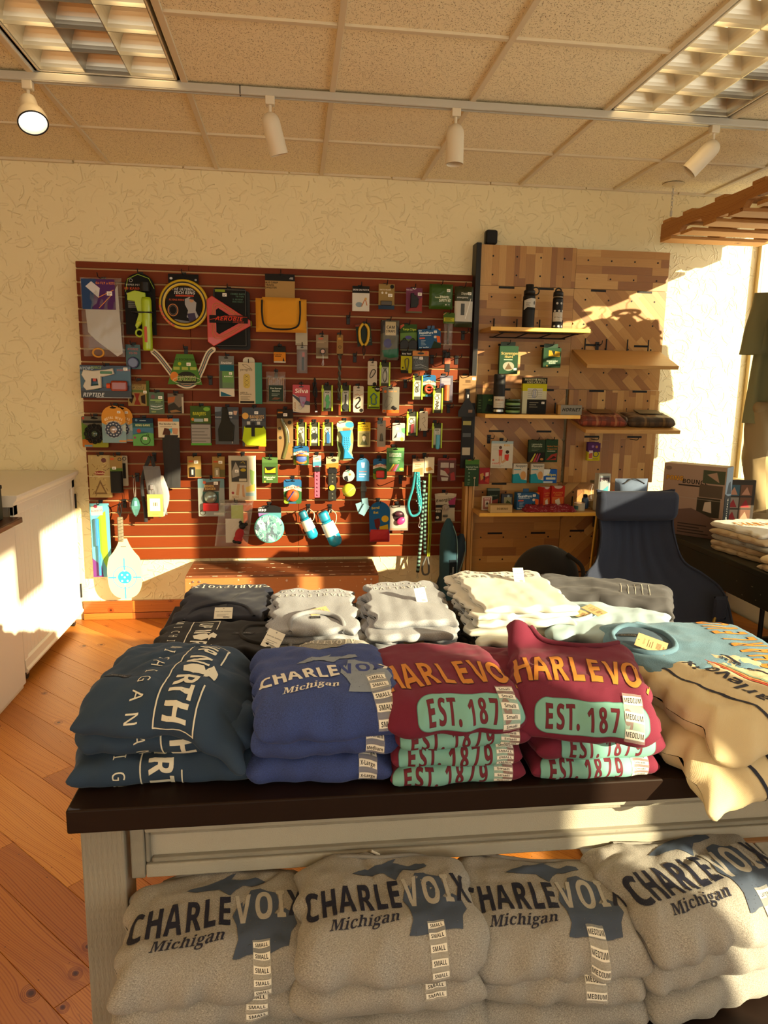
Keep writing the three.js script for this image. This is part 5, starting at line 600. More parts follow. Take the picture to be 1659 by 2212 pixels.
{ const b = [-.656,1.582,.373,.234,.09], t = hung('boomerang', 'curved boomerang with teal edges behind a green tapered card', 'toy', b, { hk: 0.006 }); const [, , w, h] = b; const cv = new THREE.CatmullRomCurve3([[-0.47, 0.9], [-0.4, 0.8], [-0.22, 0.42], [-0.1, 0.14], [0.04, 0.06], [0.16, 0.14], [0.26, 0.42], [0.4, 0.9], [0.46, 0.98]].map(([x, y]) => V(x * w, y * h, 0)));
  const band = (wd, th, z) => { const sh = new THREE.Shape([[-th / 2, -wd / 2], [th / 2, -wd / 2], [th / 2, wd / 2], [-th / 2, wd / 2]].map((p) => new THREE.Vector2(...p))); return new THREE.ExtrudeGeometry(sh, { steps: 50, extrudePath: cv, bevelEnabled: false }).translate(0, 0, z); };
  mesh('wing', merge([band(0.034, 0.006, 0), ball(0.017, -0.47 * w, 0.9 * h, 0, 1, 1, 0.18), ball(0.017, 0.46 * w, 0.98 * h, 0, 1, 1, 0.18)]), pm('#cfc0a2'), t); mesh('wing_stripe', band(0.017, 0.008, 0.0005), pm('#1d4a4a'), t); mesh('wing_line', band(0.004, 0.0095, 0.0005), pm('#b6784e'), t);
  const r = art(w * 0.54 * PPM, h * 0.76 * PPM, (p) => p.fill('#47742f').T('Sport BOOMERANG', '#23401a', 0.5, 0.18, 0.09).C('#a9b02c', 0.36, 0.32, 0.05).R('#9aa64a', 0.18, 0.42, 0.18, 0.1).R('#9aa64a', 0.42, 0.42, 0.18, 0.1).R('#9aa64a', 0.66, 0.42, 0.18, 0.1).C('#26261f', 0.55, 0.82, 0.3, 0.22).C('#c77a34', 0.2, 0.74, 0.12, 0.14).T('EARTH', '#3e6a2a', 0.55, 0.8, 0.17, { line: '#9aa66c' }).O('#b9b6a2', 0.56, 0.86, 0.4, 0.015, 0.1).price(0.56, 0.28, 0.12)); mesh('card', rectUV(extrude([[-0.12, 0.5], [0.14, 0.5], [0.27, -0.5], [-0.27, -0.5]].map(([x, y]) => [x * w, y * h * 0.76]), 0.003, 0.0003), r, w * 0.54, h * 0.76).translate(0.004, h * 0.47, 0.008), M.pack, t); }
card('dry_sack_pack', 'slim teal and green pack with grey top hanging beside the boomerang', 'bag', [-.406,1.538,.09,.241,.1], (p) => p.fill('#6c6d6b').T('SeaLine', '#d9dad8', 0.5, 0.17, 0.19, { skew: 0.2 }).R('#17586b', 0.08, 0.22, 0.9, 0.15).R('#5f8a4f', 0.22, 0.37, 0.74, 0.28).R('#4b5a4d', 0.04, 0.37, 0.18, 0.42).R('#5d7a5a', 0.22, 0.65, 0.74, 0.13).R('#c7c2b3', 0.02, 0.8, 0.98, 0.2).P('#1c5a73', [[0.1, 0.87], [0.85, 0.98], [0.1, 0.99]]).T('BLOCKER LT', '#dfe6dd', 0.62, 0.5, 0.1).price(0.66, 0.4, 0.2).slot(), { th: 0.012 });
card('sleeping_pad_box', 'white and teal hanging box with a line drawing of a bird', 'box', [-.265,1.5,.138,.246,.1], (p) => p.fill('#b9ad94').R('#3c7f6c', 0.71, 0, 0.29, 1).T('peregrine', '#3a352c', 0.34, 0.18, 0.12, { font: 'normal' }).L('#3a352c', 0.012, [[0.18, 0.06], [0.32, 0.05], [0.46, 0.1], [0.56, 0.16], [0.4, 0.15], [0.26, 0.1], [0.18, 0.06]]).T('AZER 15', '#35302a', 0.22, 0.73, 0.08).T('50°F SUMMER 35L', '#35302a', 0.3, 0.77, 0.06).lines('#7d7564', 0.08, 0.82, 0.45, 3, 0.03, 0.015).R('#1d1a16', 0.06, 0.93, 0.6, 0.05), { th: 0.06, hk: -0.008, parts: (t, w, h) => { mesh('hang_tab', extrude(roundRect(w * 0.5, h * 0.18, 0.02), 0.003, 0.0003).translate(-w * 0.06, h * 1.03, 0), pm('#bcb299'), t); mesh('printed_pad', extrude(roundRect(w * 0.28, h * 0.34, 0.016), 0.002, 0.0004).translate(-w * 0.15, h * 0.55, 0.0305), pm('#b09a22'), t); mesh('pad_quilting', merge([-1, 0, 1].flatMap((k) => [tube([[-w * 0.24, h * (0.52 + k * 0.1), 0.032], [-w * 0.06, h * (0.6 + k * 0.1), 0.032]], 0.0008, 4, 5), tube([[-w * 0.24, h * (0.6 + k * 0.1), 0.032], [-w * 0.06, h * (0.52 + k * 0.1), 0.032]], 0.0008, 4, 5)])), pm('#5c5312'), t); } });
{ const b = [-.113,1.479,.117,.184,.1], t = hung('skewer_pack', 'clear bag of wooden skewers with a dark green label', 'camp tool', b); const [, , w, h] = b; mesh('bag', pillow(w, h, 0.02, 14, 5, 8).translate(0, h / 2, 0.004), M.film, t); for (let i = 0; i < 8; i++) mesh('stick', cyl(0.0034, h * 0.76, -w * 0.36 + w * 0.105 * i, h * 0.42, 0.002), pm('#9a6c3c', { roughness: 0.8 }), t); mesh('label', rectUV(new THREE.BoxGeometry(w * 0.74, h * 0.52, 0.002), art(70, 80, (p) => p.fill('#25352d').T('Fire Starter', '#ccd2c8', 0.5, 0.2, 0.14).T('Skewers', '#ccd2c8', 0.5, 0.36, 0.14).lines('#74807a', 0.2, 0.52, 0.6, 2, 0.1, 0.05).P('#6b4a38', [[0.2, 0.88], [0.4, 0.74], [0.85, 0.78], [0.6, 0.9]])), w * 0.74, h * 0.52).translate(0, h * 0.3, 0.015), M.pack, t); }
card('battery_card', 'small orange card under a dark header above the skewers', 'battery', [-.089,1.674,.072,.099,.08], (p) => p.fill('#c27a1c').R('#1b1a17', 0, 0, 1, 0.36).T('STARTER', '#3a2308', 0.36, 0.5, 0.15).R('#3a2308', 0.1, 0.58, 0.5, 0.04).P('#1b1a17', [[0.72, 0.95], [0.8, 0.66], [0.92, 0.95]]).R('#b9b2a2', 0, 0.9, 1, 0.1), { th: 0.008 });
card('tire_gauge_pack', 'narrow clear pack with a slim dark tool below the yellow bag', 'tool', [.046,1.647,.064,.163,.09], (p) => p.fill('#5f4c42').R('#8b8577', 0, 0, 1, 0.14).R('#9a4a3c', 0.5, 0.24, 0.24, 0.16).R('#1d1e16', 0.46, 0.42, 0.2, 0.48).slot(), { gloss: 1, blister: [0, 0.45, 0.8, 0.8, 0.014] });
card('badge_reel_card', 'tan card with a black badge reel and dangling wire clip', 'keyring', [.167,1.726,.073,.14,.1], (p) => p.fill('#84735e').R('#6c5d4a', 0, 0.55, 1, 0.35).R('#b75848', 0.2, 0.14, 0.36, 0.06).lines('#a08e74', 0.1, 0.26, 0.8, 2, 0.06, 0.03).R('#9a9a86', 0, 0.92, 1, 0.08).slot(), { parts: (t, w, h) => { mesh('reel', cyl(0.017, 0.012, 0, 0, 0).rotateX(PI / 2).translate(0.003, h * 0.29, 0.01), M.blackPlastic, t); mesh('reel_face', cyl(0.0115, 0.004, 0, 0, 0).rotateX(PI / 2).translate(0.003, h * 0.29, 0.017), pm('#b08d82'), t); mesh('wire', tube([[0.003, h * 0.22, 0.012], [0.006, 0.0, 0.012], [0.0, -0.04, 0.012], [0.008, -0.042, 0.012], [0.007, -0.01, 0.012]], 0.0013, 20, 5), M.steel, t); } });
{ const b = [.275,1.604,.04,.394,.1], t = hung('paracord_lanyard', 'long braided grey lanyard hanging from a narrow tan card', 'lanyard', b); const [, , w, h] = b; mesh('card', rectUV(extrude(roundRect(w * 0.95, h * 0.31, 0.008), 0.003, 0.0003), art(44, 140, (p) => p.fill('#8a6a3c').R('#c08a3c', 0.2, 0.16, 0.5, 0.08).O('#2a2116', 0.5, 0.6, 0.2, 0.06).R('#2a2116', 0, 0.93, 1, 0.07).slot()), w * 0.95, h * 0.31).translate(0, h * 0.84, 0), M.pack, t);
  for (const s of [0, PI]) mesh('cord', tube([...Array(25)].map((_, i) => [Math.sin(i * 1.1 + s) * 0.006 - i * 0.0002, h * 0.7 * (1 - i / 24), Math.cos(i * 1.1 + s) * 0.004 + 0.006]), 0.0052, 80, 6), pm(s ? '#5b5b50' : '#34362f', { roughness: 0.9 }), t); }
const carabiner = (s = 1) => tube([[0, 0.03 * s, 0], [0.012 * s, 0.022 * s, 0], [0.01 * s, -0.01 * s, 0], [0, -0.03 * s, 0], [-0.009 * s, -0.02 * s, 0], [-0.01 * s, 0.02 * s, 0], [0, 0.03 * s, 0]], 0.0026 * s, 30, 6);
card('carabiner_card', 'white card with a black carabiner, upper of the two white cards', 'carabiner', [.477,1.573,.057,.146,.09], (p) => p.fill('#b9ae9c').lines('#8f8676', 0.25, 0.16, 0.5, 1, 0.1, 0.03).C('#26231f', 0.74, 0.95, 0.2).slot(), { r: 0.008, parts: (t, w, h) => { const c = mesh('carabiner', carabiner(0.95), M.blackPlastic, t, [0, h * 0.48, 0.006]); c.rotation.z = -0.4; } });
// keyring cards with lime rails
function keyCard(label, b, charm, hex, extra = {}) { return card('keyring_card', label, 'keyring', b, (p) => p.fill('#8f8f86').R('#2d2e24', 0, 0, 1, 0.2).R('#37382e', 0, 0.88, 1, 0.12).R('#b7b8ae', 0.18, 0.24, 0.64, 0.6).lines('#5e5f50', 0.3, 0.26, 0.4, 1, 0.1, 0.04), { group: 'lime railed keyring cards', ...extra, parts: (t, w, h) => { const lime = pm('#a4bd1c'); for (const s of [-1, 1]) mesh('side_rail', rbox(w * 0.14, h, 0.008, 0.002, s * w * 0.43, h / 2, 0.004), lime, t); mesh('rail_clip', rbox(w * 0.24, h * 0.14, 0.012, 0.003, -w * 0.42, h * 0.8, 0.006), lime, t); mesh('key_ring', ring(w * 0.19, 0.0017, 0, h * 0.62, 0.008), M.steel, t); mesh('charm', charm(w, h), pm(hex), t); } }); }
const charmLine = (pts, r = 0.0024) => (w, h) => tube(pts.map(([x, y]) => [(x - 0.5) * w, y * h, 0.009]), r, 30, 6), charmShape = (pts) => (w, h) => shape(pts, w, h, 0.006).translate(0, 0, 0.009);
keyCard('lime railed card with an oval wire keyring beside the white carabiner card', [.555,1.569,.067,.146,.09], charmLine([[0.5, 0.72], [0.34, 0.55], [0.34, 0.28], [0.5, 0.16], [0.64, 0.3], [0.66, 0.5], [0.52, 0.72]]), '#2d2f2b');
card('key_tool_card', 'yellow card with a bent bottle opener keyring below the tarp clips', 'keyring', [.684,1.645,.069,.136,.12], (p) => p.fill('#191812').R('#a8a312', 0, 0.24, 1, 0.62).P('#a8a312', [[0.6, 0.7], [1, 0.7], [1, 1], [0.7, 1]]).T('Key Tool', '#ddd', 0.5, 0.14, 0.2).C('#26230f', 0.18, 0.76, 0.08), { shape: (w, h) => roundRect(w, h, 0.008), parts: (t, w, h) => mesh('opener', tube([[0.006, h * 0.66, 0.008], [-0.008, h * 0.6, 0.008], [-0.006, h * 0.3, 0.008], [0.004, h * 0.1, 0.008], [0.01, h * 0.3, 0.008], [0.012, h * 0.6, 0.008], [0.006, h * 0.66, 0.008]], 0.003, 30, 6), pm('#4d4c38', { metalness: 0.6 }), t) });
card('bungee_card', 'black clear pack with an orange header beside the yellow key card', 'cord', [.772,1.654,.101,.118,.12], (p) => p.fill('#2e2f2a').R('#b9741c', 0, 0, 1, 0.26).C('#171411', 0.5, 0.13, 0.2, 0.06).R('#c9522c', 0.78, 0.06, 0.1, 0.12).R('#8d8d85', 0.05, 0.3, 0.3, 0.1).price(0.42, 0.3, 0.22).L('#8f9088', 0.03, [[0.2, 0.75], [0.5, 0.7], [0.85, 0.8]]).L('#71726a', 0.03, [[0.15, 0.88], [0.6, 0.84], [0.85, 0.9]]), { gloss: 1, r: 0.008, blister: [0, 0.36, 0.9, 0.66, 0.016] });
card('pop_out_game', 'tan boxed pop out game with green side beside the water blaster', 'game', [-.931,1.429,.126,.151,.06], (p) => p.fill('#8f7a48').R('#3d5724', 0.86, 0, 0.14, 1).R('#5f3b1c', 0, 0, 0.86, 0.14).T('PLAY OUTSIDE', '#3a2412', 0.42, 0.17, 0.07).T('POP OUTZ', '#2f2413', 0.42, 0.28, 0.15, { line: '#b7a570', lw: 0.02 }).R('#5a6b3a', 0.12, 0.36, 0.6, 0.1).P('#7d2a1c', [[0.3, 0.5], [0.56, 0.5], [0.47, 0.72], [0.58, 0.95], [0.28, 0.95], [0.38, 0.72]]).P('#2a1c12', [[0.1, 0.5], [0.3, 0.6], [0.18, 0.9], [0.06, 0.8]]).P('#2a1c12', [[0.6, 0.6], [0.8, 0.55], [0.8, 0.92], [0.62, 0.86]]).price(0.72, 0.4, 0.16), { th: 0.012 });
card('fishing_lure_card', 'green card with white lures half in front of the tan game box', 'toy', [-.826,1.373,.089,.13,.075], (p) => p.fill('#36511f').C('#5a2a1a', 0.28, 0.22, 0.14).T('mini', '#8fa850', 0.6, 0.44, 0.16).R('#7d9f3d', 0.1, 0.34, 0.8, 0.06).L('#c6c7bd', 0.04, [[0.12, 0.64], [0.5, 0.68], [0.88, 0.62]]).L('#c6c7bd', 0.04, [[0.12, 0.76], [0.5, 0.8], [0.88, 0.74]]).T('GOLF', '#b4bd4c', 0.3, 0.9, 0.12).price(0.62, 0.18, 0.26), { gloss: 1, blister: [0, 0.34, 0.84, 0.3, 0.012] });
card('magnet_card', 'small grey and rust landscape card in the toy rows', 'magnet', [-.716,1.371,.093,.12,.06], (p) => p.fill('#6d6357').P('#a05c34', [[0, 0.2], [0.5, 0.15], [0.4, 0.42], [0, 0.5]]).P('#33322c', [[0, 0.6], [0.4, 0.45], [0.7, 0.7], [1, 0.55], [1, 1], [0, 1]]).R('#b4ae9e', 0.88, 0.18, 0.12, 0.8).P('#8d6a45', [[0.1, 0.86], [0.5, 0.8], [0.85, 0.9], [0.2, 0.96]]).slot(), { th: 0.01 });
card('compass_card', 'red, black and cream card with a pink compass', 'compass', [.04,1.411,.105,.169,.1], (p) => p.fill('#c4b9a0').P('#a81c20', [[0, 0], [1, 0], [1, 0.62], [0.5, 0.5], [0, 0.32]]).P('#1b1d2a', [[0, 0.34], [0.5, 0.52], [1, 0.6], [1, 0.72], [0.5, 0.7], [0, 0.4]]).P('#1b1d2a', [[0, 0.96], [0.5, 1], [0, 1]]).T('Silva', '#e5e0d2', 0.52, 0.22, 0.34, { skew: 0.08 }).T('FUEGO', '#9a6a3a', 0.14, 0.78, 0.15, { rot: -PI / 2 }).slot(), { r: 0.006, gloss: 1, parts: (t, w, h) => { mesh('compass', shape([[0.38, 0.58], [0.76, 0.56], [0.76, 0.44], [0.6, 0.2], [0.5, 0.26], [0.42, 0.46]], w, h, 0.008, 0.002).translate(0, 0, 0.009), pm('#7d2a62', { transmission: 0.3, roughness: 0.15 }), t); mesh('dial', cyl(0.008, 0.006, 0, 0, 0).rotateX(PI / 2).translate(w * 0.12, h * 0.36, 0.014), pm('#8a4a78'), t); mesh('key_ring', ring(0.012, 0.0014, -w * 0.06, h * 0.2, 0.006), M.steel, t); } });
{ const b = [.123,1.413,.04,.169,.1], t = hung('whistle_lanyard', 'coiled black cord with a twisted tail and small silver bead', 'lanyard', b); const [, , w, h] = b; for (let i = 0; i < 3; i++) mesh('loop', tube([[0, h, 0.002 * i], [0.012 - i * 0.004, h * 0.8, 0.004 * i], [0.008, h * 0.52, 0], [-0.012 + i * 0.004, h * 0.7, 0.004 * i], [0, h, 0.002 * i]], 0.0035, 30, 6, true), M.black, t); mesh('twisted_tail', merge([0, PI].map((s) => tube([...Array(15)].map((_, i) => [Math.sin(i + s) * 0.005 + i * 0.0006, h * (0.52 - 0.03 * i), Math.cos(i + s) * 0.004]), 0.0026, 40, 6))), M.black, t); mesh('bead', rbox(0.018, 0.014, 0.012, 0.004, 0.008, 0.006, 0), M.steel, t); }
keyCard('lime railed card with a mint green figure keyring beside the black cord', [.199,1.417,.068,.158,.1], charmShape([[0.4, 0.6], [0.6, 0.62], [0.68, 0.5], [0.6, 0.42], [0.74, 0.36], [0.6, 0.12], [0.36, 0.1], [0.42, 0.34], [0.3, 0.42]]), '#43a05c');
keyCard('lime railed card with a black round camera keyring', [.312,1.417,.06,.161,.1], (w, h) => merge([cyl(w * 0.32, 0.012, 0, 0, 0).rotateX(PI / 2).translate(0, h * 0.18, 0.01), cyl(0.004, h * 0.4, 0, h * 0.44, 0.008)]), '#17171a');
card('hook_card', 'white card with a black double hook, beside the camera keyring', 'hook clip', [.391,1.413,.064,.161,.1], (p) => p.fill('#bcb2a0').lines('#8f8676', 0.3, 0.16, 0.4, 1, 0.1, 0.03).L('#9a5a3c', 0.04, [[0.15, 0.34], [0.4, 0.3], [0.6, 0.36], [0.9, 0.32]]).C('#26231f', 0.78, 0.92, 0.18).slot(), { r: 0.008, parts: (t, w, h) => mesh('double_hook', tube([[-0.012, h * 0.52, 0.006], [0.004, h * 0.58, 0.006], [0.013, h * 0.5, 0.006], [0.0, h * 0.36, 0.006], [-0.014, h * 0.24, 0.006], [-0.002, h * 0.16, 0.006], [0.012, h * 0.22, 0.006]], 0.0034, 30, 6), M.blackPlastic, t) });
card('house_clip_card', 'lime card with a blue house shaped carabiner', 'carabiner', [.486,1.425,.076,.139,.1], (p) => p.fill('#8da610').C('#17180f', 0.8, 0.12, 0.24).T('Hut', '#eee', 0.8, 0.12, 0.18).R('#3c4a10', 0.06, 0.9, 0.9, 0.08).C('#e5e5d5', 0.2, 0.86, 0.06).slot(), { parts: (t, w, h) => mesh('house_carabiner', tube([[-0.014, h * 0.22, 0.006], [-0.014, h * 0.48, 0.006], [-0.02, h * 0.5, 0.006], [0, h * 0.68, 0.006], [0.02, h * 0.5, 0.006], [0.014, h * 0.48, 0.006], [0.014, h * 0.22, 0.006], [-0.014, h * 0.22, 0.006]], 0.0035, 60, 6), pm('#23536b'), t) });
card('tool_clip_card', 'grey card with an orange foot and a small clip tool', 'tool', [.594,1.411,.105,.16,.1], (p) => p.fill('#6b675c').R('#c05f1e', 0, 0.88, 1, 0.12).C('#c05f1e', 0.16, 0.18, 0.08).T('Gear Aid', '#b9773f', 0.6, 0.17, 0.12).L('#4d4a42', 0.02, [[0.3, 0.34], [0.6, 0.42], [0.5, 0.62], [0.22, 0.8], [0.1, 0.7], [0.3, 0.34]]).O('#8d8878', 0.12, 0.92, 0.1, 0.03).slot(), { r: 0.005, parts: (t, w, h) => { const c = mesh('clip_tool', rbox(0.03, 0.016, 0.01, 0.004), M.black, t, [w * 0.22, h * 0.2, 0.007]); c.rotation.z = -0.6; } });
keyCard('lime railed card with a silver heart and black charm below the orange bungee pack', [.759,1.49,.064,.147,.11], charmLine([[0.5, 0.56], [0.38, 0.42], [0.5, 0.32], [0.62, 0.42], [0.5, 0.56]]), '#1b1b1d');
const dogCard = (label, b, hex, geo) => card('dog_toy_card', label, 'dog toy', b, (p) => p.fill('#2d5c34').R('#1e5a8c', 0, 0, 1, 0.3).P('#c6bfae', [[0, 0.36], [0.5, 0.22], [1, 0.36], [1, 0.5], [0.5, 0.4], [0, 0.5]]).T('chuckit!', '#b8391f', 0.5, 0.32, 0.2, { rot: -0.06 }).P('#7a8f2a', [[0, 0.7], [0.4, 0.8], [0.2, 1], [0, 1]]).R('#2a5a7c', 0.3, 0.92, 0.4, 0.08).slot(), { shape: (w, h) => roundRect(w, h, 0.014), group: 'dog toy cards', parts: (t, w, h) => geo(t, w, h, hex) });
const fetchBall = (t, w, h, hex) => { mesh('ball', ball(w * 0.36, 0, h * 0.36, 0.012, 1, 1, 0.6), pm(hex, { roughness: 0.6 }), t); mesh('ball_stripe', merge([tube([...Array(9)].map((_, i) => { const a = -1.1 + i * 0.27; return [-w * 0.1 + Math.sin(a) * w * 0.2, h * 0.36 + Math.sin(a * 1.1) * w * 0.28, 0.012 + w * 0.21]; }), 0.004, 20, 6)]), pm('#2d3f8c'), t); };
dogCard('chuck toy card with a red orange ring between two lime railed cards', [.829,1.502,.088,.133,.11], '#cf3f24', (t, w, h, hex) => mesh('toy_ring', merge([new THREE.TorusGeometry(w * 0.25, w * 0.085, 10, 28), rbox(w * 0.4, 0.008, 0.012, 0.003)]).translate(0, h * 0.36, 0.014), pm(hex), t));
card('glow_stick_pack', 'clear pack with an orange cylinder at the right end of the cards', 'light', [.939,1.484,.082,.165,.12], (p) => p.fill('#5b5866').R('#8b8894', 0.1, 0.1, 0.7, 0.24).P('#3c3552', [[0, 0.3], [0.3, 0.3], [0.2, 0.9], [0, 0.9]]).R('#17120f', 0.05, 0.92, 0.9, 0.08), { gloss: 1, blister: [0.02, 0.4, 0.8, 0.8, 0.03], parts: (t, w, h) => mesh('cylinder', merge([cyl(w * 0.2, h * 0.58, 0, h * 0.36, 0.014), ring(w * 0.2, 0.0015, 0, h * 0.5, 0.014, PI / 2)]), pm('#c0562a'), t) });
keyCard('lime railed card with a dark screw charm in front of the clear orange pack', [.885,1.413,.062,.154,.13], charmLine([[0.44, 0.5], [0.58, 0.42], [0.42, 0.36], [0.58, 0.3], [0.42, 0.24], [0.5, 0.16]], 0.003), '#4a4436');
{ const b = [1.074,1.28,.114,.575,.12], t = hung('strap_set', 'long black strap hanging from a kraft tag at the dark upright', 'strap', b); const [, , w, h] = b; mesh('tag', rectUV(new THREE.BoxGeometry(w * 0.95, h * 0.29, 0.003), art(60, 90, (p) => p.fill('#8a6b47').R('#5d452c', 0.36, 0.16, 0.3, 0.1).lines('#6e5336', 0.2, 0.32, 0.6, 1, 0.1, 0.03).price(0.76, 0.06, 0.2)), w * 0.95, h * 0.29).translate(0, h * 0.855, 0), M.pack, t); mesh('sheath', shape([[0.02, 0.62], [0.38, 0.74], [0.4, 0.86], [0.6, 0.86], [0.62, 0.74], [0.98, 0.62], [0.98, 0.56], [0.02, 0.56]], w, h, 0.008).translate(0, 0, 0.007), M.blackPlastic, t); mesh('patch', rbox(0.026, 0.018, 0.003, 0.001, w * 0.18, h * 0.62, 0.013), pm('#7a5a3c'), t); mesh('buckle', rbox(0.012, 0.024, 0.006, 0.002, 0.002, h * 0.78, 0.013), M.steel, t); mesh('strap', rbox(w * 0.6, h * 0.6, 0.01, 0.003, w * 0.04, h * 0.29, 0), M.black, t); for (const [y, c] of [[0.49, '#8f8a3a'], [0.36, '#35383a'], [0.2, '#a59c86'], [0.16, '#a59c86']]) mesh('strap_label', rbox(w * 0.46, h * 0.045, 0.003, 0.001, w * 0.04, h * y, 0.006), pm(c), t); }
// --- puzzles, games, sleeves
const wireStar = (t, w, h, cy, hex, R) => mesh('wire_puzzle', merge([...Array(12)].map((_, i) => { const a = i / 12 * 2 * PI; return ring(R * 0.24, 0.003, Math.cos(a) * R * 0.8, cy + Math.sin(a) * R * 0.8, 0.012); }).concat([ring(R * 0.62, 0.003, 0, cy, 0.012), ring(R * 0.92, 0.003, 0, cy, 0.01)])), pm(hex, { metalness: 0.9, roughness: 0.3 }), t);
card('wire_puzzle_card', 'dark wire star puzzle on a green, yellow and grey card', 'puzzle', [-1.196,1.196,.15,.186,.06], (p) => p.fill('#6b6657').P('#5b7a2c', [[0, 0.2], [0.3, 0.35], [0.2, 0.7], [0, 0.8]]).P('#b06a24', [[0, 0.75], [0.3, 0.7], [1, 0.85], [1, 1], [0, 1]]).P('#8f8f2c', [[0.4, 0.85], [1, 0.7], [1, 1], [0.4, 1]]).R('#1c1b18', 0.06, 0.14, 0.86, 0.08).C('#b04a34', 0.08, 0.07, 0.05).R('#5b86a0', 0.08, 0.92, 0.3, 0.06).C('#2a2822', 0.52, 0.56, 0.34).slot(), { r: 0.008, parts: (t, w, h) => { wireStar(t, w, h, h * 0.44, '#25221e', w * 0.38); mesh('gem', ball(w * 0.13, 0, h * 0.44, 0.01, 1, 1, 0.6), pm('#2c463c', { roughness: 0.15, clearcoat: 1 }), t); } });
['metal wire puzzle on an orange arched card, in front of its twin', 'second metal wire puzzle, half hidden behind its twin'].forEach((l, i) => { const b = i ? [-1.039,1.244,.132,.211,.06] : [-1.077,1.244,.137,.221,.09]; card('wire_puzzle_card', l, 'puzzle', b, (p) => { p.fill('#7c99a2'); p.P('#c98a34', [[0, 0], [1, 0], [1, 0.46], [0.5, 0.62], [0, 0.46]]); p.P('#a8b6b2', [[0.6, 0.62], [1, 0.5], [1, 0.7]]); arch(p, 'METAL WIRE', '#eadfc6', 0.16, 0.84, 0.38, 0.15, 0.06, { sx: 0.66, tip: 0.3 }); arch(p, 'FIDGET PUZZLE', '#eadfc6', 0.2, 0.8, 0.46, 0.1, 0.04, { sx: 0.66, tip: 0.3 }); p.R('#c08a5a', 0.7, 0.93, 0.3, 0.05).price(0.66, 0.14, 0.14).slot(); }, { shape: archCard, group: 'metal wire puzzles', parts: (t, w, h) => { mesh('puzzle_tray', cyl(w * 0.36, 0.012, 0, 0, 0, w * 0.36, 32).rotateX(PI / 2).translate(0, h * 0.36, 0.006), pm('#a5a8ad', { roughness: 0.25 }), t); wireStar(t, w, h, h * 0.36, '#3c4250', w * 0.32); mesh('puzzle_heart', ball(w * 0.17, 0, h * 0.36, 0.016, 1, 1, 0.5), pm('#a79fa2', { metalness: 0.6, roughness: 0.25 }), t); } }); });
card('ring_game_card', 'boxed ring game with an outdoor party picture', 'game', [-.912,1.198,.122,.168,.07], (p) => p.fill('#2d5a5c').R('#142f48', 0, 0, 1, 0.18).C('#5d7d98', 0.2, 0.08, 0.06).R('#a7b8c0', 0.35, 0.08, 0.3, 0.03).T('RING GAME', '#c7c98c', 0.5, 0.26, 0.14, { sx: 0.9 }).P('#5c9a54', [[0, 0.6], [1, 0.5], [1, 1], [0, 1]]).P('#3f6f8c', [[0, 0.34], [1, 0.34], [1, 0.55], [0.5, 0.48], [0, 0.6]]).C('#a03a2c', 0.3, 0.46, 0.1).C('#8c4a6a', 0.1, 0.7, 0.06).O('#1b1b1b', 0.6, 0.78, 0.22, 0.03).O('#1b1b1b', 0.72, 0.6, 0.05, 0.02).price(0.5, 0.68, 0.18), { th: 0.014 });
{ const b = [-.754,1.073,.135,.424,.09], t = hung('leg_sleeve', 'long black leg sleeve below a white and orange card', 'sleeve', b); const [, , w, h] = b; mesh('card', rectUV(new THREE.BoxGeometry(w * 0.92, h * 0.27, 0.004), art(80, 70, (p) => p.fill('#c9c0a8').R('#c06a34', 0, 0, 0.7, 0.17).R('#5a8ca8', 0.7, 0, 0.3, 0.17).T('The Zender Lite', '#3c3a36', 0.46, 0.3, 0.11).lines('#8d8672', 0.1, 0.42, 0.6, 1, 0.1, 0.03).P('#4a2a20', [[0.2, 0.85], [0.3, 0.5], [0.6, 0.56], [0.55, 0.88]]).P('#4a9ab0', [[0.5, 0.55], [0.7, 0.5], [0.62, 0.8]]).P('#b98a6c', [[0.65, 0.5], [0.95, 0.52], [0.9, 0.85], [0.7, 0.8]])), w * 0.92, h * 0.27).translate(-w * 0.02, h * 0.86, 0.008), M.pack, t); mesh('sleeve', bend(new THREE.CylinderGeometry(w * 0.38, w * 0.36, h * 0.76, 24, 8), (x, y, z) => [x + 0.004 * noise(y * 30, 4), y, z * 0.3 + 0.003 * noise(x * 60, y * 20)]).translate(w * 0.06, h * 0.38, 0), cloth(lin(0.02, 0.02, 0.022)), t); }
card('sock_card', 'grey striped armband below a green card lettered with its name', 'armband', [-.568,1.24,.122,.239,.08], (p) => p.fill('#3c3a34').P('#39521f', [[0, 0], [1, 0], [1, 0.44], [0, 0.44]]).C('#6ea03c', 0.8, 0.08, 0.16, 0.1).T('BANJEES', '#b2b42e', 0.44, 0.2, 0.21, { sx: 0.76 }).C('#b8742c', 0.12, 0.34, 0.08).R('#8ca0a4', 0.18, 0.32, 0.44, 0.08).R('#c9bda0', 0.66, 0.31, 0.2, 0.08).R('#8d8b88', 0.04, 0.47, 0.92, 0.48).lines('#6a6866', 0.06, 0.56, 0.88, 5, 0.08, 0.025).R('#4e9a3a', 0, 0.94, 1, 0.06), { th: 0.016 });
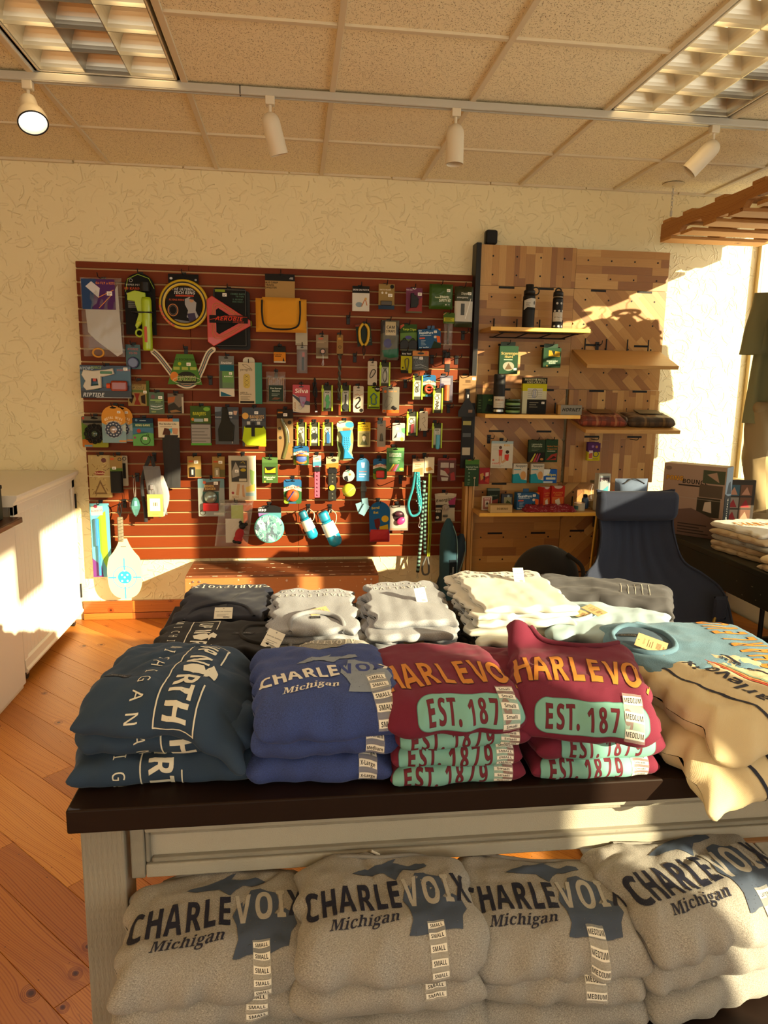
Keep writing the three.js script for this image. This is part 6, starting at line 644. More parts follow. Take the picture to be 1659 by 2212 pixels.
card('phone_band_card', 'black phone band in a clear pack beside the grey armband', 'armband', [-.412,1.241,.142,.228,.08], (p) => p.fill('#37342e').R('#121214', 0, 0, 1, 0.33).P('#58626e', [[0, 0], [0.3, 0], [0.25, 0.12], [0, 0.14]]).P('#b0886c', [[0.78, 0.1], [0.95, 0.1], [0.9, 0.22], [0.78, 0.2]]).T('PHONE', '#aaa', 0.16, 0.28, 0.09).T('BAND', '#ccc', 0.6, 0.28, 0.09).price(0.58, 0.13, 0.16).L('#c6c6c2', 0.02, [[0.7, 0.66], [0.64, 0.72], [0.72, 0.78], [0.64, 0.84], [0.72, 0.9], [0.7, 0.97]]), { gloss: 1, parts: (t, w, h) => mesh('band', shape([[0.34, 0.98], [0.5, 0.98], [0.62, 0.62], [0.8, 0.5], [0.74, 0.1], [0.16, 0.1], [0.14, 0.4], [0.28, 0.62]], w, h, 0.014, 0.003).translate(0, 0, 0.008), cloth(lin(0.012, 0.013, 0.01)), t) });
card('neon_band_card', 'neon yellow armband below a black card', 'armband', [-.249,1.235,.143,.238,.08], (p) => p.fill('#2e2d28').R('#141313', 0, 0, 1, 0.36).C('#c99414', 0.14, 0.22, 0.14).T('BANJEES', '#c9a058', 0.62, 0.24, 0.2, { sx: 0.76 }).T('ARMBAND', '#d6d3c4', 0.6, 0.32, 0.1).price(0.52, 0.1, 0.16).R('#b7b7ae', 0.2, 0.36, 0.14, 0.08).R('#b7b7ae', 0.62, 0.36, 0.14, 0.08).R('#c9a012', 0.1, 0.92, 0.9, 0.08), { gloss: 1, parts: (t, w, h) => { mesh('band', shape([[0.1, 0.5], [0.9, 0.5], [0.98, 0.42], [0.98, 0.1], [0.76, 0.03], [0.2, 0.04], [0.02, 0.16]], w, h, 0.014, 0.003).translate(0, 0, 0.008), pm('#a8c400', { roughness: 0.8 }), t); mesh('logo_strip', rbox(w * 0.14, h * 0.36, 0.004, 0.001, -w * 0.04, h * 0.44, 0.017), M.black, t); mesh('waist_strap', rbox(w * 0.74, h * 0.05, 0.016, 0.002, 0, h * 0.51, 0.009), M.black, t); } });
card('camp_knife_pack', 'olive folding saw in a long kraft pack', 'tool', [-.06,1.191,.099,.31,.1], (p) => p.fill('#7d6440').R('#241d15', 0, 0, 1, 0.18).R('#b0702c', 0.06, 0.05, 0.3, 0.03).C('#2a2318', 0.78, 0.26, 0.12).C('#3a3020', 0.18, 0.38, 0.1).C('#3a3020', 0.2, 0.56, 0.1).P('#a86a34', [[0.7, 0.72], [0.95, 0.66], [0.9, 0.9], [0.7, 0.84]]).price(0.4, 0.08, 0.24), { th: 0.012, parts: (t, w, h) => { mesh('saw_handle', tube([[-0.02, h * 0.8, 0.012], [0.004, h * 0.6, 0.014], [0.012, h * 0.35, 0.014], [-0.012, h * 0.03, 0.012]], 0.011, 24, 10).scale(1, 1, 0.8), pm('#515226', { clearcoat: 0.6 }), t); mesh('saw_blade', tube([[-0.022, h * 0.82, 0.012], [0.016, h * 0.6, 0.02], [0.024, h * 0.35, 0.02]], 0.003, 20, 6), pm('#b9bba4', { metalness: 0.6 }), t); } });
keyCard('lime railed card with a dinosaur charm, leftmost of three in a row', [.041,1.196,.06,.145,.1], charmShape([[0.3, 0.5], [0.44, 0.56], [0.5, 0.42], [0.7, 0.2], [0.5, 0.12], [0.34, 0.18], [0.4, 0.34], [0.26, 0.4]]), '#4b4a33');
keyCard('lime railed card with a black bison charm, middle of three in a row', [.121,1.196,.06,.146,.1], charmShape([[0.2, 0.48], [0.5, 0.56], [0.82, 0.5], [0.86, 0.4], [0.7, 0.34], [0.66, 0.26], [0.58, 0.34], [0.42, 0.34], [0.36, 0.26], [0.28, 0.36]]), '#1d211f');
keyCard('lime railed card with a blue bottle charm beside the fish toy', [.203,1.197,.063,.146,.1], charmShape([[0.44, 0.6], [0.58, 0.6], [0.68, 0.46], [0.66, 0.12], [0.4, 0.12], [0.36, 0.46]]), '#1f63a0');
card('fish_toy_card', 'blue rubber fish skeleton dog toy on a fish shaped card', 'dog toy', [.31,1.159,.113,.242,.11], (p) => p.fill('#a8b07c').C('#b3b9b2', 0.28, 0.1, 0.26, 0.16).C('#3f8fb4', 0.74, 0.1, 0.24, 0.16).R('#b0693a', 0.36, 0.19, 0.4, 0.07).P('#b99a5c', [[0.66, 0.3], [0.98, 0.3], [0.95, 0.6], [0.7, 0.5]]).P('#4a5a34', [[0.02, 0.5], [0.4, 0.6], [0.4, 1], [0.1, 1]]), { shape: (w, h) => { const s = new THREE.Shape(); s.moveTo(-w * 0.34, -h / 2); s.quadraticCurveTo(0, -h * 0.53, w * 0.34, -h / 2); s.quadraticCurveTo(w * 0.5, -h * 0.42, w * 0.36, -h * 0.32); s.quadraticCurveTo(w * 0.52, 0, w * 0.4, h * 0.26); s.quadraticCurveTo(w * 0.6, h * 0.5, w * 0.16, h / 2); s.lineTo(-w * 0.16, h / 2); s.quadraticCurveTo(-w * 0.6, h * 0.5, -w * 0.4, h * 0.26); s.quadraticCurveTo(-w * 0.52, 0, -w * 0.36, -h * 0.32); s.quadraticCurveTo(-w * 0.5, -h * 0.42, -w * 0.34, -h / 2); return s; }, parts: (t, w, h) => { const blue = pm('#1487c0', { roughness: 0.5 }); mesh('fish', shape([[0.24, 0.72], [0.78, 0.74], [0.72, 0.6], [0.76, 0.42], [0.62, 0.24], [0.9, 0.06], [0.46, 0.06], [0.5, 0.24], [0.36, 0.42], [0.38, 0.6]], w, h, 0.024, 0.007).translate(0, 0, 0.014), blue, t); const nubs = []; for (let i = 0; i < 6; i++) for (let j = 0; j < 3; j++) nubs.push(ball(0.0034, w * (-0.04 + j * 0.1) + i * 0.0006, h * (0.3 + i * 0.055), 0.027)); mesh('nubs', merge(nubs), pm('#5ab6da'), t); } });
card('bug_ease_card', 'yellow headed card with a bearded fisherman drawing', 'keyring', [.428,1.196,.079,.153,.11], (p) => p.fill('#9c9160').R('#c9a61c', 0, 0, 1, 0.36).T('Anglers', '#3b3414', 0.5, 0.16, 0.16).T('To-Go Bottle', '#3b3414', 0.5, 0.27, 0.13).R('#77704a', 0.12, 0.42, 0.76, 0.5).C('#b5a88c', 0.5, 0.62, 0.14, 0.13).P('#4e5034', [[0.2, 0.92], [0.35, 0.74], [0.65, 0.74], [0.8, 0.92]]).P('#3b3a24', [[0.3, 0.54], [0.5, 0.46], [0.7, 0.54]]).P('#b9b4a8', [[0.4, 0.68], [0.6, 0.68], [0.5, 0.8]]).slot(), { r: 0.006 });
card('beard_pick_card', 'narrow grey card with a dark tassel charm', 'keyring', [.537,1.203,.053,.164,.11], (p) => p.fill('#8b7f6a').R('#4d5a5c', 0, 0, 0.6, 0.14).T('FOX', '#3a352d', 0.5, 0.2, 0.2).slot(), { gloss: 1, r: 0.005, parts: (t, w, h) => mesh('tassel', merge([lathe([[0.001, 0.03], [0.007, 0.02], [0.008, 0.006], [0.012, -0.02], [0.001, -0.022]], 16)]).translate(0, h * 0.34, 0.006), pm('#4a473e'), t) });
card('sticker_card', 'white card with a cartoon gull, pink, green and yellow', 'sticker', [.645,1.214,.079,.11,.11], (p) => p.fill('#b5a9a2').P('#5aa56a', [[0.7, 0.3], [1, 0.25], [1, 0.6], [0.75, 0.5]]).L('#4aa0c6', 0.05, [[0.7, 0.5], [0.95, 0.75]]).C('#d8d2bc', 0.48, 0.66, 0.24, 0.2).P('#2b2b2b', [[0.1, 0.88], [0.4, 0.5], [0.34, 0.8]]).C('#c9b14a', 0.78, 0.9, 0.14).C('#d7d3c6', 0.4, 0.32, 0.12).slot(), { r: 0.006 });
keyCard('lime railed card with a dark red charm on the right of the sticker card', [.73,1.267,.071,.15,.11], charmShape([[0.4, 0.46], [0.62, 0.5], [0.66, 0.14], [0.36, 0.1]]), '#7a1622');
card('line_drawing_card', 'plain white card with a thin wire keyring beside the red charm', 'keyring', [.802,1.284,.053,.121,.11], (p) => p.fill('#c2b8a2').L('#6f675a', 0.04, [[0.3, 0.4], [0.6, 0.3], [0.7, 0.5], [0.4, 0.6], [0.75, 0.85]]).slot(), { shape: (w, h) => roundRect(w, h, 0.008) });
keyCard('lime railed card with a blue and white vial, lowest of the lime cards', [.889,1.194,.065,.157,.12], (w, h) => merge([cyl(w * 0.2, h * 0.5, w * 0.06, h * 0.28, 0.012), ball(w * 0.2, w * 0.06, h * 0.03, 0.012)]), '#4aa0c0');
// --- lower rows
card('brain_puzzle_pack', 'two stacked wood pattern puzzle boxes in a clear pack', 'puzzle', [-1.173,.929,.129,.258,.08], (p) => { p.fill('#a5905c'); reseed(77); for (let i = 0; i < 46; i++) p.L(pick(['#5b4022', '#7d5c30', '#c4ad76']), 0.022, [[rr(0.05, 0.95), rr(0.03, 0.98)], [rr(0.05, 0.95), rr(0.03, 0.98)]].map(([x, y], j, a) => (j ? [a[0][0] + (x - a[0][0]) * 0.18, a[0][1] + (y - a[0][1]) * 0.1] : [x, y]))); p.R('#b9ad86', 0, 0.49, 1, 0.02).P('#6b512c', [[0.5, 0.58], [0.8, 0.92], [0.2, 0.92]]).P('#9c8450', [[0.5, 0.66], [0.7, 0.88], [0.3, 0.88]]).C('#54221a', 0.7, 0.12, 0.11).C('#7d241c', 0.5, 0.42, 0.24, 0.1).T('Trianzle', '#dccfa4', 0.5, 0.42, 0.12); }, { th: 0.022, gloss: 1 });
card('utility_pouch_card', 'black pouch hanging from a kraft and green card', 'pouch', [-1.074,.944,.073,.226,.1], (p) => p.fill('#0d0d0d').R('#8f7444', 0, 0, 1, 0.34).R('#56702c', 0, 0.34, 1, 0.08).R('#b0562c', 0.06, 0.06, 0.3, 0.06).O('#2a2a2a', 0.8, 0.1, 0.12, 0.05).price(0.2, 0.3, 0.3), { parts: (t, w, h) => mesh('pouch', rbox(w * 0.86, h * 0.58, 0.024, 0.01, 0, h * 0.29, 0.013), cloth(lin(0.008, 0.008, 0.008)), t) });
card('white_tool_card', 'white card with a black tool behind the kraft carded pouch', 'tool', [-1.045,.96,.06,.185,.06], (p) => p.fill('#a59d8a').R('#1c1b1a', 0.5, 0.25, 0.3, 0.5).C('#1c1b1a', 0.25, 0.1, 0.2).O('#333', 0.7, 0.1, 0.16, 0.06), { hk: false, r: 0.005 });
{ const b = [-.967,.808,.068,.245,.12], t = hung('fishing_bobber', 'shiny teal spindle ornament dangling on a pair of strings', 'ornament', b); const [, , w, h] = b; for (const s of [-1, 1]) mesh('string', tube([[s * 0.004, h, 0], [s * 0.006, h * 0.75, 0], [s * 0.004, h * 0.5, 0]], 0.0013, 8, 5), pm('#a9a59a'), t); mesh('spindle', lathe([[0.001, 0], [0.012, 0.012], [0.027, 0.05], [0.03, 0.07], [0.022, 0.1], [0.01, 0.118], [0.001, 0.12]], 10).translate(0, 0, 0), pm('#5b9a9a', { metalness: 0.5, roughness: 0.3, flatShading: true }), t); mesh('pink_tag', rbox(0.014, 0.03, 0.002, 0.001, -0.03, h * 0.3, -0.01), pm('#c8866e'), t); }
{ const b = [-.86,.849,.164,.415,.12], t = hung('waist_pack', 'grey and black waist pack with a yellow edged hang tag', 'bag', b); const [, , w, h] = b; const g1 = cloth(lin(0.16, 0.16, 0.17)), g2 = cloth(lin(0.02, 0.02, 0.022));
  mesh('belt', merge([tube([[-w * 0.05, h, 0.01], [-w * 0.32, h * 0.72, 0.01], [-w * 0.38, h * 0.5, 0], [-w * 0.3, h * 0.2, 0.01], [-w * 0.28, h * 0.03, 0.02]], 0.011, 30, 8).scale(1, 1, 0.6), tube([[w * 0.02, h, 0.01], [w * 0.12, h * 0.8, 0.02], [w * 0.4, h * 0.55, 0.01], [w * 0.42, h * 0.4, 0.01], [w * 0.2, h * 0.1, 0.02]], 0.011, 30, 8).scale(1, 1, 0.6)]), g2, t); mesh('pouch', bend(pillow(w * 0.6, h * 0.72, 0.05, 14, 3, 6), (x, y, z) => [x + 0.3 * (0.06 - y) * 0.4, y, z]).translate(w * 0.06, h * 0.5, 0.015), g1, t); mesh('wing', bend(pillow(w * 0.26, h * 0.6, 0.02, 10, 3), (x, y, z) => [x + 0.02 * Math.cos(y * 18), y, z]).translate(w * 0.36, h * 0.42, 0.02), cloth(lin(0.42, 0.4, 0.38)), t); mesh('buckle', rbox(0.02, 0.03, 0.01, 0.003, w * 0.02, h * 0.56, 0.045), M.steel, t);
  mesh('hang_tag', rectUV(new THREE.BoxGeometry(w * 0.56, h * 0.33, 0.003), art(80, 100, (p) => p.fill('#a8a256').R('#d9d3bc', 0.16, 0.18, 0.66, 0.56).R('#6a6650', 0.38, 0.36, 0.05, 0.16).R('#6a6650', 0.48, 0.36, 0.08, 0.16).R('#6a6650', 0.6, 0.36, 0.04, 0.16).R('#8f8a48', 0.3, 0.86, 0.4, 0.04)), w * 0.56, h * 0.33).translate(w * 0.12, h * 0.29, 0.05), M.pack, t); }
['small kraft card with a black fob, between the leg sleeve and its look alike', 'small kraft card with a tan phone shaped fob beside the white bag'].forEach((l, i) => card('flashlight_card', l, 'light', i ? [-.468,.985,.076,.135,.08] : [-.615,.987,.081,.134,.08], (p) => p.fill('#8f7440').R('#5e5a34', 0.6, 0.6, 0.4, 0.4).R('#b0502c', 0.1, 0.2, 0.34, 0.08).R('#c06a40', 0, 0.95, 1, 0.05).price(0.5, 0.2, 0.3), { th: 0.016, parts: (t, w, h) => { mesh('fob', rbox(w * 0.42, h * 0.44, 0.012, 0.005, -w * 0.12, h * 0.28, 0.014), i ? pm('#8d8160') : M.blackPlastic, t); mesh('fob_light', rbox(w * 0.14, h * 0.24, 0.003, 0.001, -w * 0.12, h * 0.28, 0.021), pm('#c2bda8'), t); } }));
{ const b = [-.324,.921,.166,.283,.1], t = hung('pedicure_pack', 'white pack with bare legs printed, a grey label card in front', 'pack', b); const [, , w, h] = b; const r = art(w * PPM, h * PPM, (p) => p.fill('#b9b3a0').P('#7fa05c', [[0.78, 0.3], [0.95, 0.35], [0.9, 0.7], [0.8, 0.6]]).P('#b08a66', [[0.32, 0.62], [0.42, 0.62], [0.36, 0.88], [0.26, 0.86]]).P('#b08a66', [[0.48, 0.66], [0.56, 0.64], [0.58, 0.92], [0.5, 0.9]]).P('#c9b45a', [[0.62, 0.7], [0.95, 0.62], [0.95, 0.78], [0.65, 0.8]]).R('#88a6ae', 0.62, 0.82, 0.34, 0.07).C('#8a3038', 0.15, 0.82, 0.05).T('tribe', '#8a7a6a', 0.24, 0.91, 0.12, { font: 'normal' })); mesh('bag', rectUV(pillow(w, h * 0.98, 0.03, 16, 6, 7), r, w, h).translate(0, h / 2, 0), M.packGloss, t); mesh('label_card', rectUV(new THREE.BoxGeometry(w * 0.64, h * 0.5, 0.003), art(90, 116, (p) => p.fill('#b7b096').R('#3a3a37', 0.06, 0.04, 0.88, 0.92).P('#8f8c82', [[0.08, 0.5], [0.3, 0.1], [0.5, 0.4], [0.5, 0.7], [0.1, 0.8]]).C('#a8952c', 0.72, 0.45, 0.16, 0.09).L('#a8952c', 0.03, [[0.6, 0.14], [0.72, 0.08], [0.82, 0.16]]).R('#8f8c82', 0.5, 0.26, 0.4, 0.08).R('#b9b39c', 0.48, 0.82, 0.42, 0.12).price(0.26, 0.44, 0.2)), w * 0.64, h * 0.5).translate(-w * 0.1, h * 0.66, 0.02), M.pack, t); }
card('headlamp_box', 'green box with a yellow headlamp window on the lower rows', 'box', [-.155,.971,.096,.159,.1], (p) => p.fill('#3a5a2a').R('#4b6c38', 0, 0, 1, 0.2).R('#121410', 0.16, 0.36, 0.72, 0.3).P('#c7a016', [[0.2, 0.38], [0.34, 0.5], [0.5, 0.5], [0.86, 0.38], [0.86, 0.6], [0.2, 0.6]]).T('Binocular', '#c9d0c0', 0.48, 0.76, 0.16).T('Guide', '#c9d0c0', 0.48, 0.84, 0.14).C('#b39a3c', 0.18, 0.94, 0.06).slot(), { th: 0.034 });
card('brain_teaser_card', 'silver card with a glass dome puzzle over a red base', 'puzzle', [-.517,.796,.16,.236,.08], (p) => p.fill('#8a938f').R('#5c8088', 0, 0, 1, 0.24).P('#4e3722', [[0.3, 0.1], [0.85, 0.06], [0.8, 0.32], [0.18, 0.36]]).C('#b0502c', 0.25, 0.1, 0.06).T('BRAIN', '#c9a050', 0.42, 0.2, 0.12).T('TEASER', '#c9a050', 0.46, 0.27, 0.12).R('#274e44', 0.18, 0.34, 0.6, 0.3).O('#54473a', 0.16, 0.9, 0.1, 0.03).R('#b8bcb6', 0.58, 0.9, 0.38, 0.06).price(0.6, 0.08, 0.16), { r: 0.006, gloss: 1, parts: (t, w, h) => { mesh('puzzle_dome', ball(w * 0.25, -0.004, h * 0.52, 0.014, 1, 1, 0.55), pm('#7f8b86', { metalness: 0.6, roughness: 0.18 }), t); mesh('red_base', rbox(w * 0.6, h * 0.22, 0.026, 0.008, -0.004, h * 0.26, 0.014), pm('#b01c20', { transmission: 0.25, roughness: 0.15 }), t); } });
{ const b = [-.372,.638,.216,.294,.11], t = hung('plush_bag', 'zip bag with a small red dressed plush and a green card inside', 'bag', b); const [, , w, h] = b; mesh('zip_bag', bend(pillow(w * 0.94, h, 0.02, 18, 5, 11), (x, y, z) => [x - (0.5 * h - y) * 0.14, y, z]).translate(w * 0.06, h / 2, 0), M.film, t); mesh('zip_line', merge([rbox(w * 0.9, 0.003, 0.004, 0.001, w * 0.04, h * 0.9, 0.004), rbox(w * 0.9, 0.003, 0.004, 0.001, w * 0.04, h * 0.93, 0.004)]), pm('#cfcabc'), t); mesh('green_card', rbox(w * 0.34, h * 0.46, 0.002, 0.001, w * 0.06, h * 0.66, -0.004), pm('#9cae5c'), t); mesh('paper', rbox(w * 0.44, h * 0.52, 0.002, 0.001, -w * 0.06, h * 0.34, -0.001), pm('#b9b5ab'), t);
  const p = mesh('plush_body', merge([ball(0.03, 0, 0.035, 0, 0.9, 1.3, 0.6), ball(0.018, -0.008, 0.0, 0, 1, 1, 0.7), ball(0.018, 0.012, 0.004, 0, 1, 1, 0.7)]), pm('#8c1c20', { roughness: 0.9 }), t, [w * 0.06, h * 0.16, 0.006]); p.rotation.z = -0.35; mesh('plush_head', merge([ball(0.022, 0, 0.088, 0, 1, 0.95, 0.7), ball(0.011, -0.018, 0.106, 0), ball(0.011, 0.018, 0.106, 0)]), M.black, p); mesh('plush_feet', merge([ball(0.014, -0.01, -0.02, 0.002, 1.2, 0.8, 0.8), ball(0.014, 0.014, -0.016, 0.002, 1.2, 0.8, 0.8)]), M.black, p); }
card('soft_disc', 'round soft disc with teal marbled camouflage below a black tag', 'toy', [-.163,.632,.176,.232,.1], (p) => p.fill('#4c8c98').R('#111214', 0, 0, 1, 0.2).T('chuckit!', '#ccc', 0.2, 0.06, 0.07).T('TURBO', '#e0e0e0', 0.2, 0.13, 0.12, { skew: 0.2 }).P('#7d5f9a', [[0, 0.2], [0.5, 0.22], [0.4, 0.34], [0, 0.34]]), { hk: true, shape: (w, h) => { const s = new THREE.Shape(); s.moveTo(-w * 0.36, h * 0.2); s.lineTo(-w * 0.4, h * 0.42); s.lineTo(-w * 0.2, h * 0.5); s.lineTo(w * 0.2, h * 0.5); s.lineTo(w * 0.42, h * 0.44); s.lineTo(w * 0.42, h * 0.16); return s; }, part: 'tag', parts: (t, w, h) => { const c = tex(canvas(256, 256, (g) => { reseed(66); g.fillStyle = '#6fa3a6'; g.fillRect(0, 0, 256, 256); for (let i = 0; i < 60; i++) { g.fillStyle = pick(['#3f6a74', '#b9cfcc', '#84b4b6', '#4d5f70', '#d5e0dc', '#5f9a94']); g.beginPath(); const x = rr(0, 256), y = rr(0, 256); g.moveTo(x, y); for (let k = 0; k < 5; k++) g.quadraticCurveTo(x + rr(-50, 50), y + rr(-60, 60), x + rr(-30, 30), y + rr(-60, 60)); g.fill(); } }), { repeat: false }); const R = w * 0.5; mesh('disc', planar(cyl(R, 0.02, 0, 0, 0, R * 0.97, 48).rotateX(PI / 2), 0, 1, 0.5, 0.5, 1 / (2 * R)).translate(0, R, 0.014), std(0xffffff, { map: c, roughness: 0.75 }), t); mesh('disc_rim', new THREE.TorusGeometry(R * 0.98, 0.007, 8, 48).translate(0, R, 0.014), pm('#4fa8a4'), t); } });
dogCard('dog toy card with a blue and orange ball below the dinosaur keyring', [.038,1.063,.094,.116,.11], '#2b4f9c', (t, w, h) => { mesh('ball', ball(w * 0.36, 0, h * 0.36, 0.012, 1, 1, 0.6), pm('#3a5ba8', { roughness: 0.6 }), t); mesh('ball_band', merge([new THREE.TorusGeometry(w * 0.3, 0.007, 8, 24).rotateX(PI / 2.4).translate(0, h * 0.5, 0.012), new THREE.TorusGeometry(w * 0.3, 0.007, 8, 24).rotateX(PI / 1.7).translate(0, h * 0.2, 0.012)]), pm('#c06a24'), t); });
dogCard('dog toy card with an orange ball beside the pink collar', [-.016,.837,.109,.153,.11], '#cc4a12', fetchBall);
{ const cord = (name, label, b, main, second, headDraw) => { const t = hung(name, label, 'collar', b); const [, , w, h] = b; mesh('card', rectUV(new THREE.BoxGeometry(w * 0.92, h * 0.26, 0.004), art(44, 64, headDraw), w * 0.92, h * 0.26).translate(0, h * 0.87, 0.012), M.pack, t); mesh('strap', rbox(w * 0.62, h * 0.76, 0.02, 0.004, 0, h * 0.4, 0.004), main, t); const dots = []; for (let i = 0; i < 7; i++) dots.push(ball(0.006, 0, h * (0.08 + i * 0.09), 0.014, 1, 1, 0.4)); mesh('pattern_studs', merge(dots), second, t); mesh('buckle', rbox(w * 0.72, 0.03, 0.026, 0.005, 0, h * 0.68, 0.008), M.blackPlastic, t); return t; };
  cord('pet_collar', 'white and pink dotted collar hanging in a bundle', [.136,.929,.055,.271,.1], pm('#b9506c', { roughness: 0.8 }), pm('#571a38'), (p) => p.fill('#c9c1ae').T('LED', '#4a4a48', 0.5, 0.3, 0.3).P('#4a8aa8', [[0, 0.6], [1, 0.5], [1, 0.9], [0, 0.95]])); const c = cord('pet_collar', 'black collar bundle with a round yellow sticker', [.231,.915,.084,.284,.1], cloth(lin(0.012, 0.012, 0.01)), pm('#4c4a40'), (p) => p.fill('#a89c7c').P('#b0722c', [[0, 0.6], [1, 0.5], [1, 1], [0, 1]]).C('#2a2722', 0.6, 0.3, 0.2)); mesh('sticker', cyl(0.017, 0.002, 0, 0, 0).rotateX(PI / 2).translate(-0.002, 0.09, 0.022), pm('#c9b41c'), c); }
{ const b = [.334,.893,.084,.172,.13], t = hung('tennis_ball_toy', 'yellow green tennis ball hanging below a round tag', 'ball', b); const [, , w, h] = b; mesh('tag', rectUV(extrude([...Array(33)].map((_, i) => [Math.cos(i / 16 * PI) * w * 0.44, Math.sin(i / 16 * PI) * w * 0.44]), 0.003, 0.0003), art(64, 64, (p) => p.fill('#a9aeaa').P('#16181a', [[0.1, 0.6], [0.4, 0.5], [0.5, 0.95], [0.2, 1]]).C('#c07a3c', 0.6, 0.4, 0.1).P('#5a9a8c', [[0.3, 0.1], [0.6, 0.1], [0.5, 0.3]])), w * 0.88, w * 0.88).translate(-0.002, h - w * 0.46, 0), M.pack, t); const R = w * 0.5; mesh('ball', ball(R, 0, R, 0.006), cloth(lin(0.5, 0.56, 0.03)), t); mesh('seam', tube([...Array(33)].map((_, i) => { const a = i / 32 * 2 * PI, y = 0.45 * Math.sin(2 * a); const q = Math.sqrt(1 - y * y); return [R * 1.005 * q * Math.cos(a), R + R * 1.005 * y, 0.006 + R * 1.005 * q * Math.sin(a)]; }), 0.0012, 80, 5), pm('#c9c9a8'), t); }
{ const b = [.422,.87,.079,.362,.12], t = hung('dog_harness', 'light blue arched tag above a black harness with clear blue tags', 'harness', b); const [, , w, h] = b; mesh('tag', rectUV(extrude(archCard(w, h * 0.4), 0.003, 0.0003), art(70, 116, (p) => p.fill('#3f82b4').P('#dadfe0', [[0.36, 0.2], [0.64, 0.2], [0.6, 0.42], [0.4, 0.42]]).T('harness', '#c96a4a', 0.5, 0.58, 0.16).lines('#a6c4d8', 0.2, 0.68, 0.6, 2, 0.1, 0.05)), w, h * 0.4).translate(0, h * 0.8, 0.008), M.pack, t); mesh('webbing', rbox(w * 0.36, h * 0.46, 0.012, 0.003, w * 0.04, h * 0.4, 0), M.black, t); mesh('clip', rbox(w * 0.5, h * 0.1, 0.018, 0.004, w * 0.06, h * 0.46, 0.004), M.blackPlastic, t); [[0.12, 0.1, -0.5, 0.02], [-0.2, 0.12, 0.3, 0.008], [0.22, 0.2, 0.15, 0.012]].forEach(([x, y, a, z]) => { const m = mesh('clear_tag', rbox(w * 0.5, h * 0.2, 0.002, 0.001), pm('#8ab8cc', { transmission: 0.25, roughness: 0.2 }), t, [x * w, h * y, z]); m.rotation.z = a; }); }
dogCard('dog toy card with a red barrel below the green lighter card', [.532,.98,.088,.129,.11], '#c02a1c', (t, w, h, hex) => mesh('barrel', rbox(w * 0.6, h * 0.36, 0.026, 0.009, 0, h * 0.26, 0.014), pm(hex), t));
card('lightstick_card', 'green card showing a fan of coloured light sticks', 'light', [.625,1.042,.111,.149,.13], (p) => p.fill('#3f7044').R('#5b8a4c', 0, 0, 1, 0.14).T('Lightsticks', '#d9dccb', 0.5, 0.26, 0.13).T('Disposable', '#d9dccb', 0.5, 0.34, 0.13).lines('#8fae8c', 0.16, 0.46, 0.68, 3, 0.06, 0.03).P('#cfb93c', [[0.12, 0.98], [0.4, 0.68], [0.46, 0.7], [0.24, 0.98]]).P('#b83c34', [[0.26, 0.98], [0.54, 0.68], [0.6, 0.7], [0.38, 0.98]]).P('#a1538c', [[0.4, 0.98], [0.66, 0.68], [0.72, 0.7], [0.52, 0.98]]).C('#c2bb3a', 0.86, 0.9, 0.12, 0.08).slot());
{ const b = [.76,.861,.11,.372,.12], t = hung('rope_leash', 'teal rope leash folded into a loop under a peach tag', 'leash', b); const [, , w, h] = b; mesh('tag', rectUV(new THREE.BoxGeometry(w * 0.66, h * 0.3, 0.003), art(60, 90, (p) => p.fill('#c0a58a').P('#b87a4c', [[0.1, 0.6], [0.9, 0.5], [0.9, 0.9], [0.1, 0.9]]).lines('#8d7456', 0.2, 0.3, 0.6, 2, 0.1, 0.04).slot()), w * 0.66, h * 0.3).translate(w * 0.12, h * 0.85, 0.006), M.pack, t); const rope = cloth(lin(0.02, 0.24, 0.3)); mesh('rope', merge([tube([[-0.006, h * 0.78, 0.014], [-0.02, h * 0.5, 0.012], [-0.045, h * 0.2, 0.01], [-0.02, 0.008, 0.01], [0.02, 0.02, 0.01], [0.034, h * 0.2, 0.012], [0.022, h * 0.5, 0.014], [0.014, h * 0.78, 0.014]], 0.0085, 70, 8), tube([[0.006, h * 0.78, 0.018], [0.006, h * 0.55, 0.018], [0.02, h * 0.3, 0.018], [0.03, h * 0.1, 0.014]], 0.008, 40, 8)]), rope, t); mesh('rope_flecks', merge([...Array(16)].map((_, i) => ball(0.003, [0.003, 0.014, 0.022, 0.029][i % 4], h * (0.74 - i * 0.038), 0.0265))), pm('#a8d4d6'), t); mesh('ferrule', cyl(0.009, 0.03, 0.03, h * 0.16, 0.012), pm('#c4c2b6'), t); mesh('swivel_clip', tube([[0.028, 0, 0.012], [0.032, -0.03, 0.012], [0.024, -0.06, 0.012], [0.034, -0.07, 0.012], [0.038, -0.05, 0.012]], 0.003, 20, 6), M.steel, t); }
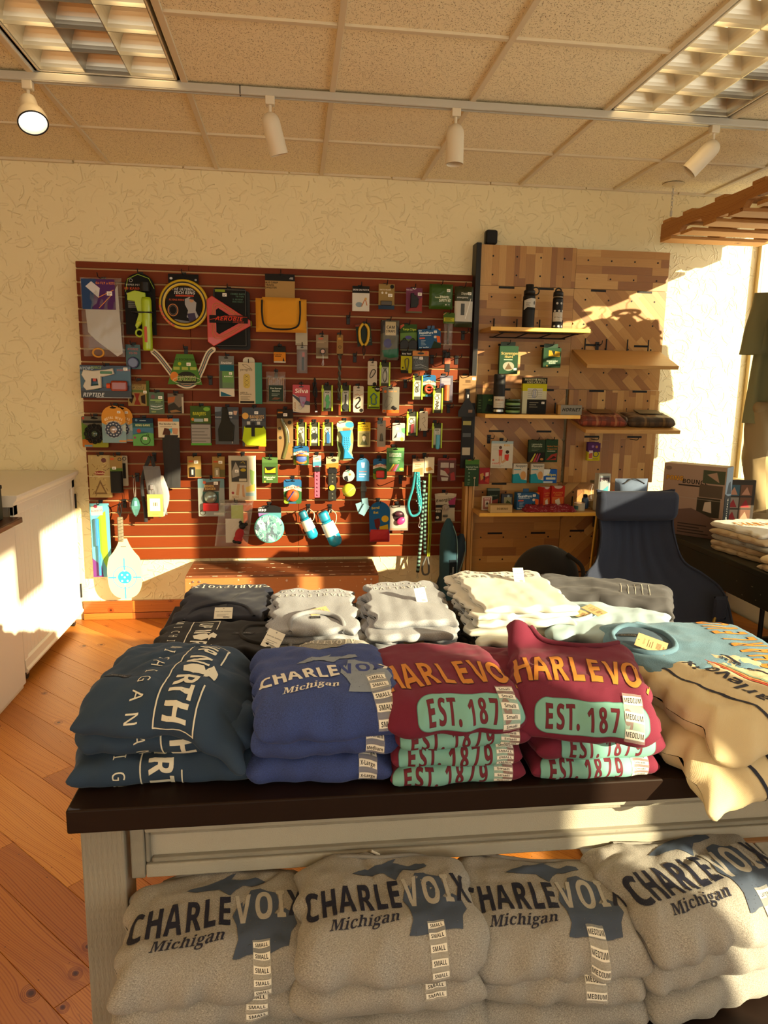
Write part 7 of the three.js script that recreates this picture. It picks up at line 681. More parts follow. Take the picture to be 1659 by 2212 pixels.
{ const b = [.828,.676,.108,.77,.11], t = hung('striped_leash', 'long black and lime striped leash reaching below the slatwall', 'leash', b); const [, , w, h] = b; mesh('tag', rectUV(new THREE.BoxGeometry(w * 0.58, h * 0.13, 0.004), art(50, 80, (p) => p.fill('#d0c7ac').P('#b88a4c', [[0.1, 0.7], [0.6, 0.6], [0.9, 0.8], [0.2, 0.9]])), w * 0.58, h * 0.13).translate(w * 0.16, h * 0.93, 0.01), M.pack, t);
  const rope = (pts, n, r, hexA, hexB, part) => { const c = new THREE.CatmullRomCurve3(pts.map((p) => V(...p))), a = [], bb = [], N = n; for (let i = 0; i < N; i++) { const seg = [0, 0.25, 0.5, 0.75, 1].map((q) => c.getPointAt(Math.min(1, (i + q) / N))); (i % 2 ? a : bb).push(new THREE.TubeGeometry(new THREE.CatmullRomCurve3(seg), 4, r, 8)); } mesh(part, merge(a), hexA, t); mesh(part + '_stripe', merge(bb), hexB, t); };
  rope([[-0.012, h * 0.8, 0.01], [-0.018, h * 0.5, 0.008], [-0.03, h * 0.2, 0.008], [-0.04, h * 0.02, 0.008]], 44, 0.011, pm('#151815', { roughness: 0.9 }), pm('#6f9a92', { roughness: 0.9 }), 'rope'); rope([[0.0, h * 0.7, 0.014], [-0.002, h * 0.4, 0.014], [0.005, h * 0.18, 0.014]], 30, 0.01, pm('#151815', { roughness: 0.9 }), pm('#6f9a92', { roughness: 0.9 }), 'second_rope');
  for (const s of [0, 1]) mesh('lime_cord', tube([[0.016 + s * 0.012, h * 0.86, 0.02], [0.018 + s * 0.012, h * 0.6, 0.02], [0.024 + s * 0.013, h * 0.36, 0.02], [0.02 + s * 0.01, h * 0.16, 0.02]], 0.0052, 40, 8), pm(s ? '#6d7a14' : '#9aa81e', { roughness: 0.9 }), t); mesh('handle_loop', tube([[0.012, h * 0.16, 0.016], [-0.012, h * 0.06, 0.016], [0.0, 0.002, 0.016], [0.028, 0.006, 0.016], [0.032, h * 0.06, 0.016], [0.02, h * 0.16, 0.016]], 0.0065, 40, 8), cloth(lin(0.1, 0.1, 0.1)), t); mesh('rope_end', cyl(0.008, 0.05, -0.042, 0.0, 0.008, 0.003), pm('#b8b49a'), t); }
card('multi_tool_pack', 'red and clear pack with a small white tool below the long black strap', 'tool', [.963,.976,.12,.149,.1], (p) => p.fill('#4f2622').R('#7d2620', 0, 0, 1, 0.1).R('#a49a92', 0.16, 0.2, 0.44, 0.22).R('#a49a92', 0.66, 0.22, 0.22, 0.2).C('#7d2222', 0.5, 0.56, 0.16).P('#a79f94', [[0.16, 0.5], [0.4, 0.56], [0.64, 0.8], [0.16, 0.74]]).P('#8c2a2c', [[0.7, 0.66], [0.9, 0.6], [0.98, 0.95], [0.72, 0.98]]).P('#a8a49c', [[0.2, 0.82], [0.6, 0.84], [0.56, 0.98], [0.24, 0.98]]), { gloss: 1, r: 0.01, blister: [0, 0.42, 0.9, 0.8, 0.018] });
card('headlamp_card', 'white card with a black banded headlamp near the dark upright', 'light', [.963,.73,.143,.186,.09], (p) => p.fill('#a8a08e').T('Energizer', '#1a1715', 0.5, 0.24, 0.19, { skew: 0.2, rot: -0.12 }).P('#8a2f58', [[0.62, 0.3], [0.98, 0.12], [0.98, 0.4], [0.7, 0.44]]).R('#211f1c', 0, 0.58, 0.36, 0.4).T('400', '#cfc9b8', 0.18, 0.64, 0.14).C('#b8b2a0', 0.16, 0.86, 0.07).P('#b5ad9a', [[0.12, 0.04], [0.9, 0.02], [0.88, 0.1], [0.14, 0.1]]), { shape: (w, h) => { const s = new THREE.Shape(); s.moveTo(-w * 0.46, -h / 2); s.lineTo(w * 0.46, -h / 2); s.quadraticCurveTo(w * 0.4, 0, w * 0.5, h * 0.47); s.quadraticCurveTo(0, h * 0.53, -w * 0.5, h * 0.47); s.quadraticCurveTo(-w * 0.4, 0, -w * 0.46, -h / 2); return s; }, parts: (t, w, h) => { mesh('band', rbox(w * 0.9, h * 0.1, 0.006, 0.002, 0, h * 0.54, 0.005), M.black, t); mesh('lamp', merge([cyl(w * 0.16, 0.02, 0, 0, 0).rotateX(PI / 2), ball(w * 0.1, 0, 0, 0.01, 1, 1, 0.5)]).translate(0, h * 0.5, 0.016), pm('#8f867c', { roughness: 0.2 }), t); mesh('battery', cyl(0.007, 0.03, 0, 0, 0).rotateZ(PI / 2).translate(0, h * 0.2, 0.01), pm('#3a3834'), t); } });
{ const b = [.532,.643,.134,.253,.12], t = hung('mitt_toy', 'blue and red paddle mitt toy with a yellow patch', 'toy', b); const [, , w, h] = b; const r = art(w * PPM, h * PPM, (p) => p.fill('#14558c').T('Bend', '#c9a81c', 0.3, 0.14, 0.16, { rot: -0.1 }).T('Bat', '#c9a81c', 0.32, 0.26, 0.15).P('#5c1a18', [[0.24, 0.44], [0.5, 0.4], [0.54, 0.56], [0.42, 0.72], [0.3, 0.62]]).C('#c7a324', 0.76, 0.42, 0.17, 0.16).P('#b59a22', [[0.5, 0.62], [0.9, 0.56], [0.94, 0.76], [0.5, 0.74]]).R('#a01a24', 0, 0.75, 1, 0.25)); mesh('mitt', rectUV(extrude((() => { const s = new THREE.Shape(); s.absarc(0, h * 0.5 - w * 0.48, w * 0.48, 0, PI); s.lineTo(-w * 0.42, -h / 2); s.lineTo(w * 0.46, -h / 2); return s; })(), 0.014, 0.003), r, w, h).translate(0, h / 2, 0), M.pack, t); mesh('red_pocket', pillow(w * 0.88, h * 0.3, 0.034, 12, 3, 5).translate(0.002, h * 0.16, 0.008), pm('#a81c26', { roughness: 0.7 }), t); mesh('back_flap', rbox(w * 0.96, h * 0.3, 0.012, 0.004, 0.004, h * 0.12, -0.012), pm('#1c2460'), t); }
card('clicker_pack', 'clear cube pack with a bright pink clicker', 'toy', [.655,.666,.125,.162,.12], (p) => p.fill('#77736c').R('#a5a09a', 0.06, 0.08, 0.88, 0.84).C('#2a1e22', 0.5, 0.42, 0.3, 0.28).R('#b58a74', 0.04, 0.9, 0.92, 0.08), { gloss: 1, blister: [0, 0.5, 0.94, 0.9, 0.03], parts: (t, w, h) => { const m = mesh('clicker', ball(w * 0.24, 0, 0, 0, 1, 0.75, 0.5), pm('#c8327c'), t, [w * 0.1, h * 0.4, 0.016]); m.rotation.z = 0.6; mesh('clicker_top', ball(w * 0.2, -w * 0.02, h * 0.68, 0.014, 1.1, 0.6, 0.5), pm('#46202e'), t); } });
[[[.084,.635,.134,.193,.12], 'smaller blue sports bottle hanging on its white loop'], [[.221,.609,.14,.24,.12], 'larger blue sports bottle with a white paper sleeve']].forEach(([b, label], i) => { const t = hung('sports_bottle', label, 'bottle', b, { group: 'blue sports bottles' }), [, , w, h] = b, g = new THREE.Group(); g.name = 'bottle'; g.position.set(-w * 0.06, h * 0.5, 0.01); g.rotation.z = 0.42; t.add(g); const blue = pm('#1b9ac4', { clearcoat: 0.5, roughness: 0.25 }), s = h / 0.24;
  mesh('flask', lathe([[0.001, -0.125], [0.03, -0.122], [0.044, -0.1], [0.044, -0.06], [0.036, -0.03], [0.032, 0.03], [0.03, 0.05], [0.001, 0.05]].map(([a, c]) => [a * s, c * s])), blue, g); mesh('cap', lathe([[0.001, 0.05], [0.03, 0.05], [0.032, 0.06], [0.032, 0.1], [0.026, 0.112], [0.001, 0.112]].map(([a, c]) => [a * s, c * s])), pm(i ? '#1b8db4' : '#1a6f8c'), g); mesh('paper_sleeve', new THREE.CylinderGeometry(0.04 * s, 0.045 * s, 0.085 * s, 28, 1, true).translate(0, -0.005 * s, 0), std(lin(0.75, 0.73, 0.66), { side: THREE.DoubleSide }), g); mesh('sleeve_band', new THREE.CylinderGeometry(0.0412 * s, 0.0415 * s, 0.005 * s, 28, 1, true).translate(0, 0, 0), pm('#3c4f5c'), g); mesh('loop', tube([[0, h, 0], [w * 0.24, h * 0.86, 0.02], [w * 0.18, h * 0.62, 0.02], [-w * 0.02, h * 0.66, 0.02], [-w * 0.1, h * 0.86, 0.01], [0, h, 0]], 0.003, 30, 6), pm('#b9b4a4'), t); });
card('bubble_wand', 'long blue bubble wand on a green and purple card by the wall end', 'toy', [-1.192,.528,.113,.465,.07], (p) => { p.fill('#5aa0b4'); p.P('#7fae2c', [[0.35, 0.2], [0.8, 0.1], [0.85, 0.95], [0.6, 0.8], [0.4, 0.6]]); p.P('#6a2f7c', [[0, 0.74], [0.45, 0.84], [0.55, 1], [0, 1]]).R('#c8bfae', 0.06, 0.04, 0.6, 0.12).T('BUBBLES', '#4a3a5a', 0.36, 0.1, 0.14, { rot: -0.1 }).C('#8a2f4c', 0.3, 0.04, 0.1); }, { gloss: 1, parts: (t, w, h) => { mesh('wand', merge([cyl(0.013, h * 0.36, -w * 0.14, h * 0.62, 0.016), cyl(0.008, h * 0.46, -w * 0.1, h * 0.26, 0.016)]), pm('#1c78b8', { clearcoat: 0.6 }), t); mesh('sleeve', rbox(w * 0.36, h * 0.86, 0.03, 0.012, -w * 0.12, h * 0.46, 0.016), M.clear, t); } });
{ const b = [-1.051,.467,.204,.6,.11], t = hung('pickleball_paddle', 'cream pickleball paddle with a blue target print and grey grip', 'paddle', b); const [, , w, h] = b, fw = w, fh = h * 0.63, r = art(fw * PPM, fh * PPM, (p) => { p.fill('#cdbf9e'); p.C('#2f9cb8', 0.5, 0.64, 0.2).O('#3c9db4', 0.5, 0.64, 0.34, 0.02).O('#b9b3a0', 0.5, 0.64, 0.28, 0.02); for (const [x, y] of [[0.5, 0.64], [0.42, 0.6], [0.58, 0.6], [0.42, 0.7], [0.58, 0.7], [0.5, 0.53], [0.5, 0.76]]) p.C('#d9e0da', x, y, 0.03); p.R('#3c9db4', 0.48, 0.32, 0.04, 0.2).R('#3c9db4', 0.48, 0.8, 0.04, 0.2).R('#3c9db4', 0.02, 0.63, 0.24, 0.025).R('#3c9db4', 0.74, 0.63, 0.24, 0.025).R('#555', 0.42, 0.12, 0.16, 0.012); });
  const s = new THREE.Shape(); s.moveTo(-fw * 0.1, fh * 0.5); s.quadraticCurveTo(-fw * 0.18, fh * 0.34, -fw * 0.42, fh * 0.2); s.quadraticCurveTo(-fw * 0.54, fh * 0.05, -fw * 0.48, -fh * 0.25); s.quadraticCurveTo(-fw * 0.42, -fh * 0.5, 0, -fh * 0.5); s.quadraticCurveTo(fw * 0.42, -fh * 0.5, fw * 0.48, -fh * 0.25); s.quadraticCurveTo(fw * 0.54, fh * 0.05, fw * 0.42, fh * 0.2); s.quadraticCurveTo(fw * 0.18, fh * 0.34, fw * 0.1, fh * 0.5); mesh('face', rectUV(extrude(s, 0.013, 0.002), r, fw, fh).translate(0, fh / 2, 0), M.pack, t); mesh('grip', rbox(0.032, h * 0.26, 0.026, 0.008, -w * 0.06, h * 0.73, 0), pm('#77705c', { roughness: 0.7 }), t); mesh('grip_wrap', merge([...Array(7)].map((_, i) => at(rbox(0.034, 0.003, 0.028, 0.001), -w * 0.06, h * (0.62 + i * 0.035), 0, 0, 0, 0.3))), pm('#56503f'), t); mesh('wrist_loop', tube([[-w * 0.06, h * 0.86, 0], [-w * 0.11, h * 0.93, 0.004], [-w * 0.06, h * 1.0, 0], [-w * 0.02, h * 0.93, -0.004], [-w * 0.06, h * 0.86, 0]], 0.0035, 30, 6), M.black, t); }
// two folded chair bags leaning against the wall end
['blue folded chair bag standing upright beside the laths', 'dark blue chair bag leaning behind the upright one'].forEach((l, i) => { const t = thing('chair_bag', l, 'bag', [[0.985, 0, 0.16], [0.9, 0, 0.13]][i], 0, 'folded chair bags'); t.rotation.z = [0.02, -0.3][i]; const m = cloth(i ? lin(0.012, 0.03, 0.055) : lin(0.014, 0.055, 0.085)); mesh('bag_body', lathe([[0.001, 0.0], [0.05, 0.004], [0.06, 0.04], [0.062, 0.5], [0.055, 0.6], [0.03, 0.66], [0.012, 0.69], [0.001, 0.692]].map(([a, b]) => [a * 0.9, b * (i ? 0.85 : 0.97)]), 20), m, t); mesh('piping', tube([[0.02, 0.65, 0.05], [0.05, 0.56, 0.03], [0.055, 0.3, 0.02], [0.052, 0.02, 0.02]].map(([x, y, z]) => [x, y * (i ? 0.85 : 0.97), z]), 0.003, 30, 6), pm('#6f9aa8'), t); if (!i) mesh('printed_panel', rectUV(new THREE.BoxGeometry(0.045, 0.22, 0.003), art(46, 220, (p) => p.fill('#0d1a24').T('PARKLITE', '#b9c6cc', 0.55, 0.35, 0.3, { rot: PI / 2 }).T('CAMP CHAIR', '#8fa0a8', 0.25, 0.5, 0.18, { rot: PI / 2 })), 0.045, 0.22).translate(0.02, 0.3, 0.056), M.pack, t); });
// empty hooks
[[0.329, 1.868, 'bare hook beside the yellow bag'], [0.372, 1.632, 'bare hook beside the white carabiner card'], [0.859, 1.690, 'leftmost of three bare hooks under the clear tube'], [0.939, 1.691, 'middle of three bare hooks under the clear tube'], [1.017, 1.693, 'rightmost of three bare hooks under the clear tube'], [1.053, 1.845, 'bare hook under the dark green and silver pack'], [0.693, 1.486, 'bare hook beside the grey clip tool card'], [0.975, 1.338, 'bare hook beside the lime screw charm card'], [-0.509, 1.512, 'bare hook between boomerang and slim teal pack'], [0.771, 1.189, 'left bare hook under the red charm card'], [0.826, 1.189, 'right bare hook under the red charm card'], [0.675, 0.932, 'bare hook between red barrel and teal leash'], [-0.908, 0.919, 'bare hook beside the teal spindle']].forEach(([x, y, l]) => hook(x, grooveAbove(y), 'black ' + l));
// ---------- goods on the wooden panels ----------
{
  const t = thing('camera_speaker', 'small black rounded cube on top of the wooden panels', 'speaker', [1.203, 2.362, 0.05]); mesh('body', rbox(0.076, 0.088, 0.06, 0.018, 0, 0.044, 0, 4), M.blackPlastic, t); mesh('face', rbox(0.064, 0.07, 0.004, 0.002, 0, 0.044, 0.03), M.black, t);
  const bottle = (name, label, x, y, z, h, r, prof, mat) => { const b = thing(name, label, 'bottle', [x, y, z]); mesh('body', lathe(prof.map(([a, c]) => [a * r, c * h]), 36), mat, b); return b; };
  const wrapLabel = (b, r, h, y, draw, arc = 2.6) => { const q = art(140, 90, draw), g = new THREE.CylinderGeometry(r, r, h, 24, 1, true, -arc / 2, arc), u = g.attributes.uv; for (let i = 0; i < u.count; i++) u.setXY(i, lerp(q.u0, q.u1, u.getX(i)), lerp(q.v0, q.v1, u.getY(i))); mesh('paper_label', g.translate(0, y, 0), M.pack, b); };
  const A1 = 1.854, b1 = bottle('water_bottle', 'tall black water bottle with a strap ring on its lid', 1.418, A1, 0.2, 0.255, 0.038, [[0.001, 0], [1, 0], [1.02, 0.03], [0.98, 0.06], [0.98, 0.74], [0.86, 0.8], [0.001, 0.8]], M.black);
  mesh('lid', lathe([[0.001, 0.2], [0.034, 0.2], [0.034, 0.225], [0.024, 0.232], [0.024, 0.262], [0.001, 0.264]]), M.blackPlastic, b1); mesh('strap_ring', new THREE.TorusGeometry(0.022, 0.004, 8, 24).translate(0.038, 0.225, 0), M.blackPlastic, b1); wrapLabel(b1, 0.0378, 0.07, 0.145, (p) => p.fill('#101010').P('#b9b8b3', [[0.05, 0.2], [0.5, 0], [1, 0.05], [1, 0.8], [0.3, 0.75], [0.05, 1]]).lines('#333', 0.2, 0.4, 0.3, 3, 0.12, 0.03).C('#333', 0.75, 0.4, 0.06, 0.1));
  const b2 = bottle('water_bottle', 'black water bottle with clear dots and a looped cap', 1.6, A1, 0.2, 0.25, 0.031, [[0.001, 0], [0.95, 0], [1, 0.03], [1, 0.72], [0.94, 0.76], [0.001, 0.76]], M.black); const dots = []; for (let j = 0; j < 4; j++) for (let i = -1; i < 2; i++) dots.push(at(cyl(0.0068, 0.002, 0, 0, 0, 0.0068, 14).rotateX(PI / 2).translate(0, 0, 0.031), 0, 0.02 + j * 0.045, 0, 0, i * 0.85 + (j % 2) * 0.4)); mesh('dots', merge(dots), pm('#b5b4ae'), b2); mesh('glass_neck', cyl(0.028, 0.012, 0, 0.192, 0), pm('#9a8f74', { transmission: 0.5, roughness: 0.1 }), b2); mesh('lid', lathe([[0.001, 0.197], [0.031, 0.197], [0.03, 0.222], [0.02, 0.23], [0.001, 0.231]]), M.blackPlastic, b2); mesh('cap_loop', new THREE.TorusGeometry(0.018, 0.005, 8, 20, PI).translate(0, 0.228, 0), M.blackPlastic, b2); wrapLabel(b2, 0.0316, 0.055, 0.075, (p) => p.fill('#b5b2a8').O('#a8744a', 0.5, 0.26, 0.06, 0.015).T('lifefactory', '#6d6a62', 0.5, 0.55, 0.14).lines('#8d8a80', 0.25, 0.75, 0.5, 1, 0.1, 0.03));
  const C1 = 1.34, tb = bottle('tumbler', 'tall matt black tumbler with a white label on the yellow edged shelf', 1.256, C1, 0.2, 0.24, 0.036, [[0.001, 0], [0.96, 0], [1, 0.02], [1, 0.1], [0.98, 0.12], [1, 0.14], [1, 0.97], [0.9, 1], [0.001, 1]], M.black); wrapLabel(tb, 0.0365, 0.07, 0.07, (p) => p.fill('#b9b5aa').T('MiiR', '#333', 0.3, 0.3, 0.14).T('tumbler', '#9a5a3a', 0.56, 0.3, 0.12).lines('#8d8a80', 0.2, 0.6, 0.5, 2, 0.14, 0.03)); mesh('steel_foot', cyl(0.0362, 0.014, 0, 0.018, 0), M.steel, tb);
  const boxed = (name, label, cat, [x, y, w, h, z], d, draw, turn = 0) => { const q = thing(name, label, cat, [x, y - h / 2, z], turn); mesh('box', rectUV(rbox(w, h, d, 0.0015), art(w * PPM, h * PPM, draw), w, h).translate(0, h / 2, 0), M.pack, q); return q; };
  const lift = (b, y) => [b[0], y + b[3] / 2, b[2], b[3], b[4]];
  boxed('camp_stove_box', 'dark green boxed card game behind the black tumbler', 'box', lift([1.187,1.394,.107,.115,.14], C1), 0.03, (p) => p.fill('#1f3a1c').R('#16260f', 0, 0, 0.3, 1).lines('#55703f', 0.06, 0.3, 0.18, 4, 0.14, 0.03).T('Air', '#8aa04a', 0.75, 0.3, 0.18).P('#10160f', [[0.45, 0.9], [0.6, 0.5], [0.9, 0.6], [0.95, 0.95]]));
  for (const [i, y] of [[0, 0], [1, 0.046]]) { const q = thing('round_tin', ['lower dark green round tin beside the tumbler', 'upper dark green round tin beside the tumbler'][i], 'tin', [1.346, C1 + y, 0.2], 0, 'dark green tins'); mesh('tin', lathe([[0.001, 0], [0.045, 0], [0.046, 0.004], [0.046, 0.026], [0.001, 0.026]]), pm('#1c351a'), q); mesh('lid', lathe([[0.001, 0.026], [0.048, 0.026], [0.048, 0.042], [0.045, 0.044], [0.001, 0.0445]]), pm('#263f22', { clearcoat: 0.6 }), q); mesh('label_band', new THREE.CylinderGeometry(0.0465, 0.0465, 0.012, 24, 1, true).translate(0, 0.015, 0), pm('#6a8c4a'), q); }
  boxed('craft_book', 'yellow and white wilderness craft paperback on the yellow edged shelf', 'book', lift([1.486,1.454,.156,.223,.18], C1), 0.03, (p) => { p.fill('#b9b79a').R('#17170f', 0, 0, 1, 0.17).T('PRIMITIVE SKILLS', '#c9c494', 0.5, 0.06, 0.11, { sx: 0.85, face: 'serif' }).T('AND CRAFTS', '#c9c494', 0.54, 0.13, 0.12, { face: 'serif' }).R('#b3b014', 0, 0.17, 1, 0.2).R('#b7b6a5', 0.2, 0.29, 0.62, 0.3).O('#6f7068', 0.5, 0.43, 0.12, 0.02, 0.16); for (let i = 0; i < 5; i++) p.L('#77786f', 0.012, [[0.22, 0.34 + i * 0.05], [0.8, 0.36 + i * 0.05]]); p.L('#7d86a8', 0.03, [[0.42, 0.55], [0.46, 0.36], [0.54, 0.36], [0.5, 0.56]]).R('#15130f', 0.2, 0.6, 0.8, 0.4).lines('#8a8674', 0.3, 0.68, 0.4, 3, 0.06, 0.015).price(0.8, 0.66, 0.12).R('#b9b79a', 0, 0.94, 0.2, 0.06); });
  boxed('hornet_box', 'grey box lettered hornet at the end of the yellow edged shelf', 'box', lift([1.688,1.375,.147,.06,.26], C1), 0.06, (p) => p.fill('#7d7c76').R('#9a7440', 0, 0, 0.12, 1).T('HORNET', '#1d1c1a', 0.56, 0.48, 0.19, { skew: 0.2 }), -0.15);
  // hung under shelf A
  const wh = (x, y, label) => hook(x, y, 'black hook holding ' + label, 0.13, 0.078);
  const hangBox = (name, label, b, d, draw, tu = 0) => { const q = boxed(name, label, 'box', b, d, draw, tu); mesh('hang_tab', rbox(b[2] * 0.8, 0.03, 0.003, 0.001, 0, b[3] + 0.012, -d / 2 + 0.002), pm('#1c3a22'), q); wh(b[0], b[1] + b[3] / 2 + 0.014, SHORT(label)); return q; };
  hangBox('scavenger_game', 'dark green scavenger hunt game box hanging under the bottle shelf', [1.312,1.666,.115,.168,.17], 0.05, (p) => p.fill('#1f3d27').T('Scavenger', '#b9975a', 0.55, 0.26, 0.19).T('Hunt', '#b9975a', 0.5, 0.38, 0.19).lines('#8fa08a', 0.24, 0.47, 0.5, 1, 0.1, 0.03).C('#8d8d7c', 0.5, 0.72, 0.3, 0.24).P('#5a4a34', [[0.3, 0.84], [0.5, 0.6], [0.7, 0.82]]).price(0.78, 0.78, 0.16), -0.12);
  hangBox('binocular_box', 'dark green box with a yellow window hanging under the bottle shelf', [1.588,1.686,.11,.118,.17], 0.05, (p) => p.fill('#1f3d27').P('#a8861c', [[0.3, 0.12], [0.95, 0.2], [0.92, 0.46], [0.3, 0.42]]).P('#0f1a12', [[0.46, 0.14], [0.66, 0.16], [0.6, 0.4]]).T('Binocular', '#bcc6b6', 0.52, 0.66, 0.14).T('Guide', '#bcc6b6', 0.52, 0.76, 0.14).C('#a8904a', 0.24, 0.92, 0.05), -0.12);
  // hung on the third row
  card('swimwear_pack', 'white kids swimwear pack showing two children in red', 'pack', [1.3,1.081,.139,.173,.17], (p) => p.fill('#b8b6ab').R('#8fa6b0', 0, 0, 1, 0.1).T('KIDS', '#c0903c', 0.7, 0.16, 0.12).lines('#a8a69a', 0.08, 0.2, 0.3, 3, 0.06, 0.02).C('#4a3020', 0.42, 0.24, 0.07).P('#b03226', [[0.34, 0.32], [0.52, 0.32], [0.5, 0.54], [0.36, 0.54]]).P('#b08a68', [[0.36, 0.54], [0.42, 0.54], [0.42, 0.8], [0.37, 0.8]]).P('#b08a68', [[0.44, 0.54], [0.5, 0.54], [0.5, 0.8], [0.46, 0.8]]).C('#3a2418', 0.74, 0.4, 0.08).P('#b8382c', [[0.62, 0.5], [0.82, 0.48], [0.8, 0.72], [0.62, 0.72]]).P('#b08a68', [[0.5, 0.76], [0.64, 0.64], [0.72, 0.72], [0.54, 0.82]]).C('#b06a5a', 0.12, 0.7, 0.05).T('comfy', '#b0574a', 0.26, 0.82, 0.13).lines('#8d8a80', 0.06, 0.9, 0.6, 2, 0.04, 0.015), { turn: -0.1, th: 0.014, hk: false });
  wh(1.32,1.161, 'the kids swimwear pack'); wh(1.236,1.181, 'nothing beside the kids swimwear pack');
  card('lightstick_card', 'green light stick card hanging on the wooden panel', 'light', [1.524,1.105,.11,.142,.17], (p) => p.fill('#23331f').T('Lightsticks', '#aab09a', 0.5, 0.2, 0.12).T('Disposable', '#aab09a', 0.5, 0.29, 0.12).lines('#66705c', 0.2, 0.4, 0.5, 2, 0.06, 0.02).R('#15150f', 0, 0.55, 1, 0.45).P('#a8a23c', [[0.12, 0.98], [0.4, 0.6], [0.46, 0.62], [0.26, 0.98]]).P('#a03a34', [[0.3, 0.98], [0.54, 0.6], [0.6, 0.62], [0.44, 0.98]]).P('#8a3a5c', [[0.46, 0.98], [0.68, 0.6], [0.74, 0.62], [0.58, 0.98]]).C('#b0763a', 0.82, 0.86, 0.1, 0.07), { th: 0.02 });
  card('repair_kit_card', 'dark green tent repair kit card beside the light sticks', 'repair kit', [1.627,1.106,.083,.146,.16], (p) => p.fill('#1f3a22').T('Nylon Tent', '#c0702c', 0.55, 0.3, 0.16).T('Repair Kit', '#c0702c', 0.55, 0.42, 0.16).lines('#b0a894', 0.15, 0.5, 0.7, 1, 0.1, 0.03).P('#8a2f24', [[0.1, 0.9], [0.5, 0.66], [0.95, 0.6], [0.9, 0.9]]).P('#2a1712', [[0.3, 0.9], [0.7, 0.72], [0.9, 0.8]]), { th: 0.012 });
  ['light blue insect care box beside the kids swimwear pack', 'light blue insect care box half lit by the sun'].forEach((l, i) => { const b = i ? [1.542,.96,.087,.126,.15] : [1.428,.96,.092,.126,.15]; card('care_box', l, 'box', b, (p) => p.fill('#b8b5a8').T('Nopper', '#4a4e52', 0.55, 0.12, 0.22).R('#4a8fa6', 0.05, 0.28, 0.5, 0.05).P('#1f869c', [[0, 0.55], [0.4, 0.5], [0.6, 0.8], [1, 0.85], [1, 1], [0, 1]]).C('#b58a58', 0.72, 0.6, 0.2, 0.3), { th: 0.03, hk: false }); });
  card('wipes_pack', 'bright blue and white pack in a patch of sunlight', 'pack', [1.628,.942,.09,.09,.15], (p) => p.fill('#1c56a8').P('#c8d2da', [[0, 0], [0.5, 0], [0.4, 0.4], [0, 0.5]]).T('Wipes', '#d8c84a', 0.6, 0.4, 0.22).R('#b9c0b4', 0.2, 0.58, 0.7, 0.16).R('#a8bfd0', 0, 0.85, 0.7, 0.15), { th: 0.03, hk: false });
  ['purple and yellow sticker pack at the front of its hook', 'purple and yellow sticker pack hanging behind its twin'].forEach((l, i) => card('sticker_pack', l, 'pack', i ? [1.918,1.101,.082,.118,.12] : [1.908,1.101,.084,.114,.17], (p) => p.fill('#b0a414').R('#4a2458', 0, 0, 1, 0.5).C('#8d6aa8', 0.4, 0.2, 0.1).C('#a8744a', 0.7, 0.22, 0.1).R('#c8b9c0', 0.12, 0.42, 0.3, 0.46).P('#a8503a', [[0.12, 0.6], [0.4, 0.55], [0.4, 0.85], [0.12, 0.85]]).O('#3a3a5c', 0.66, 0.62, 0.2, 0.06).lines('#6f6410', 0.4, 0.88, 0.5, 1, 0.1, 0.03), { hk: false, group: 'purple and yellow sticker packs' }));
  wh(1.92,1.178, 'the purple and yellow sticker packs'); wh(2.187,1.179, 'nothing on the upright staves'); hook(1.921,1.777, 'bare black hook above the tilted shelf', 0.08, 0.078);
  card('whistle_card', 'dark green card on a string, hooked at the top of the pale laths', 'card', [1.11,.964,.09,.169,.17], (p) => p.fill('#26422c').R('#3f6a2c', 0, 0, 1, 0.18).R('#a84a3a', 0.2, 0, 0.2, 0.03).T('Survival Tools', '#b9c0b0', 0.5, 0.28, 0.13).T('Available', '#b9c0b0', 0.5, 0.36, 0.13).C('#6f8a72', 0.3, 0.5, 0.05).C('#6f8a72', 0.3, 0.62, 0.05).R('#6f8a72', 0.22, 0.74, 0.16, 0.04).lines('#6f8a72', 0.2, 0.86, 0.2, 2, 0.05, 0.02), { th: 0.01, parts: (q, w, h) => { mesh('bell', ball(0.008, w * 0.18, h * 0.32, 0.012), pm('#a89c84', { metalness: 0.6 }), q); mesh('string', tube([[w * 0.18, h * 0.3, 0.012], [w * 0.18, -0.02, 0.012]], 0.0015, 4, 5), pm('#b5b0a0'), q); } });
  card('snack_pouch', 'small red patterned pouch beside the hanging green card', 'pouch', [1.196,.943,.07,.104,.15], (p) => p.fill('#8a1c20').P('#b0803c', [[0.1, 0.4], [0.4, 0.3], [0.5, 0.6], [0.2, 0.8]]).P('#c0a89a', [[0.6, 0.3], [0.9, 0.28], [0.9, 0.5], [0.6, 0.55]]).P('#2a1512', [[0.4, 0.5], [0.6, 0.55], [0.5, 0.9]]).P('#a8402c', [[0.5, 0.8], [0.9, 0.6], [0.95, 0.95]]), { hk: false, gloss: 1, th: 0.012 });
  // shelf of playing cards
  const E1 = 0.73, on = (b, y = E1) => lift(b, y);
  boxed('playing_cards', 'white framed deck of playing cards standing at the shelf end', 'card deck', on([1.207,.788,.064,.089,.2]), 0.018, (p) => p.fill('#b3aaa0').R('#8a5a54', 0.1, 0.08, 0.8, 0.84).R('#b3aaa0', 0.3, 0.3, 0.4, 0.45).P('#2c2826', [[0.5, 0.36], [0.64, 0.58], [0.36, 0.58]]).T('BICYCLE', '#ddd', 0.5, 0.18, 0.14));
  boxed('survival_tin', 'dark green and rust boxed kit behind the white framed card deck', 'box', on([1.266,.818,.08,.13,.13]), 0.03, (p) => p.fill('#20281f').T('Survival', '#7d8a74', 0.5, 0.36, 0.16).P('#7a3428', [[0.1, 0.95], [0.4, 0.6], [0.9, 0.5], [0.8, 0.95]]).R('#55605a', 0, 0, 1, 0.12));
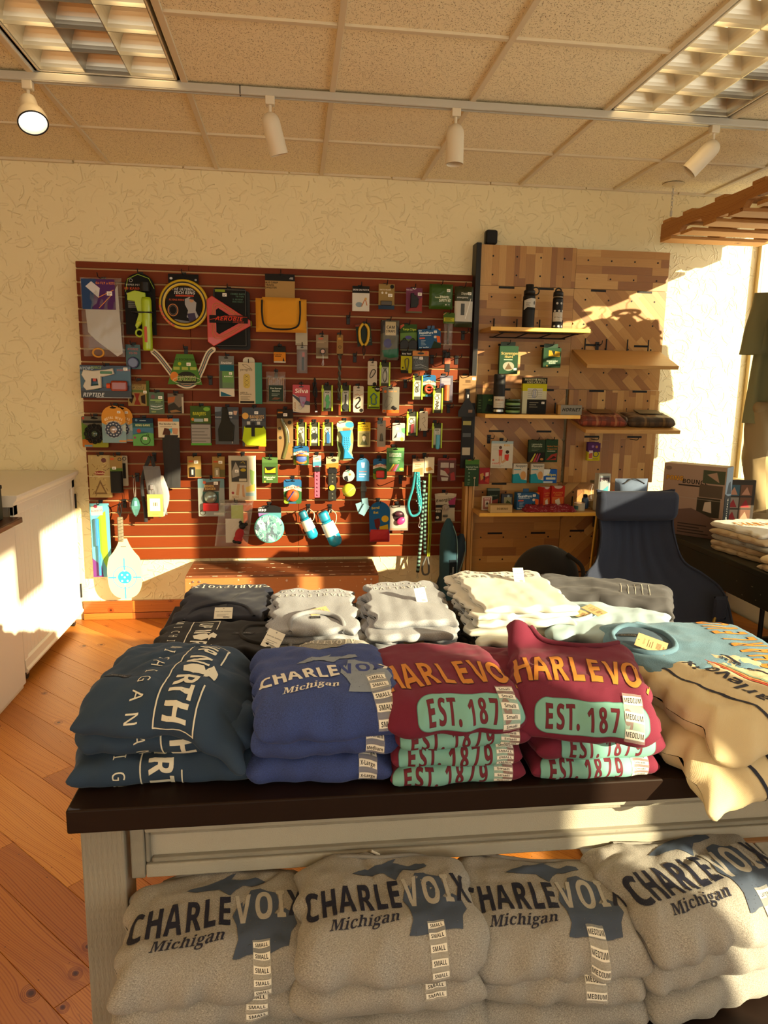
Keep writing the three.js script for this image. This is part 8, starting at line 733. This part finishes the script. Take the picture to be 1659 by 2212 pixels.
  boxed('domino_box', 'pale wooden box lettered domino lying at the shelf front', 'game', on([1.275,.775,.14,.05,.27]), 0.06, (p) => p.fill('#b59c70').T('DOMINO', '#4a3b24', 0.55, 0.52, 0.12).R('#8f7850', 0, 0, 1, 0.06));
  boxed('photo_box', 'small photo printed box behind the pale domino box', 'box', on([1.354,.795,.071,.094,.14]), 0.03, (p) => p.fill('#3a4050').C('#8fa0a8', 0.6, 0.14, 0.12).R('#8a8a70', 0.2, 0.2, 0.7, 0.7).P('#3f4a2c', [[0.25, 0.85], [0.5, 0.4], [0.85, 0.6], [0.85, 0.88]]));
  const rp = boxed('water_filter_box', 'blue water purifier box standing on the shelf beside the card decks', 'box', on([1.478,.794,.151,.109,.17]), 0.05, rapid, 0.06); mesh('hang_tab', rbox(0.04, 0.03, 0.003, 0.001, 0, rp.children[0] ? 0.115 : 0, -0.02), pm('#24507a'), rp);
  const deckArt = (p) => p.fill('#a8281c').C('#b9aca0', 0.5, 0.0, 0.32, 0.2).T('PLAYING', '#c98a34', 0.5, 0.28, 0.17).T('CARDS', '#c98a34', 0.5, 0.38, 0.17).R('#c0602c', 0.08, 0.46, 0.84, 0.5).P('#c9c4b4', [[0.3, 0.6], [0.6, 0.52], [0.78, 0.88], [0.4, 0.96]]).P('#5a9a4a', [[0.1, 0.9], [0.3, 0.84], [0.3, 0.96]]);
  boxed('playing_cards', 'slim red pack of playing cards, narrower of the two red packs', 'card deck', on([1.592,.819,.068,.145,.17]), 0.05, deckArt, 0.5); boxed('playing_cards', 'red pack of playing cards with a white card printed on it', 'card deck', on([1.68,.822,.091,.151,.17]), 0.03, deckArt, 0.05);
  { const b = [1.605,.756,.343,.051,.24], q = thing('bandana', 'crumpled dark red bandana with white marks along the shelf', 'bandana', [b[0], E1, 0.24]); const m = tex(canvas(256, 128, (g) => { reseed(88); g.fillStyle = '#7a1020'; g.fillRect(0, 0, 256, 128); for (let i = 0; i < 60; i++) { g.strokeStyle = '#c0a8a8'; g.lineWidth = 2; g.beginPath(); const x = rr(0, 256), y = rr(0, 128); g.arc(x, y, rr(2, 6), rr(0, 6), rr(3, 9)); g.stroke(); } }), { rx: 1, ry: 1 }); mesh('cloth', bend(new THREE.BoxGeometry(b[2], 0.036, 0.11, 40, 4, 16), (x, y, z) => { const e = Math.min(1, (1 - Math.abs(2 * x / b[2])) * 5), k = y > -0.017 ? 1 : 0; return [x, (y + 0.018) * e * (0.55 + 0.6 * (0.5 + 0.5 * noise(x * 30, z * 30)) * k) + 0.001, z * (0.7 + 0.3 * e) + 0.006 * noise(x * 20, 3)]; }), std(0xffffff, { map: m, roughness: 0.85 }), q); }
  { const q = thing('fish_tin', 'small round white and orange tin beside the red bandana', 'tin', [1.815, E1, 0.22]); const g = new THREE.CylinderGeometry(0.034, 0.034, 0.045, 28, 1, true).translate(0, 0.0225, 0), r = art(120, 40, (p) => p.fill('#b9b5a4').P('#b8502c', [[0.2, 0.3], [0.5, 0.2], [0.5, 0.9], [0.2, 0.8]]).P('#4a7a8c', [[0.55, 0.4], [0.9, 0.3], [0.9, 0.8], [0.6, 0.9]])), u = g.attributes.uv; for (let i = 0; i < u.count; i++) u.setXY(i, lerp(r.u0, r.u1, u.getX(i)), lerp(r.v0, r.v1, u.getY(i))); mesh('tin', g, M.pack, q); mesh('lid', merge([cyl(0.034, 0.004, 0, 0.045, 0), ring(0.033, 0.0025, 0, 0.046, 0, PI / 2)].map((x) => x)), M.steel, q); }
  { const q = thing('squeeze_bottle', 'small steel blue bottle with a black cap', 'bottle', [1.88, E1, 0.15]); mesh('body', lathe([[0.001, 0], [0.02, 0], [0.022, 0.005], [0.022, 0.06], [0.015, 0.072], [0.001, 0.073]]), pm('#3f5a7c'), q); mesh('cap', lathe([[0.001, 0.07], [0.014, 0.07], [0.014, 0.09], [0.001, 0.094]]), M.black, q); }
  { const q = thing('mason_jar', 'clear glass jar beside a tall printed board', 'jar', [1.937, E1, 0.17]); mesh('glass', lathe([[0.001, 0.002], [0.04, 0.002], [0.045, 0.01], [0.045, 0.13], [0.036, 0.15], [0.034, 0.165], [0.036, 0.17], [0.031, 0.17], [0.031, 0.15], [0.041, 0.13], [0.041, 0.01], [0.001, 0.008]]), phys(0xffffff, { transmission: 1, thickness: 0, roughness: 0.05, ior: 1.45 }), q); mesh('lid', lathe([[0.001, 0.17], [0.037, 0.17], [0.037, 0.185], [0.001, 0.186]]), pm('#8d8a78', { metalness: 0.8 }), q); mesh('contents', lathe([[0.001, 0.01], [0.038, 0.01], [0.039, 0.05], [0.001, 0.06]], 18), pm('#8d7f5c'), q); }
  { const b = [1.951,.903,.084,.221,.24], q = thing('game_sign', 'tall white framed printed board standing behind the blue chair', 'sign', [b[0], E1, 0.24], 0.1); mesh('frame', rbox(b[2], b[3] + 0.02, 0.05, 0.002, 0, b[3] / 2 + 0.01, -0.004), pm('#aeb0a8'), q); mesh('print', rectUV(new THREE.BoxGeometry(b[2] * 0.8, b[3] * 0.94, 0.004), art(60, 190, (p) => p.fill('#7c878c').R('#4a3a44', 0, 0.05, 1, 0.12).T('HIKE', '#b9bcb8', 0.5, 0.14, 0.3).P('#3d8a9c', [[0.1, 0.5], [0.9, 0.3], [0.9, 0.56], [0.3, 0.6]]).P('#a8b0ae', [[0.1, 0.66], [0.7, 0.6], [0.9, 0.9], [0.2, 0.92]])), b[2] * 0.8, b[3] * 0.94).translate(0, b[3] / 2 + 0.012, 0.021), M.pack, q); }
  { const q = thing('red_toy_box', 'red flat box peeking over the blue chair back', 'box', [2.119, E1, 0.2]); mesh('box', rbox(0.13, 0.11, 0.05, 0.003, 0, 0.055, 0), pm('#8c1c1c'), q); mesh('lid', rbox(0.134, 0.018, 0.054, 0.003, 0, 0.115, 0), pm('#a83028'), q); }
  // plaid blankets
  const plaid = (c1, c2, c3) => tex(canvas(128, 128, (g) => { g.fillStyle = c1; g.fillRect(0, 0, 128, 128); for (const [o, w, c] of [[10, 34, c2], [70, 16, c3], [100, 8, c2]]) { g.globalAlpha = 0.55; g.fillStyle = c; g.fillRect(o, 0, w, 128); g.fillRect(0, o, 128, w); } g.globalAlpha = 1; }), { rx: 1 / 0.12, ry: 1 / 0.12 });
  [[1.905, 0.3, ['#8a3a24', '#4a1c14', '#b08a5c'], 'folded red and tan plaid blanket in a clear wrap'], [2.222, 0.31, ['#4a3018', '#241609', '#8a6a38'], 'folded brown plaid blanket in a clear wrap']].forEach(([x, w, cs, label], i) => { const g = garment({ name: 'plaid_blanket', label, cat: 'blanket', pos: [x, 1.285, 0.205], turn: -0.02, w, d: 0.21, h: 0.058, seed: 421 + i, wr: 0.007, puff: 0.006, crease: 6, mat: std(0xffffff, { map: plaid(...cs), roughness: 0.8 }), group: 'plaid blankets' }); g.t.rotation.x = 0.2; mesh('wrap', rbox(w * 1.02, 0.07, 0.225, 0.025, 0, 0.034, 0, 3), phys(lin(0.95, 0.95, 0.93), { transmission: 1, thickness: 0, roughness: 0.12, ior: 1.25 }), g.t); mesh('label_slip', rbox(w * 0.5, 0.002, 0.1, 0.0005, 0.02, 0.072, -0.03), pm(i ? '#5c5138' : '#6a4a28'), g.t); });
}
// ---------- hanging pallet and clothes by the window ----------
{
  const t = thing('hanging_pallet', 'wooden pallet hung by chains from the ceiling beside the window', 'pallet', [2.25, 2.4, 0.15]); reseed(91); const pine = [[0.5, 0.27, 0.085], [0.56, 0.32, 0.11], [0.44, 0.22, 0.065]].map((c) => std(lin(...c), { map: T.pine, roughness: 0.7 })), W = 0.66;
  for (let i = 0; i < 6; i++) mesh('deck_board', grainUV(rbox(W - 0.004, 0.018, 0.128, 0.002, W / 2, 0.009, 0.064 + i * 0.238), 0, rr(0, 3), rr(0, 3)), pick(pine), t);
  for (const x of [0.02, W / 2, W - 0.02]) { const s = extrude([[0, 0.019], [0.22, 0.019], [0.25, 0.048], [0.45, 0.048], [0.48, 0.019], [0.84, 0.019], [0.87, 0.048], [1.07, 0.048], [1.1, 0.019], [1.32, 0.019], [1.32, 0.105], [0, 0.105]].map(([a, b]) => [-a, b]), 0.036, 0.001).rotateY(PI / 2).translate(x, 0, 0); mesh('stringer', grainUV(s, 2, x), pine[2], t); }
  for (const [z, w] of [[0.07, 0.1], [0.3, 0.1], [0.62, 0.09], [0.95, 0.1], [1.25, 0.09]]) mesh('top_board', grainUV(rbox(W, 0.018, w, 0.002, W / 2, 0.115, z), 0, z, z), pick(pine), t);
  const chain = (x, z, label) => { const c = thing('hanging_chain', label, 'chain', [x, CY, z], 0, 'chains holding the pallet'); mesh('ceiling_plate', lathe([[0.001, -0.012], [0.05, -0.01], [0.062, -0.004], [0.064, 0], [0.001, 0]]), M.tile, c); const l = []; for (let i = 0; i < 8; i++) l.push(at(new THREE.TorusGeometry(0.0085, 0.002, 6, 14).scale(0.7, 1.3, 1), 0, -0.02 - i * 0.0185, 0, 0, i % 2 ? PI / 2 : 0)); mesh('links', merge(l), M.steel, c); mesh('clasp', rbox(0.014, 0.034, 0.01, 0.004, 0, -0.17, 0), M.steel, c); };
  chain(2.283, 0.2, 'short steel chain holding the end of the wooden pallet'); chain(2.89, 1.3, 'far steel chain of the wooden pallet by the window');
}
function hangingShirt(name, label, cat, pos, turn, mat, { w = 0.46, len = 0.78, th = 0.11, group, seed = 1, sleeve = 0.3, flare = 0.3, spread = 0.1 } = {}) {
  const t = thing(name, label, cat, pos, turn, group); // origin at the collar
  const rows = 30, cols = 40, P = [], U = [], I = []; for (let j = 0; j <= rows; j++) { const v = j / rows, y = -v * len, sh = Math.sqrt(Math.min(1, v / 0.16)), hw = (0.09 + (w / 2 - 0.09) * sh) * (1 + spread * v), tk = th * (0.25 + 0.75 * Math.min(1, v * 3)) / 2; for (let i = 0; i <= cols; i++) { const a = i / cols * 2 * PI, f = 0.013 * Math.min(1, v * 2.5) * Math.sin(a * 7 + seed + 2 * Math.sin(v * 3 + seed)); P.push(Math.cos(a) * hw, y - 0.07 * Math.abs(Math.cos(a)) * (1 - smooth(v, 0, 0.3)), Math.sin(a) * tk + f); U.push(i / cols, y); } }
  for (let j = 0; j < rows; j++) for (let i = 0; i < cols; i++) { const a = j * (cols + 1) + i, b = a + cols + 1; I.push(a, a + 1, b, b, a + 1, b + 1); }
  const g = new THREE.BufferGeometry(); g.setAttribute('position', new THREE.Float32BufferAttribute(P, 3)); g.setAttribute('uv', new THREE.Float32BufferAttribute(U, 2)); g.setIndex(I); g.computeVertexNormals(); const dm = mat.clone(); dm.side = THREE.DoubleSide; mesh('body', g, dm, t);
  for (const s of [-1, 1]) mesh('sleeve', bend(new THREE.CylinderGeometry(0.07, 0.095, sleeve, 20, 8, true), (x, y, z) => [x + s * (w / 2 + 0.0 - (y - sleeve / 2) * flare), y - 0.07 - sleeve / 2 + 0.02, z * 0.6 + 0.006 * Math.sin(x * 90 + y * 20)]), dm, t);
  mesh('collar', new THREE.TorusGeometry(0.08, 0.01, 8, 28).rotateX(PI / 2).scale(1, 1, 0.55).translate(0, 0.002, 0), mat, t); mesh('hanger', merge([tube([[-0.17, -0.06, 0], [-0.06, -0.005, 0], [0, 0.015, 0], [0.06, -0.005, 0], [0.17, -0.06, 0]], 0.006, 24, 6), tube([[0, 0.015, 0], [0, 0.06, 0], [0.02, 0.08, 0], [0.0, 0.1, 0], [-0.018, 0.085, 0]], 0.002, 20, 6)]), M.lightWood, t);
  return t;
}
{
  hangingShirt('hanging_shirt', 'olive green T-shirt hanging in front of the sunlit wall', 'T-shirt', [2.84, 2.1, 0.66], 0, C.green, { w: 0.37, len: 0.78, seed: 3, sleeve: 0.34, flare: 0.1, spread: 0.35 });
  const t = thing('hanging_trousers', 'khaki trousers with rolled cuffs hanging below the olive shirt', 'trousers', [2.8, 0.72, 0.66]); for (const s of [-1, 1]) { mesh('leg', bend(new THREE.CylinderGeometry(0.1, 0.075, 0.66, 26, 16), (x, y, z) => [x + s * (0.09 - y * 0.02) - (s < 0 ? 0.05 * smooth(-y, -0.1, 0.3) * -1 : 0) + 0.008 * Math.sin(y * 24 + z * 40), y + 0.35, z * 0.8 + 0.008 * Math.sin(y * 20 + x * 50)]), C.khaki, t); mesh('cuff', bend(new THREE.CylinderGeometry(0.084, 0.088, 0.07, 26, 2), (x, y, z) => [x + s * 0.095 + (s < 0 ? 0.05 : 0), y + 0.04, z * 0.85]), C.khaki, t); } mesh('waist', rbox(0.36, 0.07, 0.14, 0.03, 0, 0.69, 0), C.khaki, t);
  const rack = thing('clothes_rail', 'black clothes rail along the window with a row of shirts', 'rail', [2.8, 0, 1.33]); mesh('rail', cyl(0.012, 1.24, 0, 0, 0).rotateX(PI / 2).translate(0, 2.2, 0), M.black, rack); for (const z of [-0.6, 0.6]) mesh('post', cyl(0.014, 2.2, 0, 1.1, z), M.black, rack); mesh('foot', merge([rbox(0.36, 0.03, 0.03, 0.004, 0, 0.015, -0.6), rbox(0.36, 0.03, 0.03, 0.004, 0, 0.015, 0.6)]), M.black, rack);
  [[0.84, C.slate], [1.0, C.heather], [1.16, C.khaki], [1.36, C.navy], [1.52, C.lightGrey], [1.68, C.green], [1.85, C.slate]].forEach(([z, m], i) => hangingShirt('hanging_shirt', ['slate', 'heather', 'khaki', 'navy', 'pale grey', 'olive', 'dark slate', 'maroon'][i] + ' shirt hanging in the row by the window', 'shirt', [i < 3 ? 2.87 : 2.8 + (i % 3 - 1) * 0.02, i < 3 ? 2.3 : 2.11, z], 0.1 * Math.sin(i * 2), m, { flare: i < 3 ? 0.02 : 0.3, w: i < 3 ? 0.3 : 0.42 + 0.03 * (i % 3), len: 0.95 + 0.1 * (i % 2), seed: i, group: 'shirts on the clothes rail' }));
}
// ---------- blue camp chair ----------
{
  const t = thing('camp_chair', 'dark blue high backed camp chair with padded headrest in front of the wooden panels', 'chair', [1.545, 0, 1.6]); t.scale.set(0.9, 1.045, 0.9);
  const rows = 40, cols = 30, P = [], U = [], I = []; const half = (v) => lerp(0.205, 0.37, smooth(v, 0.3, 0.85)) - 0.012 * Math.sin(v * 6);
  const S = (u, v) => { const hw = half(v), y = lerp(0.99, 0.36, v), z = -0.14 + 0.3 * v * v + 0.1 * u * u * (0.3 + v), lift = v > 0.4 ? 0.09 * u * u * smooth(v, 0.4, 0.75) * (1 - smooth(v, 0.8, 1.05)) : 0.02 * u * u; return [u * hw, y + lift + (v < 0.1 ? 0 : 0.004 * Math.sin(u * 14 + v * 6)), z + 0.006 * Math.sin(u * 24) * (1 - Math.abs(u))]; };
  for (const off of [0, -0.014]) for (let j = 0; j <= rows; j++) for (let i = 0; i <= cols; i++) { const p = S(i / cols * 2 - 1, j / rows); P.push(p[0], p[1], p[2] + off); U.push(p[0], p[1]); }
  const n1 = (rows + 1) * (cols + 1); for (const [o, f] of [[0, 0], [n1, 1]]) for (let j = 0; j < rows; j++) for (let i = 0; i < cols; i++) { const a = o + j * (cols + 1) + i, b = a + cols + 1; f ? I.push(a, a + 1, b, b, a + 1, b + 1) : I.push(a, b, a + 1, a + 1, b, b + 1); }
  const g = new THREE.BufferGeometry(); g.setAttribute('position', new THREE.Float32BufferAttribute(P, 3)); g.setAttribute('uv', new THREE.Float32BufferAttribute(U, 2)); g.setIndex(I); g.computeVertexNormals(); mesh('sling', g, C.chair, t);
  mesh('headrest', bend(new RoundedBoxGeometry(0.43, 0.13, 0.075, 6, 0.036), (x, y, z) => [x, y + 0.015 * (2 * x / 0.43) ** 2 + 0.93, z - 0.1 + 0.4 * x * x]), C.chair, t); mesh('badge', rectUV(new THREE.BoxGeometry(0.086, 0.04, 0.003), art(110, 50, (p) => p.fill('#101319').L('#4a5058', 0.015, [[0.03, 0.07], [0.97, 0.07], [0.97, 0.93], [0.03, 0.93]], true).T('eno', '#b9bcbc', 0.42, 0.38, 0.3, { sx: 1.1 }).C('#b9bcbc', 0.8, 0.4, 0.1).C('#101319', 0.84, 0.38, 0.06).T('eagles nest', '#7d8284', 0.5, 0.78, 0.1)), 0.086, 0.04).translate(0.0, 0.925, -0.06), M.pack, t);
  for (const s of [-1, 1]) { mesh('side_piping', tube([0, 0.15, 0.3, 0.45, 0.6, 0.75, 0.9, 1].map((v) => S(s, v)), 0.006, 40, 6), C.chair, t); mesh('leg', tube([[s * 0.3, 0.52, 0.2], [s * 0.25, 0.3, 0.22], [s * 0.22, 0.006, 0.26]], 0.009, 12, 8), pm('#8a7334', { metalness: 0.8 }), t); mesh('leg', tube([[s * 0.17, 0.95, -0.16], [s * 0.18, 0.4, -0.22], [s * 0.2, 0.006, -0.28]], 0.009, 12, 8), pm('#8a7334', { metalness: 0.8 }), t); mesh('arm_pocket', bend(pillow(0.07, 0.1, 0.03, 8, 3), (x, y, z) => [x + s * 0.32, y + 0.55, z + 0.2]), C.chair, t); }
  const b = thing('headrest_pouch', 'grey blue pouch tucked behind the chair headrest', 'pouch', [1.56, 0.975, 1.42]); mesh('pouch', pillow(0.16, 0.12, 0.08, 12, 2.5, 4).translate(0, 0.06, 0), cloth(lin(0.1, 0.14, 0.22)), b); mesh('drawcord', tube([[-0.05, 0.1, 0.03], [0, 0.122, 0.02], [0.05, 0.1, 0.03]], 0.003, 12, 6), M.black, b);
  const k = thing('day_pack', 'black rounded backpack with a kraft hang tag behind the white tees', 'backpack', [1.36, 0.27, 0.9]); mesh('pack_body', bend(new THREE.SphereGeometry(0.19, 28, 20), (x, y, z) => [x, Math.max(-0.2, y * 1.05) + 0.2, z * 0.7]), C.black, k); mesh('pack_strap', tube([[0.1, 0.36, 0.05], [0.16, 0.3, 0.12], [0.14, 0.15, 0.15]], 0.012, 16, 6), C.black, k); mesh('hang_tag', rectUV(new THREE.BoxGeometry(0.04, 0.07, 0.002), A.tag, 0.04, 0.07), M.printFlat, k, [-0.1, 0.17, 0.15], [0, 0, -0.5]); k.position.y = 0.26; const st = thing('low_stool', 'low dark wooden stool under the black backpack', 'stool', [1.36, 0, 0.9]); mesh('seat', rbox(0.36, 0.03, 0.3, 0.004, 0, 0.244, 0), woodTones[3], st); for (const x of [-0.15, 0.15]) for (const z of [-0.12, 0.12]) mesh('leg', cyl(0.014, 0.23, x, 0.115, z), woodTones[3], st);
  const pf = thing('picture_frame', 'dark wooden frame with a pale blue print at the foot of the panels', 'frame', [1.3, 0, 0.2]); mesh('frame', merge([rbox(0.4, 0.03, 0.03, 0.004, 0, 0.27, 0), rbox(0.4, 0.03, 0.03, 0.004, 0, 0.015, 0), rbox(0.03, 0.28, 0.03, 0.004, -0.19, 0.142, 0), rbox(0.03, 0.28, 0.03, 0.004, 0.19, 0.142, 0)]), woodTones[3], pf); mesh('print', box(0.36, 0.24, 0.006, 0, 0.142, -0.004), pm('#6f9cae'), pf);
}
// ---------- dark table along the window wall ----------
{
  const t = thing('window_table', 'dark green painted table along the window wall', 'table', [0, 0, 0]), TX = 1.945; mesh('tabletop', rbox(0.78, 0.03, 2.6, 0.005, TX + 0.39, 0.745, 1.4), M.darkPaint, t); mesh('apron', rbox(0.024, 0.13, 2.56, 0.003, TX + 0.02, 0.665, 1.4), M.darkPaint, t); mesh('apron', rbox(0.72, 0.13, 0.024, 0.003, TX + 0.39, 0.665, 0.12), M.darkPaint, t); for (const x of [TX + 0.06, TX + 0.7]) for (const z of [0.2, 2.6]) mesh('leg', rbox(0.06, 0.73, 0.06, 0.004, x, 0.365, z), M.darkPaint, t); reseed(93); const ch = []; for (let i = 0; i < 60; i++) { const z = rr(0.2, 2.2); ch.push(box(0.001, rr(0.001, 0.003), rr(0.002, 0.012), TX + 0.0075, pick([0.601, 0.73, rr(0.61, 0.72)]), z)); } mesh('chipped_paint', merge(ch), pm('#8a8468'), t);
  const wr = thing('wrap_board', 'plain brown board on the floor under the dark table', 'board', [2.45, 0, 0.12]); mesh('board', rbox(0.9, 0.5, 0.02, 0.002, 0, 0.25, 0), std(lin(0.14, 0.07, 0.02), { map: T.fine }), wr); mesh('batten', rbox(0.9, 0.04, 0.01, 0.002, 0, 0.48, 0.015), std(lin(0.1, 0.05, 0.015)), wr);
  const fr = (p) => p.fill('#8a7466').C('#6b5a50', 0.08, 0.07, 0.05, 0.035).T('PONG', '#b8862c', 0.19, 0.2, 0.1, { line: '#5a4020', lw: 0.01 }).T('BOUNCE', '#1a1716', 0.52, 0.23, 0.1).R('#2a2422', 0.26, 0.28, 0.4, 0.02).R('#3a4030', 0.64, 0.06, 0.34, 0.18).R('#4a3f34', 0.6, 0.26, 0.36, 0.17).R('#2e2a20', 0.58, 0.44, 0.36, 0.26).P('#8d7464', [[0.7, 0.12], [0.85, 0.08], [0.9, 0.22]]).P('#a8988a', [[0.7, 0.5], [0.8, 0.48], [0.82, 0.64], [0.68, 0.62]]).P('#5a4640', [[0, 0.68], [0.5, 0.6], [0.96, 0.75], [0.96, 1], [0, 1]]).lines('#2a2422', 0.3, 0.82, 0.5, 4, 0.04, 0.015).L('#8d8378', 0.008, [[0.3, 0.46], [0.96, 0.47]]);
  const b = thing('ball_game_box', 'tall printed ball game box standing on the dark table', 'box', [2.06, 0.76, 1.13], -0.85), q = rectUV(rbox(0.31, 0.37, 0.1, 0.002), art(210, 250, fr), 0.31, 0.37).translate(0, 0.185, 0); mesh('box', q, M.pack, b); mesh('side_print', rectUV(new THREE.BoxGeometry(0.099, 0.368, 0.002), art(80, 250, (p) => p.fill('#15181a').R('#7a8ca0', 0, 0, 1, 0.4).P('#2c3844', [[0.2, 0.36], [0.4, 0.22], [0.7, 0.2], [0.95, 0.38]]).P('#15181a', [[0, 0.36], [1, 0.44], [1, 0.5], [0, 0.5]]).T('BOUNCE', '#c9c6b4', 0.55, 0.6, 0.26, { rot: -PI / 2 }).T('PONG', '#8a9a2c', 0.55, 0.85, 0.26, { rot: -PI / 2 }).C('#8a8a80', 0.18, 0.92, 0.12)), 0.099, 0.368).rotateY(PI / 2).translate(0.156, 0.185, 0), M.pack, b);
  const b2 = thing('photo_board', 'dark board of many small photos leaning on the dark table', 'board', [2.33, 0.76, 0.98], -0.1); mesh('board', rectUV(rbox(0.3, 0.27, 0.02, 0.002), art(190, 170, (p) => { p.fill('#3a3430'); reseed(95); for (let j = 0; j < 3; j++) for (let i = 0; i < 4; i++) { p.R(pick(['#5a3f44', '#70504a', '#4a5a70', '#6a4a3a', '#8a8078', '#3f5a6a']), 0.04 + i * 0.23, 0.1 + j * 0.25, 0.21, 0.22); p.P(pick(['#8c2f34', '#a8988a', '#4a6a8a', '#b0806a']), [[0.06 + i * 0.23, 0.3 + j * 0.25], [0.15 + i * 0.23, 0.14 + j * 0.25], [0.22 + i * 0.23, 0.3 + j * 0.25]]); } p.R('#8d857c', 0.05, 0.92, 0.2, 0.02); }), 0.3, 0.27).translate(0, 0.135, 0), M.pack, b2); mesh('easel', rbox(0.02, 0.24, 0.09, 0.002, 0, 0.12, -0.05), M.lightWood, b2);
  const st = thing('wooden_stand', 'pale wooden slats holding the ball game box', 'stand', [2.2, 0.76, 1.02]); mesh('slat', rbox(0.02, 0.28, 0.04, 0.003, 0, 0.14, -0.06), M.lightWood, st); mesh('slat', rbox(0.02, 0.14, 0.04, 0.003, -0.01, 0.07, 0.1), M.lightWood, st); mesh('base', rbox(0.05, 0.012, 0.24, 0.003, 0, 0.006, 0.01), M.lightWood, st);
  const cap = thing('knit_cap', 'dark knitted cap behind the chair on the dark table', 'cap', [2.03, 0.76, 0.9]); mesh('crown', bend(new THREE.SphereGeometry(0.09, 20, 14), (x, y, z) => [x, Math.max(0, y + 0.05), z]), C.black, cap); mesh('rim', new THREE.TorusGeometry(0.085, 0.014, 8, 24).rotateX(PI / 2).translate(0, 0.014, 0), C.inkNavy, cap);
  teePile(['lowest tan tee on the dark table', 'second tan tee on the dark table', 'third tan tee on the dark table', 'fourth tan tee on the dark table'].concat('topmost white tee with an orange print on the dark table'), { x: 2.17, z: 1.56, w: 0.36, d: 0.34, y: 0.76, h: 0.028, turn: 0.2, mat: [C.tanTee, C.tanTee, C.lightGrey, C.tanTee, C.white], group: 'tees on the dark table', seed: 441, wave: 0.003, jit: 0.014 })[4].print(A.orange, 0.0, -0.02, 0.26, 0.1, 0.2, { name: 'lettering' });
  const w = teePile(['tan tee near the front edge of the dark table', 'pale tee with navy town name near the edge of the dark table'], { x: 2.16, z: 1.93, w: 0.34, d: 0.3, y: 0.76, h: 0.034, turn: 0.35, mat: [C.tanTee, C.cream], group: 'tees at the front of the dark table', seed: 451, wave: 0.002 }); w[1].print(A.cream, 0.0, 0.0, 0.28, 0.18, 0.3, { name: 'lettering' });
}

// ---------- a display column between the side windows and the table ----------
{
  const t = thing('display_column', 'narrow white display column standing by the side windows', 'column', [2.58, 0, 5.15]); mesh('shaft', rbox(0.16, 1.74, 0.14, 0.004, 0, 0.91, 0), M.white, t); mesh('plinth', box(0.2, 0.04, 0.18, 0, 0.02, 0), M.cream, t); mesh('cap', rbox(0.2, 0.03, 0.18, 0.006, 0, 1.79, 0), M.cream, t);
}
renderer.render(scene, camera);
